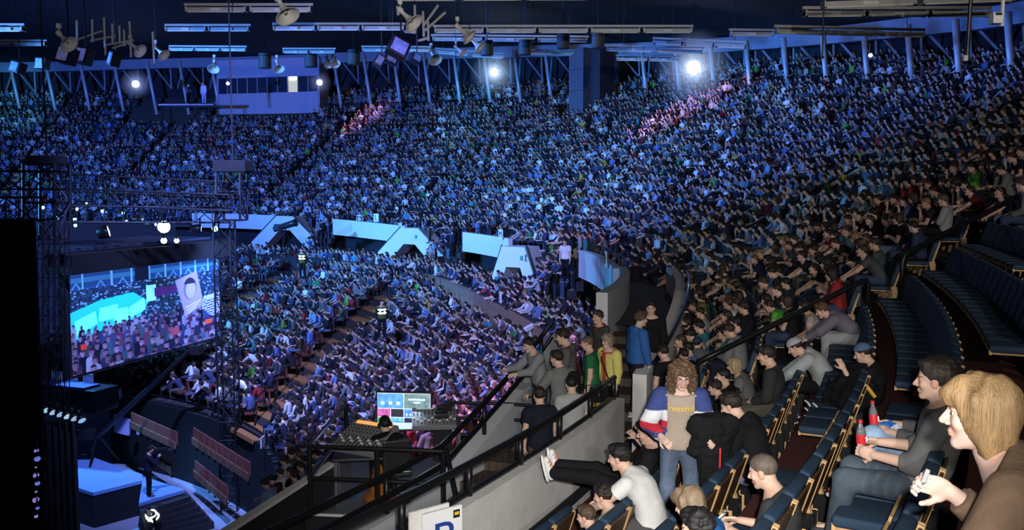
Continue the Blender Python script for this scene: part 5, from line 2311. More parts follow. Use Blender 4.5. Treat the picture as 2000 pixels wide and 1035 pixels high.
b, J = on_stairs('boy in light grey tee seen from behind with small dark emblem at the neck', 1119, 737, 1.74, 8, stand(lean=4, hpitch=-10), hair=('short', BLK), top=dict(col=(.34, .335, .325), sleeve=.85, g=.024, hem=.06), bottom=dict(col=JEAN), Y=12.9)
gt = [c for c in b.children if c.name.startswith('shirt')][0]
on_shirt('~A~', .07, b, J, gt, .08, 'print_black', 'emblem', 0, False)
on_stairs('boy in navy polo shirt and brown trousers seen from behind at the stair foot', 1057, 758, 1.74, 12, stand(lean=4, hpitch=-14), hair=('messy', DK), top=dict(name='polo_shirt', col=(.012, .014, .024), sleeve=.85, g=.024, hem=.1, collar=.015), bottom=dict(col=(.12, .075, .04), mat='cloth'), Y=12.8)
Pb = at_y(1156, 792, 14.3)
e = empty('tote_bag', tuple(Pb), RAD(10), 'black tote bag with upside down yellow lettering hanging between green tee and grey tee', 'bag')
bv, bq = sdf_mesh([p_rc((-.12, 0, -.16), (.12, 0, -.16), .07, .07, .04), p_rc((-.12, 0, .10), (.12, 0, .10), .05, .05, .04), p_el((0, 0, -.03), np.eye(3), (.19, .07, .2), .04)], .012, warp=lambda X: .004 * wob(X, 30))
o = link('bag_body', np_mesh('bag_body', bv, bq, ['cloth']), e)
o.color = (.010, .010, .012, 1)
for txt, sz, z in (('FAN', .17, -.09), ('NATION', .075, .04)):
    tm = text_mesh(txt, sz, .003)
    tm.materials.append(MATS['print_yellow'])
    o = link('lettering', tm, e, (0, -.088, z))
    o.rotation_euler = (pi / 2, pi, 0)
MB().tube([(-.10, 0, .14), (-.09, 0, .34), (.09, 0, .34), (.10, 0, .14)], .012, 6).build('handle', 'black_cloth', e)

# ---------------------------------------------------------------- the seats of the near rows, folded up where nobody sits
for i, (k, p, x, y, z) in enumerate(near_seats):
    fold = k <= 5 and p < -25.0 and sr.random() < .85 and not any(abs(p - hp_) < .36 and k == hk_ for hk_, hp_ in HK)
    src = proto_up if fold else proto
    o = src if src.name not in first_used else copy_tree(src)
    first_used.add(src.name)
    o.location = (x, y, z)
    o.rotation_euler = (0, 0, RAD(p + 90))
    side = 'before' if p < aisle_near(Rb(k), 0) else 'beyond'
    nth = sum(1 for s in seats if s[0] == k and (s[1] < aisle_near(Rb(k), 0)) == (side == 'before') and abs(s[1] - aisle_near(Rb(k), 0)) <= abs(p - aisle_near(Rb(k), 0)))
    tag(o, ('folded' if fold else 'unfolded') + ' blue seat with wooden back, %s row above concrete wall, %s seat %s near stairs' % (ROWN[k], ORD(nth), side), 'seat', 'blue seats of the near upper stand')

# ---------------------------------------------------------------- the other near spectators: bodies shared, each one its own person
def proto_people(poses, hairs, tops):
    out = []
    for i, P in enumerate(poses):
        b, J = human('proto', (0, -200, 0), 0, P, hair=hairs[i % len(hairs)], top=tops[i % len(tops)], bottom=dict(mat='denim'), vox=.024, fine=.0105, link_eyes=False, fem=(i % 5 == 3))
        out.append(b)
    return out


HST = [('short', DK), ('messy', DK), ('short', BR), ('messy', BR), ('buzz', BLK), ('short', BLK), ('bob', BR), ('short', DK), ('messy', BLK), ('long', BR)]
TST = [dict(name='shirt', sleeve=.9, g=.018), dict(name='hoodie', sleeve=2, g=.028, hood=True), dict(name='shirt', sleeve=.85, g=.016), dict(name='jacket', sleeve=2, g=.026)]
prot_sit = proto_people(SITS, HST, TST)
prot_std = proto_people(STANDS, HST[1:], TST[1:])
CNAME = {0: 'black', 1: 'dark navy', 2: 'navy', 3: 'charcoal', 4: 'grey', 5: 'light grey', 6: 'white', 7: 'blue', 8: 'pale blue', 9: 'maroon', 10: 'red', 11: 'green', 12: 'bright green', 13: 'mustard', 14: 'brown', 15: 'teal'}
used = set()
for (x, y, z, rz, kind, zone, a, b_) in singles:
    lst = prot_sit if kind == 'sit' else prot_std
    q = int(prng.integers(0, len(lst)))
    pr_ = lst[q]
    if pr_.name in used:
        o = copy_tree(pr_)
    else:
        o = pr_
        used.add(pr_.name)
    o.location = (x, y, z)
    o.rotation_euler = (0, 0, rz + prng.normal() * .12)
    s = prng.uniform(.95, 1.05)
    o.scale = (s, s, s)
    ci = int(prng.choice(len(TOPC), p=TOPW))
    o.color = (*SKINC[prng.integers(0, 3)], 1)
    garment = 'shirt'
    kids = KIDS[pr_.name] if o is pr_ else [c for c in o.children]
    for c in kids:
        st_ = stem_ = c.name.split('.')[0]
        if st_ in ('shirt', 'hoodie', 'jacket'):
            c.color = (*(TOPC[ci] * prng.uniform(.85, 1.15)), 1)
            garment = st_
        elif st_ == 'trousers':
            c.color = (*PANTC[prng.integers(0, len(PANTC))], 1)
        elif st_ == 'hair':
            c.color = (*HAIRC[prng.choice(len(HAIRC), p=HAIRW)], 1)
    word = 'seated' if kind == 'sit' else 'standing'
    if zone == 'upper':
        a_p, a_n = (aisle_near(Rb(a), 0), 'near') if b_ < -7 else (2.4, 'middle')
        if a >= 12 and b_ < -7:
            a_p = -5.0
        nth = max(1, int(round(abs(b_ - a_p) * pi / 180 * Rb(a) / .51)))
        lab = '%s spectator in %s %s, %s row above wall, %s seat %s %s stairs' % (word, CNAME[ci], garment, ROWN[a], ORD(nth), 'before' if b_ < a_p else 'beyond', a_n)
    elif zone == 'lower':
        nth = max(1, int(round(abs(b_ - flight(0, a)) * pi / 180 * Rl(a, b_) / .51)))
        lab = 'seated spectator in %s %s, lower stand %s row, %s seat %s nearer stairs' % (CNAME[ci], garment, ROWN[a], ORD(nth), 'before' if b_ < flight(0, a) else 'beyond')
    elif zone == 'promenade':
        nth = int(round((b_ + 10) / 1.0)) + 1
        lab = 'standing spectator in %s %s on promenade, %s rank, %s stretch from the stairs' % (CNAME[ci], garment, ROWN[a], ORD(nth))
    elif zone == 'lower back':
        nth = int(round((b_ + 9) / 1.0)) + 1
        lab = 'standing spectator in %s %s below plank wall, %s from the platform, %s rank' % (CNAME[ci], garment, ORD(nth), ('rear', 'front')[min(a, 1)])
    else:
        lab = 'spectator in %s %s standing in a gap of the white parapet' % (CNAME[ci], garment)
    tag(o, lab, 'person', {'upper': 'spectators of the near upper stand', 'lower': 'spectators of the lower stand', 'promenade': 'spectators at the promenade rail', 'lower back': 'people standing at the back of the lower stand', 'stairs': 'people in the entrance gaps'}[zone])
for pr_ in prot_sit + prot_std:
    if pr_.name not in used:
        for c in list(KIDS[pr_.name]):
            for g in list(KIDS.get(c.name, ())):
                bpy.data.objects.remove(g)
            bpy.data.objects.remove(c)
        bpy.data.objects.remove(pr_)

# ================================================================== UNDER THE ROOF
def hung_strip(px0, py0, px1, py1, Y0, Y1, n, lit=False, label=''):
    """a row of fluorescent battens on a common rail"""
    a, b = at_y(px0, py0, Y0), at_y(px1, py1, Y1)
    e = empty('batten_row', a, 0, label, 'ceiling light')
    d = b - a
    L = np.linalg.norm(d)
    u = d / L
    m = MB()
    m.bar((0, 0, .20), d + np.array((0, 0, .20)), .08, .10)
    m.build('rail', 'lamp_housing', e)
    for i in range(n):
        s0, s1 = d * (i + .03) / n, d * (i + .97) / n
        m = MB()
        m.bar(s0, s1, .30, .14)
        h = m.build('housing', 'lamp_housing', e)
        m = MB()
        m.tube([s0 + u * .1 + np.array((0, -.10, -.085)), s1 - u * .1 + np.array((0, -.10, -.085))], .045, 6)
        m.build('tube', 'lamp_tube', h)
        mid = (s0 + s1) / 2
        m = MB()
        m.box(mid + np.array((0, -.17, -.02)), (L / n * .16, .03, .10))
        m.build('ballast_cover', 'grey_concrete', h)
        for q in (s0 + u * .03, s1 - u * .03):
            m = MB()
            m.bar(q - u * .03, q + u * .03, .34, .20)
            m.build('end_cap', 'lamp_housing', h)
    for t in (.12, .88):
        p = a + d * t
        ps = math.degrees(atan2(p[1] - CY, p[0] - CX))
        zt = zc(min(66, hypot(p[0] - CX, p[1] - CY)), ps)
        if zt > p[2] + .3:
            m = MB()
            m.tube([d * t + np.array((0, 0, .2)), d * t + np.array((0, 0, zt - p[2] + .05))], .012, 5)
            m.build('suspension', 'black_metal', e)
    return e


STRIPS = [
    (360, 19, 612, 19, 36, 36, 2, 'long pale batten row behind the nearest white horn'),
    (322, 57, 490, 57, 44, 44, 2, 'pale batten row of two below the topmost row, before dark bundle'),
    (532, 55, 792, 55, 42, 42, 3, 'batten row of three between the nearest and second horn'),
    (770, -3, 1150, -5, 34, 34, 3, 'batten row cut by the top edge above the second horn'),
    (846, 60, 1354, 60, 40, 40, 5, 'long batten row of five in the middle of the ceiling'),
    (-60, 57, 48, 57, 40, 40, 2, 'short batten row at the left picture edge above the monitors'),
    (-40, 86, 92, 86, 52, 52, 2, 'faint batten row behind the left pair of monitors'),
    (330, 96, 482, 97, 58, 58, 3, 'violet tinted batten row over the far left columns'),
    (552, 101, 656, 101, 58, 58, 2, 'violet tinted batten row above the control booth'),
    (706, 97, 842, 98, 56, 56, 2, 'violet tinted batten row behind the large hung monitor'),
    (842, 76, 1150, 79, 48, 48, 3, 'dim batten row just below the long middle row'),
    (850, 101, 985, 112, 54, 54, 2, 'blue tinted batten row above the cyan lit column'),
    (1030, 104, 1122, 105, 56, 56, 1, 'single bright batten left of the services block'),
    (1275, 82, 1458, 91, 46, 44, 3, 'slanting batten row with white end caps right of the services block'),
    (1182, 96, 1375, 101, 50, 49, 2, 'thin batten row right of the services block'),
    (1203, 115, 1328, 117, 54, 54, 2, 'lowest thin batten row right of the services block'),
    (1424, 66, 1512, 67, 44, 44, 1, 'lone batten with a round end above the ring beam'),
    (1512, 61, 1806, 68, 36, 36, 3, 'long dim batten row hung in front of the ring beam'),
    (1567, 27, 1936, 27, 31, 31, 3, 'grey batten row of three under the topmost right row'),
    (1600, 10, 1985, -4, 27, 27, 2, 'bright edged batten row in the upper right picture corner'),
]
for s in STRIPS:
    hung_strip(s[0], s[1], s[2], s[3], s[4], s[5], s[6], False, s[7])


def horn(px, py, Y, size, az, el, label, sus=True):
    """horn loudspeaker with its mouth towards azimuth az (0 = away from the camera, -90 right), tilted el"""
    P = at_y(px, py, Y)
    e = empty('horn_speaker', P, 0, label, 'loudspeaker')
    R = Matrix.Rotation(RAD(az), 4, 'Z') @ Matrix.Rotation(RAD(-90 + el), 4, 'X')
    s = size
    prof = [(.0, -.62), (.13, -.62), (.15, -.58), (.15, -.40), (.085, -.38), (.10, -.15), (.16, .12), (.28, .32), (.47, .47), (.50, .50), (.49, .52), (.45, .47), (.27, .33), (.14, .12), (.07, -.1), (.0, -.1)]
    MB().lathe([(r * s, z * s) for r, z in prof], R, 20).build('bell', 'horn_paint', e, smooth=True)
    MB().lathe([(r * s, z * s) for r, z in [(0, .34), (.075, .34), (.085, .30), (.08, .0), (0, .0)]], R, 12).build('core', 'lamp_housing', e, smooth=True)
    m = MB()
    b = np.array(R)[:3, :3] @ np.array((0, 0, -.48 * s))
    m.bar(b, b + np.array((0, 0, .34 * s)), .07 * s, .05 * s)
    m.box(b + np.array((0, 0, .40 * s)), (.2 * s, .2 * s, .25 * s))
    m.build('bracket', 'horn_paint', e)
    if sus:
        ps = math.degrees(atan2(P[1] - CY, P[0] - CX))
        zt = zc(min(66, hypot(P[0] - CX, P[1] - CY)), ps)
        MB().tube([b + np.array((0, 0, .5 * s)), np.array((b[0], b[1], zt - P[2] + .05))], .013, 5).build('suspension', 'black_metal', e)
    return e


horn(552, 14, 22, .62, -128, -52, 'nearest white horn loudspeaker, mouth down, at the top edge')
horn(795, 33, 26, .62, -115, -42, 'second white horn loudspeaker beside the large hung monitor')
horn(905, 62, 32, .62, -105, -42, 'third horn loudspeaker hanging under the long batten row', True)
horn(928, 84, 38, .62, -105, -42, 'dim fourth horn loudspeaker behind the third')
horn(897, 97, 44, .5, -110, -40, 'small dim horn below the third loudspeaker')
horn(125, 76, 30, .62, -115, -40, 'grey horn loudspeaker above the left pair of monitors')
horn(264, 92, 36, .60, -110, -35, 'grey horn loudspeaker right of the rod bundle')
horn(312, 100, 40, .60, -110, -40, 'horn loudspeaker farther right of the rod bundle')
horn(418, 127, 60, .8, -170, -50, 'small bright horn over the far left columns')
horn(543, 127, 62, .8, -150, -50, 'small bright horn before the control booth')
horn(641, 119, 64, .75, -150, -45, 'left one of two small horns right of the booth')
horn(652, 118, 61, .75, -150, -45, 'right one of two small horns right of the booth')
horn(846, 108, 56, .9, -150, -45, 'cyan lit small horn beside the hung monitors')


def drum(px, py, Y, label, wpx=25, hpx=28):
    P = at_y(px, py, Y)
    r = wpx / 2 / F_PX * Y
    h = hpx / F_PX * Y
    e = empty('drum_speaker', P, 0, label, 'loudspeaker')
    MB().lathe([(0, -h / 2), (r * .9, -h / 2), (r, -h / 2 + .05), (r, h / 2 - .05), (r * .92, h / 2), (0, h / 2)], None, 16).build('drum', pm('drum_paint', (.05, .06, .06), .6, noise=(2, .2)), e, smooth=False)
    MB().lathe([(r * 1.03, h * .28), (r * 1.03, h * .36), (r * .98, h * .36), (r * .98, h * .28)], None, 16).build('hoop', 'black_metal', e)
    ps = math.degrees(atan2(P[1] - CY, P[0] - CX))
    zt = zc(min(66, hypot(P[0] - CX, P[1] - CY)), ps)
    MB().tube([(0, 0, h / 2), (0, 0, max(h / 2 + .3, zt - P[2] + .05))], .03, 5).build('suspension', 'black_metal', e)


for (px, py, Y, lab) in ((517, 119, 60, 'first dark drum above the control booth'), (607, 117, 60, 'second dark drum above the control booth'), (691, 112, 58, 'dark drum at the right end of the control booth'),
                         (951, 94, 46, 'dark drum behind the third horn'), (1025, 93, 48, 'black drum above the column by the blue beam lamp'), (1100, 81, 44, 'black drum above the services block, left'),
                         (1168, 80, 40, 'black drum above the services block, right')):
    drum(px, py, Y, lab)

# hung monitors showing the broadcast
pm('picture_violet', (.16, .17, .42), .4, emit=.30, noise=(6, .8))
pm('picture_blue', (.08, .16, .42), .4, emit=.30, noise=(6, .8))


def monitor(px, py, Y, w_, h_, az, tilt, roll, label, mat='picture_violet'):
    P = at_y(px, py, Y)
    e = empty('hung_monitor', P, 0, label, 'monitor')
    e.rotation_euler = (Matrix.Rotation(RAD(az), 3, 'Z') @ Matrix.Rotation(RAD(tilt), 3, 'X') @ Matrix.Rotation(RAD(roll), 3, 'Y')).to_euler()
    V, Fs = chamfer_box((0, .22, 0), (w_ * 1.35, .45, h_ * 1.32), .04)
    MB().add(V, Fs).build('case', 'dark_plastic', e)
    MB().box((0, -.012, 0), (w_, .02, h_)).build('screen', mat, e)
    R = np.array(e.rotation_euler.to_matrix()).T
    ps = math.degrees(atan2(P[1] - CY, P[0] - CX))
    zt = zc(min(66, hypot(P[0] - CX, P[1] - CY)), ps) - P[2]
    MB().tube([R @ np.array((0, .2, 0)) * 0 + np.array((0, .22, .3)), R @ np.array((0, .3, zt))], .03, 6).build('suspension', 'black_metal', e)


monitor(781, 90, 34, .58, .52, 25, -14, 28, 'large hung monitor with violet picture below the second horn')
monitor(742, 117, 42, .32, .42, 20, -10, 30, 'narrow hung monitor at the left of the dark pair')
monitor(766, 113, 43.6, .48, .40, 25, -10, 26, 'wider hung monitor at the right of the dark pair')
monitor(122, 105, 34, .52, .48, -20, -12, 12, 'left one of two hung monitors below the grey horn')
monitor(157, 106, 35.6, .42, .50, -16, -12, 10, 'right one of two hung monitors with a bright spot on screen')
monitor(27, 129, 44, .55, .42, -25, -12, 14, 'hung monitor at the left edge with pale blue picture', 'picture_blue')
monitor(77, 122, 46, .45, .42, -10, -8, 4, 'dim blue hung monitor between the left edge and the pair', 'picture_blue')
monitor(214, 113, 40, .28, .48, -40, -10, 14, 'hung blue monitor right of the rod bundle', 'picture_blue')
monitor(815, 112, 40, .36, .30, 35, -8, 24, 'small blue hung monitor under the large one', 'picture_blue')


# white rods and small cross arms of the rigging
def rods(lst, Y, label):
    a0 = at_y(*lst[0][:2], Y)
    e = empty('rigging', a0, 0, label, 'rigging')
    for (x0, y0, x1, y1) in lst:
        a, b = at_y(x0, y0, Y), at_y(x1, y1, Y)
        m = MB()
        m.tube([a - a0, b - a0], .045, 6)
        m.build('rod', 'lamp_housing', e)
    # a clamp plate on the longest rod joins it to the ceiling
    top = max(lst, key=lambda q: -q[1])
    P = at_y(top[0], top[1], Y)
    zt = zc(50, 40)
    MB().tube([P - a0, P - a0 + np.array((0, 0, max(.5, zt - P[2])))], .012, 5).build('suspension', 'black_metal', e)
    return e


rods([(150, 40, 151, 80), (180, 38, 181, 82), (203, 34, 206, 108), (219, 46, 220, 88), (233, 50, 234, 84), (242, 58, 243, 90), (253, 42, 256, 112), (298, 62, 301, 124), (150, 78, 200, 60), (176, 80, 226, 70), (205, 88, 262, 78), (220, 94, 250, 84)],
     36, 'bundle of pale rods and cross arms hanging above the left monitors')
rods([(776, 12, 778, 30), (810, 10, 811, 62), (826, 22, 828, 72), (836, 42, 837, 80), (790, 62, 812, 64), (816, 80, 838, 74), (826, 52, 856, 10), (830, 60, 870, 24)],
     30, 'pale rods and struts hanging beside the second horn')
# white box with a pole at the upper right, and the dark pole
P = at_y(1945, 36, 14)
e = empty('projector_box', P, 0, 'white box fixed on a grey pole at the upper right', 'box')
MB().add(*chamfer_box((0, 0, 0), (.15, .15, .17), .012)).build('box', 'sign_white', e)
MB().box((.0, -.078, .055), (.10, .01, .04)).build('slot', 'dark_plastic', e)
MB().tube([(.10, 0, -.12), (.10, 0, 3.0)], .028, 8).build('pole', 'horn_paint', e)
a, b = at_y(1898, -30, 16), at_y(1889, 112, 16)
e = empty('hanging_pole', b, 0, 'dark pole hanging down before the ring beam at the right', 'pole')
MB().tube([(0, 0, 0), a - b], .035, 8).build('tube', 'black_metal', e)
MB().add(*chamfer_box((-.05, -.03, -.02), (.08, .07, .10), .01)).build('box', 'horn_paint', e)
a, b = at_y(1608, 60, 22), at_y(1606, 112, 22)
e = empty('hanging_pole', b, 0, 'thin dark pole hanging among the right columns', 'pole')
MB().tube([(0, 0, 0), a - b + np.array((0, 0, 1.2))], .02, 8).build('tube', 'black_metal', e)
MB().add(*chamfer_box((0, 0, 0), (.07, .07, .06), .01)).build('foot', 'black_metal', e)

# ---------------------------------------------------------------- beam lamps facing the camera
def beam_lamp(px, py, Y, r, col, emit, label, haze=0.0, power=0):
    P = at_y(px, py, Y)
    d = unit(-P)
    e = empty('beam_lamp', P, 0, label, 'spotlight')
    R = Vector(d).to_track_quat('Z', 'Y').to_matrix().to_4x4()
    MB().lathe([(0, -.5 - r), (r * .7, -.45 - r), (r * 1.05, -.12), (r * 1.12, .02), (r * 1.02, .03), (r * .98, -.02)], R, 16).build('housing', 'black_metal', e, smooth=True)
    m = pm('beam_' + '%d_%d' % (px, py), col, .3, emit=emit, emitcol=col)
    MB().lathe([(0, .06), (r * .5, .05), (r * .98, 0)], R, 16).build('lens', m, e, smooth=True)
    MB().bar(np.array((0, 0, r)), np.array((0, 0, r + .5)), .08, .08).build('yoke', 'black_metal', e)
    if haze:  # ball of haze added to give the lamp a soft halo
        Hm = bpy.data.materials.new('haze')
        Hm.use_nodes = True
        nt = Hm.node_tree
        nt.nodes.remove(nt.nodes['Principled BSDF'])
        v = nt.nodes.new('ShaderNodeVolumeScatter')
        v.inputs['Color'].default_value = (.75, .85, 1, 1)
        tc = nt.nodes.new('ShaderNodeTexCoord')
        ln = nt.nodes.new('ShaderNodeVectorMath')
        ln.operation = 'LENGTH'
        nt.links.new(tc.outputs['Object'], ln.inputs[0])
        mr = nt.nodes.new('ShaderNodeMapRange')
        rad = haze
        mr.inputs[1].default_value = 0
        mr.inputs[2].default_value = rad
        mr.inputs[3].default_value = .22
        mr.inputs[4].default_value = 0
        nt.links.new(ln.outputs['Value'], mr.inputs[0])
        nt.links.new(mr.outputs[0], v.inputs['Density'])
        nt.links.new(v.outputs[0], nt.nodes['Material Output'].inputs['Volume'])
        MATS['haze%d' % px] = Hm
        hz = MB().sphere((0, 0, 0), rad, 20, 12).build('haze', 'haze%d' % px, None, loc=tuple(P + d * .25))
        tag(hz, 'ball of haze added for the halo round the ' + label, 'haze', kind='stuff')
        lp = lamp('beam_glow', 'POINT', tuple(P + d * .35), power, col, size=.05)  # point light added to make the haze ball glow
    return e


beam_lamp(1355, 132, 55, .40, (.75, .85, 1.0), 30, 'brightest blue white beam lamp right of the services block', 2.4, 260)
beam_lamp(965, 141, 72, .30, (.70, .85, 1.0), 22, 'blue white beam lamp beside a cyan lit column', 2.0, 220)
beam_lamp(265, 164, 84, .32, (.55, .62, 1.0), 16, 'violet blue beam lamp on a far left column', 1.5, 110)
beam_lamp(624, 161, 82, .26, (.72, .70, 1.0), 14, 'pale violet beam lamp at the right end of the control booth', 1.2, 40)
beam_lamp(445, 163, 84, .16, (.9, .6, 1.0), 6, 'small pink lamp on the column left of the control booth')
beam_lamp(1700, 108, 44, .10, (.45, .5, 1.0), 6, 'small violet lamp in a truss among the right columns')

# ================================================================== THE STAGE SIDE
def cyl_hit(px, py, R):
    d = ray(px, py)
    o = np.array([-CX, -CY])
    a = d[:2] @ d[:2]
    b = 2 * o @ d[:2]
    c = o @ o - R * R
    D = b * b - 4 * a * c
    t = (-b + math.sqrt(max(D, 0))) / (2 * a)
    return d * t


def s_y(px, py, Y):
    return at_y(px, py, Y * KS)


def s_z(px, py, z):
    return at_z(px, py, z * KS)


# ---- the big screen: a flat LED wall seen at a slant
TL, TR = s_y(134, 536, 38), s_y(429, 505, 49)
zb_ = s_y(134, 735, 38)[2]
W_ = np.linalg.norm((TR - TL)[:2])
ux = unit(np.array((TR[0] - TL[0], TR[1] - TL[1], 0)))
nrm = np.array((ux[1], -ux[0], 0))
Hs = TL[2] - zb_
es = empty('led_screen', tuple(TL - np.array((0, 0, Hs))), atan2(ux[1], ux[0]), 'big LED screen showing blue lit fans with banners above the lower stand', 'screen')
nx, ny = 290, 124
xs = np.linspace(0, W_, nx + 1)
zs = np.linspace(0, Hs, ny + 1)
gx, gz = np.meshgrid(xs, zs)
V = np.stack([gx, np.zeros_like(gx), gz], -1).reshape(-1, 3)
i, j = np.meshgrid(np.arange(nx), np.arange(ny))
a = (j * (nx + 1) + i).ravel()
Q = np.stack([a, a + 1, a + nx + 2, a + nx + 1], 1)
u = ((i + .5) / nx).ravel()
v = 1 - ((j + .5) / ny).ravel()        # 0 at the top
g = np.random.default_rng(4)
C = np.zeros((len(u), 3))
C[:] = (.012, .03, .12)
# roof band with columns
band = v < .20
C[band] = (.015, .06, .30)
top_edge = v < .05 + .03 * (1 - u)
C[band & (v > .05) & (v < .10)] = (.03, .16, .55)
for cu in (.07, .235, .355, .47, .58, .69, .80, .90, .975):
    m = band & (np.abs(u - cu) < .006)
    C[m] = (.10, .38, .95)
for cu in (.035, .17, .30, .53, .635, .745, .855):
    for s in (-1, 1):
        m = band & (v > .10) & (np.abs(u - cu - s * (v - .10) * .38) < .005)
        C[m] = (.06, .25, .8)
C[(u > .375) & (u < .465) & (v < .20)] = (.006, .012, .05)
# far crowd speckle
nb = 90
sp = g.random((60, nb))
cr = (v >= .16) & (v < .62)
iu, iv = (u * nb).astype(int), (v * 60).astype(int)
val = sp[iv, iu]
C[cr] = np.outer(.02 + .10 * val[cr] ** 2, (.25, .55, 1.0)) + (0, .005, .03)
bright = cr & (val > .86)
C[bright] = (.08, .22, .50)


def poly(pts, col, cond=None):
    P = np.array(pts)
    ins = np.zeros(len(u), bool)
    n = len(P)
    for k in range(n):
        x0, y0 = P[k]
        x1, y1 = P[(k + 1) % n]
        c = ((y0 > v) != (y1 > v)) & (u < (x1 - x0) * (v - y0) / (y1 - y0 + 1e-12) + x0)
        ins ^= c
    C[ins] = col
    return ins


poly([(0, .38), (.16, .30), (.36, .27), (.46, .40), (.40, .55), (.0, .66)], (.015, .50, .80))
poly([(.02, .47), (.135, .40), (.145, .53), (.03, .62)], (.10, .75, .85))
poly([(.16, .38), (.265, .37), (.26, .52), (.15, .52)], (.10, .80, .88))
poly([(.25, .42), (.325, .42), (.33, .57), (.24, .57)], (.12, .74, .86))
poly([(.33, .43), (.43, .35), (.44, .48), (.33, .55)], (.12, .80, .88))
poly([(.445, .22), (.51, .23), (.51, .40), (.445, .40)], (.20, .72, .85))
poly([(.50, .27), (.66, .27), (.66, .36), (.50, .36)], (.05, .02, .16))
poly([(.86, .46), (1, .44), (1, .72), (.92, .72), (.84, .60)], (.28, .38, .68))
st = (u > .84) & (v > .5) & (v < .72) & (np.mod(v * 34 + u * 6, 1) < .45)
C[st & (u > .84 + (.6 - v) * .2)] = (.04, .06, .2)
# near faces in the picture
fr = np.random.default_rng(9)
rows = [(.55, .013), (.595, .015), (.645, .017), (.70, .020), (.765, .023), (.84, .026), (.92, .029), (1.0, .032)]
for (vr, r) in rows:
    x = fr.uniform(0, r)
    while x < 1:
        cx, cy = x + fr.normal() * .006, vr + fr.normal() * .016
        x += r * fr.uniform(2.3, 3.6)
        if cx > .84 and cy < .74:
            continue
        tc_ = np.array([(.012, .014, .05), (.04, .05, .13), (.05, .02, .06), (.02, .03, .12), (.12, .15, .30), (.006, .006, .02), (.02, .05, .10)][fr.integers(0, 7)])
        du, dv = (u - cx), (v - cy) * Hs / W_
        body = ((du / (r * 1.25)) ** 4 + ((v - cy - r * 5.2) / (r * 3.6)) ** 4 < 1)
        C[body] = tc_ * fr.uniform(.6, 1.4)
        hd = (du / (r * .60)) ** 2 + ((v - cy) / (r * 1.8)) ** 2 < 1
        C[hd] = np.array((.20, .16, .36)) * fr.uniform(.3, 1.0)
        C[hd & (v < cy - r * .7)] = (.015, .012, .03)
        C[hd & (np.abs(v - cy + r * .2) < r * .35) & (np.abs(np.abs(du) - r * .25) < r * .16)] = (.08, .05, .12)
        C[hd & (du > r * .3)] *= .55
poly([(.05, .71), (.08, .71), (.08, .77), (.05, .77)], (.45, .03, .03))
poly([(.60, .75), (.665, .76), (.67, .84), (.605, .84)], (.20, .05, .10))
poly([(.865, .75), (.92, .755), (.915, .81), (.865, .81)], (.45, .07, .03))
# the grey portrait banner held up in the picture
poly([(.645, .22), (.81, .14), (.86, .56), (.715, .66)], (.20, .21, .36))
e1 = ((u - .755) / .05) ** 2 + ((v - .34) / .13) ** 2 < 1
C[e1] = (.10, .11, .20)
e2 = ((u - .76) / .038) ** 2 + ((v - .36) / .10) ** 2 < 1
C[e2] = (.26, .26, .40)
C[e1 & (v < .28)] = (.015, .015, .04)
for k in range(3):
    poly([(.715 + .01 * k, .545 + .035 * k), (.835 - .02 * k, .49 + .035 * k), (.836 - .02 * k, .51 + .035 * k), (.717 + .01 * k, .565 + .035 * k)], (.34, .35, .48))
me = bpy.data.meshes.new('picture')
me.vertices.add(len(V))
me.vertices.foreach_set('co', V.astype(np.float32).ravel())
me.loops.add(len(Q) * 4)
me.loops.foreach_set('vertex_index', Q.astype(np.int32).ravel())
me.polygons.add(len(Q))
me.polygons.foreach_set('loop_start', np.arange(0, len(Q) * 4, 4, dtype=np.int32))
at_ = me.attributes.new('pic', 'FLOAT_COLOR', 'FACE')
at_.data.foreach_set('color', np.c_[C, np.ones(len(C))].astype(np.float32).ravel())
me.materials.append(pm('led_picture', attr='pic', rough=.6, emit=1.0, spec=.1))
me.update()
link('picture', me, es)
MB().box((W_ / 2, .16, Hs / 2), (W_ + .25, .25, Hs + .2)).build('cabinet', 'black_cloth', es)
MB().box((W_ / 2, .05, Hs + .36), (W_ + .8, 1.1, .68)).build('valance', 'black_void', es)
# the deck of the stage roof above it
MB().box((W_ / 2 - .5, 2.1, Hs + .8), (W_ + 1.0, 3.4, .1)).build('roof_deck', pm('deck_blue', (.03, .04, .07), .5, noise=(1, .3)), es)

# ---- trusses
def truss(pts, w_, label, name='lighting_truss', bay=None, mat='truss_metal', tri=False):
    """square lattice girder from a to b"""
    a, b = np.array(pts[0], float), np.array(pts[1], float)
    e = empty(name, a, 0, label, 'truss')
    d = b - a
    L = np.linalg.norm(d)
    u_ = d / L
    x = np.cross(u_, (0, 0, 1.)) if abs(u_[2]) < .9 else np.array((1., 0, 0))
    x = unit(x)
    y = np.cross(u_, x)
    h = w_ / 2
    cs = [(x * sx + y * sy) * h for sx, sy in ((-1, -1), (1, -1), (1, 1), (-1, 1))]
    for c in cs:
        MB().tube([c, c + d], w_ * .055, 6).build('chord', mat, e)
    n = max(2, int(L / (bay or w_ * 1.05)))
    for f in range(4):
        m = MB()
        for i in range(n):
            p0, p1 = cs[f] + d * i / n, cs[(f + 1) % 4] + d * (i + 1) / n
            q0 = cs[(f + 1) % 4] + d * i / n
            m.tube([p0, p1] if (i + f) % 2 == 0 else [q0, cs[f] + d * (i + 1) / n], w_ * .03, 4, cap=False)
            m.tube([p0, q0], w_ * .03, 4, cap=False)
        o = m.build('lacing', mat, e)
        o['kind'] = 'stuff'
    return e


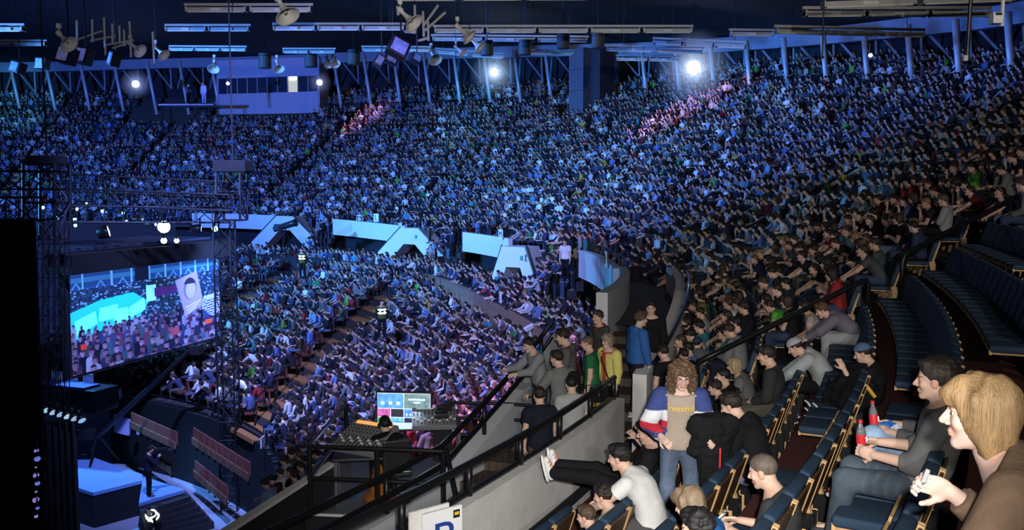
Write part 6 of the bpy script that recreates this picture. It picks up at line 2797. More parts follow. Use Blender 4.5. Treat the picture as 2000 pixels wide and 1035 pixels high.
T0 = s_y(453, 1012, 40)
truss([(T0[0], T0[1], -11.68), (T0[0], T0[1], s_y(453, 432, 40)[2])], .60, 'slim lattice tower standing on the arena floor right of the screen', 'truss_tower')
truss([s_y(453, 430, 40), s_y(453, 320, 40)], .85, 'dark upper end of the lattice tower carrying a hoist box', 'lattice_truss')
P = s_y(455, 325, 40)
MBx = MB()
MBx.add(*chamfer_box((0, 0, 0), (1.15, 1.0, .42), .05))
eb_ = empty('hoist_box', tuple(P), 0, 'dark hoist box on top of the lattice tower', 'hoist')
MBx.build('case', 'black_cloth', eb_)
MB().tube([(0, 0, .2), (0, 0, 9)], .03, 5).build('chain', 'black_cloth', eb_)
P = s_y(92, 314, 36)
eb_ = empty('hoist_box', tuple(P), 0, 'dark hoist box at the left, under which the curtain truss hangs', 'hoist')
MB().add(*chamfer_box((0, 0, 0), (1.0, .8, .32), .05)).build('case', 'black_cloth', eb_)
MB().tube([(0, 0, .2), (0, 0, 9.5)], .03, 5).build('chain', 'black_cloth', eb_)
truss([s_y(92, 320, 36), s_y(92, 470, 36)], 1.0, 'dark vertical truss below the left hoist box', 'lattice_truss')
truss([s_y(-30, 352, 34), s_y(128, 352, 34)], .55, 'blue grey truss at the left edge, highest of the front trusses')
truss([s_y(110, 355, 40), s_y(452, 372, 40)], .60, 'dark cross truss over the screen, upper')
truss([s_y(118, 383, 39), s_y(452, 396, 39)], .55, 'dark cross truss over the screen, middle')
truss([s_y(-30, 408, 30), s_y(78, 408, 30)], .62, 'dark truss over the black curtain at the left edge')
truss([s_y(128, 418, 38), s_y(450, 420, 41)], .55, 'dark cross truss over the screen, lowest, with small lamps')
for k, (px, lab) in enumerate(((78, 'left'), (100, 'middle'), (122, 'right'))):
    truss([s_y(px, 800, 35), s_y(px, 430, 35)], .30, 'tall narrow truss between curtain and screen, %s of three' % lab, 'truss_tower', .6)

# ---- black curtain at the far left, and lower black drapes of the stage
def curtain(px0, px1, py0, py1, Y, label, folds=9):
    a, b = s_y(px0, py0, Y), s_y(px1, py0, Y)
    zb = s_y(px0, py1, Y)[2]
    n = folds * 8
    Y = Y * KS
    V, Fs = [], []
    for i in range(n + 1):
        t = i / n
        x = a[0] + (b[0] - a[0]) * t
        yy = Y + .10 * sin(t * folds * 2 * pi) + .03 * sin(t * folds * 5.3)
        V += [(x, yy, a[2]), (x, yy * 1.0, zb)]
        if i:
            Fs.append((2 * i - 2, 2 * i - 1, 2 * i + 1, 2 * i))
    m = MB().add(V, Fs)
    o = m.build('curtain', pm('curtain_cloth', (.06, .06, .068), .95, noise=(2, .3)))
    sm = o.modifiers.new('thickness', 'SOLIDIFY')
    sm.thickness = .02
    return tag(o, label, 'curtain')


curtain(-60, 70, 432, 1080, 32, 'tall black curtain closing the left edge of the picture')
curtain(70, 148, 824, 1050, 34.5, 'low black stage curtain under the row of small blue lamps', 6)

# ---- lamps of the stage
def stage_lamp(P, aim, r, col, emit, label, body=True):
    e = empty('stage_lamp', P, 0, label, 'spotlight')
    d = unit(np.array(aim, float) - np.array(P))
    R = Vector(d).to_track_quat('Z', 'Y').to_matrix().to_4x4()
    MB().lathe([(0, -.40), (r * .8, -.38), (r * 1.05, -.1), (r * 1.1, .02), (r, .02)], R, 12).build('housing', 'black_metal', e, smooth=True)
    MB().lathe([(0, .05), (r * .6, .035), (r * .99, 0)], R, 12).build('lens', pm('stage_lens_%g_%g_%g_%g' % (*col, emit), col, .3, emit=emit, emitcol=col), e, smooth=True)
    MB().bar((0, 0, r * .5), (0, 0, r + .25), .07, .05).build('yoke', 'black_metal', e)
    return e


stage_lamp(s_y(320, 443, 43), (0, 10, 0), .24, (.95, .92, 1.0), 12, 'brightest round white lamp over the screen')
stage_lamp(s_y(211, 452, 42), (12, 45, 6), .24, (1.0, .85, 1.0), 10, 'pale pink lamp turned aside over the screen')
stage_lamp(s_y(391, 447, 44), (20, 50, -3), .18, (.35, .65, 1.0), 8, 'long blue lamp beam end at the right of the stage roof')
stage_lamp(s_y(320, 470, 44), (0, 10, 0), .12, (.8, .95, 1.0), 8, 'small white lamp under the brightest lamp')
stage_lamp(s_y(345, 470, 44), (0, 10, 0), .10, (.9, .95, 1.0), 8, 'small white lamp right of the one under the brightest lamp')
stage_lamp(s_y(420, 446, 44), (0, 10, 0), .13, (.3, .7, 1.0), 5, 'blue lamp next to the lattice tower')
for n_, (px, py) in enumerate(((146, 428), (150, 408), (168, 398), (200, 412), (240, 416), (303, 438), (106, 395), (84, 405), (112, 425), (147, 440), (246, 432), (277, 428))):
    stage_lamp(s_y(px, py, 42), (0, 20 + 6 * (n_ % 3), -2), .075, (.25, .55, 1.0), 4 + (n_ % 3), 'small blue truss lamp over the screen, %s from the left' % ORD([6, 5, 7, 8, 9, 12, 2, 1, 3, 4, 10, 11][n_]))
pal = [(.35, .6, 1.0), (.5, .75, 1.0), (.45, .7, 1.0), (.35, .6, 1.0), (.6, .8, 1.0), (.4, .6, .9)]
for q in range(7):
    t = q / 6
    px, py = 76 + 84 * t, 797 + 24 * t
    stage_lamp(s_y(px, py, 34.4), (-4, 20, -16), .13, pal[q % 6], .7, 'blue lamp of the row above the low stage curtain, %s from the left' % ORD(q + 1))
for q in range(9):
    py = 880 + q * 16
    stage_lamp(s_y(71 + 2 * sin(q * 2), py, 31.6), (-2, 10, -12), .07 + .03 * sin(q * 2.3), [(.45, .30, 1.0), (.20, .30, 1.0), (.6, .4, 1.0)][q % 3], .55, 'violet blue lamp of the upright string at the curtain edge, %s from the top' % ORD(q + 1))

# ---- stage decks
def deck(pix, z, th, name, label, mat='stage_deck'):
    th = th * KS
    pts = [s_z(x, y, z) for x, y in pix]
    o0 = pts[0]
    e = empty(name, o0, 0, label, 'stage')
    MB().prism([p - o0 for p in pts], (0, 0, 0), (0, 0, -.12)).build('top', mat, e)
    MB().prism([(p - o0) * np.array((.995, .995, 1)) + np.array((0, 0, -.12)) for p in pts], (0, 0, 0), (0, 0, -(th - .12))).build('skirt', 'black_cloth', e)
    return e


deck([(148, 880), (201, 900), (278, 926), (278, 938), (182, 962), (150, 952)], -13.0, 1.6, 'stage_platform', 'blue lit main stage platform at the lower left')
deck([(279, 934), (296, 936), (361, 956), (271, 983)], -13.0, 1.6, 'stage_platform', 'smaller blue lit stage platform with steps beside it')
se_ = empty('stage_steps', s_z(361, 957, -13.1), 0, 'dark steps going down from the smaller stage platform', 'stairs')
o0 = np.array(se_.location)
for q in range(6):
    z = -13.2 - .22 * q
    p0 = s_z(361 + q * 9, 957 + q * 10, z)
    p1 = s_z(271 + q * 3, 984 + q * 10, z)
    p2, p3 = s_z(271 + q * 3 + 3, 984 + q * 10 + 16, z), s_z(361 + q * 9 + 12, 957 + q * 10 + 12, z)
    MB().prism([p - o0 for p in (p0, p1, p2, p3)], (0, 0, 0), (0, 0, -(z * KS + 11.68))).build('step', 'tread_dark', se_)
lamp('stage_light', 'SPOT', tuple(s_z(230, 915, -13.0) + np.array((-3.2, 2.4, 7.2))), 5200, (.10, .34, 1.0), tuple(s_z(232, 920, -13.0)), .2, 46, .4)
lamp('floor_light', 'SPOT', tuple(s_z(385, 965, -14.6) + np.array((2.4, 3.2, 7.2))), 1300, (.55, .7, 1.0), tuple(s_z(385, 965, -14.6)), .2, 34, .5)
# camera crane over the stage
ec = empty('camera_crane', s_z(192, 902, -13.0), 0, 'long dark camera crane boom rising over the lower stand', 'camera crane')
o0 = np.array(ec.location)
tip = s_y(384, 672, 41)
MB().tube([np.array((0, 0, 1.0)), (tip - o0)], [.12, .09], 8).build('boom', 'black_metal', ec)
for dx, dy in ((.7, .2), (-.6, .5), (.0, -.7)):
    MB().tube([(0, 0, 1.1), (dx, dy, 0)], .045, 6).build('leg', 'black_metal', ec)
MB().add(*chamfer_box((-.35, -.2, 1.15), (.7, .35, .4), .03)).build('counterweight', 'dark_plastic', ec)
MB().add(*chamfer_box(tuple(tip - o0 + np.array((0, 0, -.2))), (.35, .5, .35), .03)).build('camera_head', 'dark_plastic', ec)
# cameraman beside it
P = s_z(291, 968, -13.0)
b, J = human('cameraman in dark clothes standing on the stage edge with camera on a tripod arm', tuple(P), RAD(-60), stand(arms='camera', S=1.0), hair=('short', BLK), top=dict(name='jacket', col=(.02, .02, .04), sleeve=2, g=.024), bottom=dict(col=BLACK), vox=.02, fine=.01, link_eyes=False)
V_, F_ = chamfer_box((.05, .42, 1.52), (.16, .42, .22), .02)
ce = empty('shoulder_camera', tuple(P), RAD(-60), 'dark video camera at the face of the cameraman on the stage', 'camera')
MB().add(V_, F_).build('body', 'dark_plastic', ce)
MB().tube([(.05, .62, 1.52), (.05, .80, 1.52)], .06, 8).build('lens', 'dark_plastic', ce)
# white banner boards behind the stage
for (pix, lab) in (([(222, 809), (254, 820), (254, 852), (223, 844)], 'pale upright board behind the stage, wider one'), ([(265, 828), (272, 831), (271, 850), (264, 847)], 'narrow pale board beside the wider board')):
    pts = [s_y(x, y, 45) for x, y in pix]
    o = MB().prism([p - pts[0] for p in pts], (0, 0, 0), (0, .08, 0)).build('stage_board', pm('board_blue', (.35, .42, .7), .6), None, loc=tuple(pts[0]))
    tag(o, lab, 'board')
# table with blue lit mixing gear behind the screen foot
P = s_z(140, 795, -10.6)
e = empty('commentary_desk', tuple(P), RAD(-20), 'dark commentary desk with a sloping blue lit front below the screen', 'desk')
MB().add(*chamfer_box((0, 0, .45), (3.6, 1.2, .9), .05)).build('body', 'dark_plastic', e)
MB().add(*chamfer_box((0, -.2, .95), (2.6, .8, .10), .03)).build('top', pm('desk_blue', (.10, .13, .35), .4), e)
for q in range(3):
    MB().add(*chamfer_box((-.8 + .8 * q, .1, 1.2), (.5, .06, .34), .01)).build('display', 'picture_blue', e)

# ---- folded bleachers before the lower stand: wooden shells of the folded seats, two tiers
def arc_wall_s(name, p0, p1, d0, d1, zb, zt, mat, label, step, cat):
    o = arc_wall(name, p0, p1, lambda p: float(f_rin(p)) + d0, lambda p: float(f_rin(p)) + d1, zb, zt, mat, label, step, cat)
    for v in o.data.vertices:
        v.co = v.co * KS
    return o


def bleacher(px0, py0, px1, py1, R, n, label_mat, mat, tier):
    A, B = s_z(px0, py0, R), s_z(px1, py1, R)
    pa, pb = (math.degrees(atan2(q[1] - CY, q[0] - CX)) for q in (A, B))
    ra, rb = (hypot(q[1] - CY, q[0] - CX) for q in (A, B))
    for i in range(n):
        t = (i + .5) / n
        ps = pa + (pb - pa) * t
        z = A[2] + (B[2] - A[2]) * t
        R_ = ra + (rb - ra) * t
        w_ = np.linalg.norm(B - A) / n * .9
        x, y = (A + (B - A) * t)[:2]
        e = empty('folded_seat', (x, y, z - .5), atan2(-(B - A)[1], -(B - A)[0]), 'folded orange wooden seat of the %s, %s from its far end' % (label_mat, ORD(i + 1)), 'seat', 'folded seats before the lower stand')
        V_, F_ = chamfer_box((0, .05, .30), (w_, .05, .50), .015)
        MB().add(V_, F_).build('backrest', mat, e)
        V_, F_ = chamfer_box((0, .12, .04), (w_ * .96, .06, .29), .015)
        MB().add(V_, F_).build('seat_shell', pm('seat_tan', (.22, .11, .055), .6, noise=(7, .25)), e)
        MB().box((0, .02, -.06), (.06, .06, .5)).build('bracket', 'black_metal', e)


bleacher(258, 806, 349, 846, -11.2, 7, 'upper tier left block', 'seat_orange', 0)
bleacher(380, 836, 492, 905, -11.2, 9, 'upper tier right block', 'seat_red' if False else 'seat_orange', 0)
bleacher(297, 870, 341, 896, -12.8, 4, 'lower tier left block', 'seat_tan' if 'seat_tan' in MATS else 'seat_orange', 1)
bleacher(383, 900, 448, 952, -12.8, 6, 'lower tier right block', 'seat_orange', 1)
arc_wall_s('wall_bleacher', -8, 42, -.25, -.02, -14.6, -10.95, pm('bleacher_dark', (.005, .012, .011), .8, noise=(3, .3)), 'dark green tinted face of the folded bleachers below the lower stand', 2, 'bleacher')
arc_wall_s('trim_rail', -8, 40, -.1, -.04, -10.6, -10.5, 'black_metal', 'dark front rail of the lower stand', 2, 'rail')
# crowd barrier on the arena floor
eb2 = empty('crowd_barrier', s_z(352, 925, -14.6), 0, 'grey crowd barrier with upright bars on the pale arena floor', 'barrier')
a, b = s_z(352, 925, -14.6), s_z(436, 963, -14.6)
o0 = a
for z in (.15, 1.05):
    MB().tube([a - o0 + np.array((0, 0, z)), b - o0 + np.array((0, 0, z))], .03, 6).build('rail', 'steel_paint', eb2)
for i in range(22):
    p = a + (b - a) * i / 21 - o0
    MB().tube([p + np.array((0, 0, 0 if i % 7 == 0 else .15)), p + np.array((0, 0, 1.05))], .015, 5).build('bar', 'steel_paint', eb2)

# ---- section boards on the lower front rail and plank wall
for (px, py, R, letter, sz, lab) in ((513, 863, 31.0, 'L', .36, 'white section board lettered L on the front rail of the lower stand'),
                                     (235, 768, None, 'K', .40, 'white section board lettered K on the front rail below the screen'),
                                     (977, 581, 40.9, 'L', .45, 'white section board lettered L hung on the plank wall')):
    P = cyl_hit(px, py, R) if R and R > 35 else s_z(px, py, -10.5)
    section_board(letter, tuple(P), math.degrees(atan2(P[1] - CY, P[0] - CX)), sz, lab)
P = cyl_hit(1027, 505, 43.1)
ps = math.degrees(atan2(P[1] - CY, P[0] - CX))
m = text_mesh('X', .55, .01)
m.materials.append(MATS['dark_plastic'])
o = link('wall_mark', m, None, tuple(P))
o.rotation_euler = (pi / 2, 0, RAD(ps) - pi / 2)
tag(o, 'dark crossed mark on the white hood of the nearest stair portal', 'mark')

# ---- surveillance cameras on the plank wall
for (px, py, lab) in ((1016, 619, 'small white surveillance camera on the plank wall, upper one'), (1033, 640, 'larger white surveillance camera on the plank wall, lower one')):
    P = cyl_hit(px, py, 41.6)
    P = ray(px, py) * (29.5 / ray(px, py)[1]) if P[1] < 20 else P
    s = 1.0 if py < 630 else 1.5
    e = empty('surveillance_camera', tuple(P), RAD(35), lab, 'camera')
    R_ = np.array(Matrix.Rotation(RAD(-20), 3, 'Y'))
    V_, F_ = chamfer_box((0, 0, 0), (.30 * s, .11 * s, .11 * s), .012, R_)
    MB().add(V_, F_).build('housing', 'sign_white', e)
    MB().bar((.0, 0, -.05 * s), (.05 * s, 0, -.26 * s), .07 * s, .07 * s).build('arm', 'sign_white', e)
    MB().bar((.05 * s, 0, -.26 * s), (.28 * s, .0, -.30 * s), .05 * s, .05 * s).build('bracket', 'sign_white', e)

# ---- broad stairs of the lower stand: wooden steps with orange light put into their colour
for nm, fl in (('nearer', 0), ('farther', 1)):
    base = flight(fl, 0)
    e = empty('lower_stairs', tuple(LP(0, base)), 0, 'broad dark stairs with wooden risers coloured as if lit orange up the lower stand, %s flight' % nm, 'stairs')
    e['kind'] = 'structure'
    o0 = np.array(e.location)
    for i in range(NL):
        ps = flight(fl, i)
        for h in (0, 1):
            fr_ = i - 1 if h == 0 else i - .50
            w_ = math.degrees(1.02 / Rl(i, ps)) / (KS + (1 - KS) * i / NL)
            z = LP(i, ps)[2] + .025 if h else (LP(i, ps)[2] + LP(i - 1, ps)[2]) / 2
            def C_(f, q, zz):
                P_ = LP(f, q)
                return np.array((P_[0], P_[1], zz)) - o0
            out = [C_(fr_ - .48, ps - w_, z), C_(fr_, ps - w_, z), C_(fr_, ps + w_, z), C_(fr_ - .48, ps + w_, z)]
            s_ = MB().prism(out, (0, 0, 0), (0, 0, -.06)).build('step', 'step_wood_lit' if h == 0 else 'tread_dark', e)
            out = [C_(fr_ - .485, ps - w_, z - .03), C_(fr_ - .46, ps - w_, z - .03), C_(fr_ - .46, ps + w_, z - .03), C_(fr_ - .485, ps + w_, z - .03)]
            MB().prism(out, (0, 0, 0), (0, 0, -.13)).build('riser', 'step_wood_lit', s_)
    # handrail in the middle
    pts = [tuple(LP(i - .3, flight(fl, i) + 1.9, None, 1.0)) for i in range(0, NL, 2)]
    pipe_rail('stair_handrail', pts, [((q[0], q[1], q[2] - .95), q) for q in pts], .03, 'dark handrail beside the %s broad stairs of the lower stand' % nm)


# ---- individually seen people far off
pm('reflective', (.95, .95, .95), .4, emit=0.0)
pm('vest_yellow', (.06, .08, .015), .8)


def placed(label, px, py_feet, py_head, H, facing, pose, **kw):
    """standing person whose height on the picture gives the distance"""
    lo, hi = 8.0, 110.0
    for _ in range(40):
        Y = (lo + hi) / 2
        r = ray(px, py_head)
        top = r * (Y / r[1])
        q = proj(top - np.array((0, 0, H)))
        if q[1] > py_feet:
            lo = Y
        else:
            hi = Y
    S = H / 1.73
    pose = dict(pose)
    pose['S'], pose['hip'] = S, .93 * S
    return human(label, tuple(top - np.array((0, 0, H))), RAD(facing), pose, **{**dict(vox=.024, fine=.011, link_eyes=False), **kw})


def vest(b, J):
    tv, tq = top_mesh(J, 0, .035, .024, .05)
    o = link('vest', np_mesh('vest', tv, tq, ['vest_yellow']), b)
    for z in (.10, .26):
        m = MB()
        c = J['wa'] + J['up'] * (z - .06)
        ring = [c + J['rt'] * .205 * cos(t) + J['fw'] * .155 * sin(t) for t in np.linspace(0, 2 * pi, 17)]
        m.tube(ring, .032, 5, cap=False)
        m.build('reflective_glow_band', pm('reflective_glow_band', (.9, .95, 1.0), .3, emit=2.2, emitcol=(.8, .92, 1.0)), o)  # emission stands in for flash light thrown back by the band
    for s in (-1, 1):
        m = MB()
        m.tube([J['wa'] + J['fw'] * .165 + J['rt'] * .1 * s, J['ch'] + J['fw'] * .17 + J['rt'] * .1 * s, J['nk'] + J['rt'] * .1 * s], .028, 5)
        m.build('reflective_glow_band', 'reflective_glow_band', o)


b, J = placed('guard whose vest bands shine white, standing on the stairs right of centre', 745, 662, 584, 1.80, 200, stand(), top=dict(col=BLACK, sleeve=2), bottom=dict(col=BLACK))
vest(b, J)
b, J = placed('guard whose vest bands shine in a white square below the far portal', 590, 545, 484, 1.80, 180, stand(), top=dict(col=BLACK, sleeve=2), bottom=dict(col=BLACK))
vest(b, J)
P = at_z(307, 1058, -11.68)
b, J = human('crouched stagehand in pale yellow vest at the bottom edge by the stage steps', tuple(P), RAD(150), stand(lean=35, S=.8), top=dict(col=BLACK, sleeve=2), bottom=dict(col=BLACK), vox=.024, fine=.011, link_eyes=False)
vest(b, J)
FARS = [('man in white tee seen from behind standing on the lower stand stairs', 657, 616, 568, 0, WHITE, .9, JEAN), ('man in blue checked shirt standing at the foot of the nearer stairs', 605, 708, 636, -100, (.12, .2, .5), 2, LJEAN),
        ('man in white tee standing beside the hood of the nearest portal', 1105, 548, 466, 150, WHITE, .9, BLACK), ('person in pale sweater seen from behind climbing to the parapet of section N', 1122, 600, 522, 0, (.30, .38, .42), 2, BLACK),
        ('person in green hoodie standing high among seated spectators right of section N', 1372, 540, 455, 80, (.03, .16, .07), 2, JEAN), ('person in grey coat and red trousers standing at the promenade wall foot', 966, 785, 712, -20, (.30, .28, .36), 2, (.42, .02, .03)),
        ('person in red jacket standing beside the grey coat and red trousers', 1003, 800, 732, 120, (.55, .02, .03), 2, BLACK), ('man in dark tee holding a rail high behind the parapet of section M', 1322, 365, 320, 10, BLACK, .9, (.2, .17, .12)),
        ('person in plaid shirt standing under the dark gap near section N', 1150, 475, 412, 20, (.25, .2, .3), 2, BLACK), ('person in blue vest climbing among the top rows right of the brightest beam lamp', 1582, 192, 138, 30, (.03, .05, .16), .9, (.2, .17, .14)),
        ('man in striped shirt standing in the blue lit middle of the far stand', 686, 372, 335, 170, (.3, .3, .4), .9, BLACK), ('guard with white cap standing on the far portal', 601, 440, 396, 180, (.35, .4, .5), 2, BLACK),
        ('photographer standing before the control booth', 553, 200, 168, 90, (.012, .012, .016), 2, BLACK), ('pink lit cameraman standing on the far camera platform', 398, 203, 160, 160, (.5, .4, .6), 2, (.4, .3, .5)),
        ('dark cameraman bent over a tripod on the far camera platform', 366, 203, 163, -100, (.1, .1, .2), 2, BLACK),
        ('man standing dark at the head of the stairs, seen from behind', 1243, 598, 505, 10, (.02, .02, .03), 2, (.05, .055, .065)), ('man with dark hair standing before the white parapet of section N', 1213, 600, 512, 20, (.02, .02, .025), 2, BLACK),
        ('person in navy leaning over the white parapet end', 1168, 598, 520, 100, (.03, .03, .07), 2, BLACK)]
for (lab, px, yf, yh, fac, col, sl, bt) in FARS:
    placed(lab, px, yf, yh, 1.78, fac, stand(arms='folded' if px % 3 == 0 else 'down'), top=dict(col=col, sleeve=sl, g=.022), bottom=dict(col=bt))
# long black follow spot in front of the farthest portal
Pf = at_y(557, 441, 60)
e = empty('follow_spot', tuple(Pf), 0, 'long black follow spot on a tripod before the farthest stair portal', 'spotlight')
dv = unit(np.array((1.0, -.25, .30)))
MB().tube([-dv * .85, dv * .55, dv * .85], [.20, .22, .27], 12).build('barrel', 'dark_plastic', e, smooth=True)
MB().add(*chamfer_box(tuple(-dv * .55 + np.array((0, 0, .05))), (.5, .42, .42), .04)).build('lamp_house', 'dark_plastic', e)
for q in range(3):
    t = 2 * pi * q / 3 + .4
    MB().tube([(0, 0, -.2), (.45 * cos(t), .45 * sin(t), -1.75)], .03, 6).build('leg', 'black_metal', e)
MB().bar((0, 0, -.25), (0, 0, .0), .10, .10).build('yoke', 'black_metal', e)
# far camera platform
P = at_y(372, 205, 88)
e = empty('camera_platform', tuple(P), RAD(88 - 90), 'flat camera platform high on the far left stand', 'platform')
MB().box((0, 0, -.08), (5.4, 2.4, .14)).build('deck', 'booth_panel', e)
for s in (-1, 1):
    for t in (-1, 1):
        MB().tube([(s * 2.4, t * 1.0, -.1), (s * 2.4, t * 1.0, -2.6)], .05, 6).build('leg', 'black_metal', e)

# ================================================================== MIXING PLATFORM
ep = empty('mixing_platform', (-1.6, 14.2, -4.75), 0, 'black platform with speckled grey floor for the mixing desks', 'platform')
ep['kind'] = 'structure'
MB().prism([(-1.45, -1.45, 0), (1.55, -1.75, 0), (1.6, 1.4, 0), (-1.4, 1.4, 0)], (0, 0, 0), (0, 0, -.14)).build('deck', pm('platform_floor', (.13, .125, .12), .35, noise=(60, .5)), ep)
MB().prism([(-1.46, -1.47, -.02), (1.56, -1.77, -.02), (1.56, -1.74, -.02), (-1.46, -1.44, -.02)], (0, 0, 0), (0, 0, -2.6)).build('front_skirt', 'black_cloth', ep)
MB().prism([(-1.47, -1.45, -.02), (-1.44, -1.45, -.02), (-1.40, 1.4, -.02), (-1.43, 1.4, -.02)], (0, 0, 0), (0, 0, -2.6)).build('side_skirt', 'black_cloth', ep)
MB().prism([(-1.46, -1.48, .0), (1.56, -1.78, .0), (1.56, -1.74, .0), (-1.46, -1.44, .0)], (0, 0, 0), (0, 0, .03)).build('edge_trim', 'grey_concrete', ep)
# black boarded balustrade running towards the camera on the left
a, b = at_z(652, 905, -4.25), at_z(430, 1048, -4.25)
o = MB().prism([a, a + np.array((.02, .10, 0)) + np.array((-.12, 0, 0)), b + np.array((-.14, 0, 0)), b], (0, 0, 0), (0, 0, -.05)).build('wall_balustrade', 'grey_concrete')
tag(o, 'grey topped black boarded balustrade at the lower middle of the picture', 'balustrade', kind='structure')
MB().prism([a + np.array((0, 0, -.05)), a + np.array((-.08, .06, -.05)), b + np.array((-.1, 0, -.05)), b + np.array((0, 0, -.05))], (0, 0, 0), (0, 0, -3.2)).build('boarding', 'black_cloth', o)


def rail_run(name, label, posts, zs, r=.04, zb=-4.75, cat='railing'):
    e = empty(name, (posts[0][0], posts[0][1], zb), 0, label, cat)
    o0 = np.array((posts[0][0], posts[0][1], 0))
    for p in posts:
        MB().tube([np.array((p[0], p[1], 0)) - o0, np.array((p[0], p[1], zs[0])) - o0], r, 8).build('post', 'black_metal', e)
    for z in zs:
        MB().tube([np.array((p[0], p[1], z)) - o0 for p in posts], r * .9, 8).build('rail', 'black_metal', e)
    return e


rail_run('guard_railing', 'black pipe railing along the front and left of the mixing platform', [(-2.95, 15.5), (-3.0, 12.85), (-1.98, 12.72), (-1.0, 12.6)], (1.0, .52))
rail_run('guard_railing', 'black pipe railing behind the mixing platform against the violet crowd', [(-1.12, 15.6), (-.15, 15.5), (.32, 15.4)], (1.0, .72, .42), .035)
# slanting brace from the front corner
e = empty('railing_brace', (-1.0, 12.6, -4.75), 0, 'slanting black brace at the right front corner of the platform', 'brace')
MB().tube([(0.02, .3, .95), (.32, -.55, .02)], .04, 8).build('tube', 'black_metal', e)
MB().lathe([(0, 0), (.09, 0), (.09, .03), (0, .03)], Matrix.Translation((.32, -.55, -.01)), 10).build('foot_plate', 'black_metal', e)
# black upright board right of the monitor
a = at_y(882, 783, 15.2)
o = MB().prism([at_y(845, 803, 15.0), at_y(883, 783, 15.0), at_y(883, 905, 15.0), at_y(845, 900, 15.0)], (0, 0, 0), (0, .08, 0)).build('black_board', 'black_cloth')
tag(o, 'black upright board right of the bright monitor', 'board')
MB().prism([at_y(843, 801, 15.0), at_y(883, 780, 15.0), at_y(883, 784, 15.0), at_y(843, 805, 15.0)], (0, -.02, 0), (0, .1, 0)).build('edge_trim', 'truss_metal', o)

# desks
def desk(P, rz, size, label):
    e = empty('desk', P, rz, label, 'desk')
    MB().add(*chamfer_box((0, 0, size[2] - .02), (size[0], size[1], .04), .008)).build('top', 'dark_plastic', e)
    for sx in (-1, 1):
        for sy in (-1, 1):
            MB().tube([(sx * (size[0] / 2 - .05), sy * (size[1] / 2 - .05), 0), (sx * (size[0] / 2 - .05), sy * (size[1] / 2 - .05), size[2] - .04)], .03, 8).build('leg', pm('alu', (.45, .46, .48), .35, .8), e)
    return e


D1 = (-2.35, 13.55, -4.75)
desk(D1, RAD(8), (.85, .80, .72), 'left desk with metal tube legs under the slanted mixing console')
D2 = (-1.55, 15.0, -4.75)
desk(D2, RAD(6), (1.35, .70, .78), 'rear desk with metal tube legs under the bright monitor')


def console(P, rz, size, tilt, label, glow):
    e = empty('mixing_console', P, 0, label, 'mixing console')
    e.rotation_euler = (RAD(tilt), 0, rz)
    w_, d_, h_ = size
    MB().add(*chamfer_box((0, 0, 0), (w_, d_, h_), .015)).build('case', pm('console_grey', (.20, .20, .21), .5), e)
    n = 12
    for i in range(n):
        x = -w_ / 2 + (i + .5) * w_ / n
        m = MB()
        m.box((x, -d_ * .22, h_ / 2 + .004), (.012, d_ * .36, .008))
        s_ = m.build('fader_slot', 'dark_plastic', e)
        MB().box((x, -d_ * (.12 + .2 * ((i * 7) % 5) / 5), h_ / 2 + .014), (w_ / n * .5, .03, .02)).build('fader', 'sign_white', s_)
    for i in range(n):
        for j in range(3):
            x = -w_ / 2 + (i + .5) * w_ / n
            MB().tube([(x, d_ * (.08 + .1 * j), h_ / 2), (x, d_ * (.08 + .1 * j), h_ / 2 + .022)], .010, 6).build('knob', 'dark_plastic', e)
    MB().box((0, d_ * .42, h_ / 2 + .006), (w_ * .8, d_ * .1, .01)).build('display_strip', glow, e)
    return e


console((D1[0] + .05, D1[1], D1[2] + .93), RAD(-28), (.85, .72, .10), 22, 'slanted grey mixing console with an orange lit top corner', pm('glow_orange', (1.0, .45, .12), .5, emit=.8))
console((D2[0] + .22, D2[1] - .12, D2[2] + .90), RAD(6), (.75, .55, .09), 22, 'grey mixing console below the bright monitor', pm('glow_pale', (.5, .6, .7), .5, emit=.25))
# bright multiview monitor
Pm = at_y(789, 800, 15.1)
em = empty('multiview_monitor', tuple(Pm), RAD(-6), 'bright flat monitor with ten small video tiles above the mixing desk', 'monitor')
Wm, Hm = 107 / F_PX * 15.1, 66 / F_PX * 15.1
MB().add(*chamfer_box((0, .035, 0), (Wm + .05, .06, Hm + .05), .012)).build('case', 'dark_plastic', em)
MB().box((0, 0, 0), (Wm, .012, Hm)).build('grid', pm('grid_white', (.8, .85, .9), .5, emit=.75), em)
TILES = [(0, .50, .0, .47, (.10, .30, .85), 1.3), (.50, 1, .0, .47, (.20, .32, .34), .8)]
for q, c in enumerate([(.55, .12, .40), (.03, .03, .05), (.10, .28, .80), (.12, .16, .50)]):
    TILES.append((q * .25, q * .25 + .25, .47, .735, c, 1.1))
for q, c in enumerate([(.01, .40, .03), (.15, .45, .75), (.02, .03, .08), (.30, .45, .55)]):
    TILES.append((q * .25, q * .25 + .25, .735, 1.0, c, 1.1))
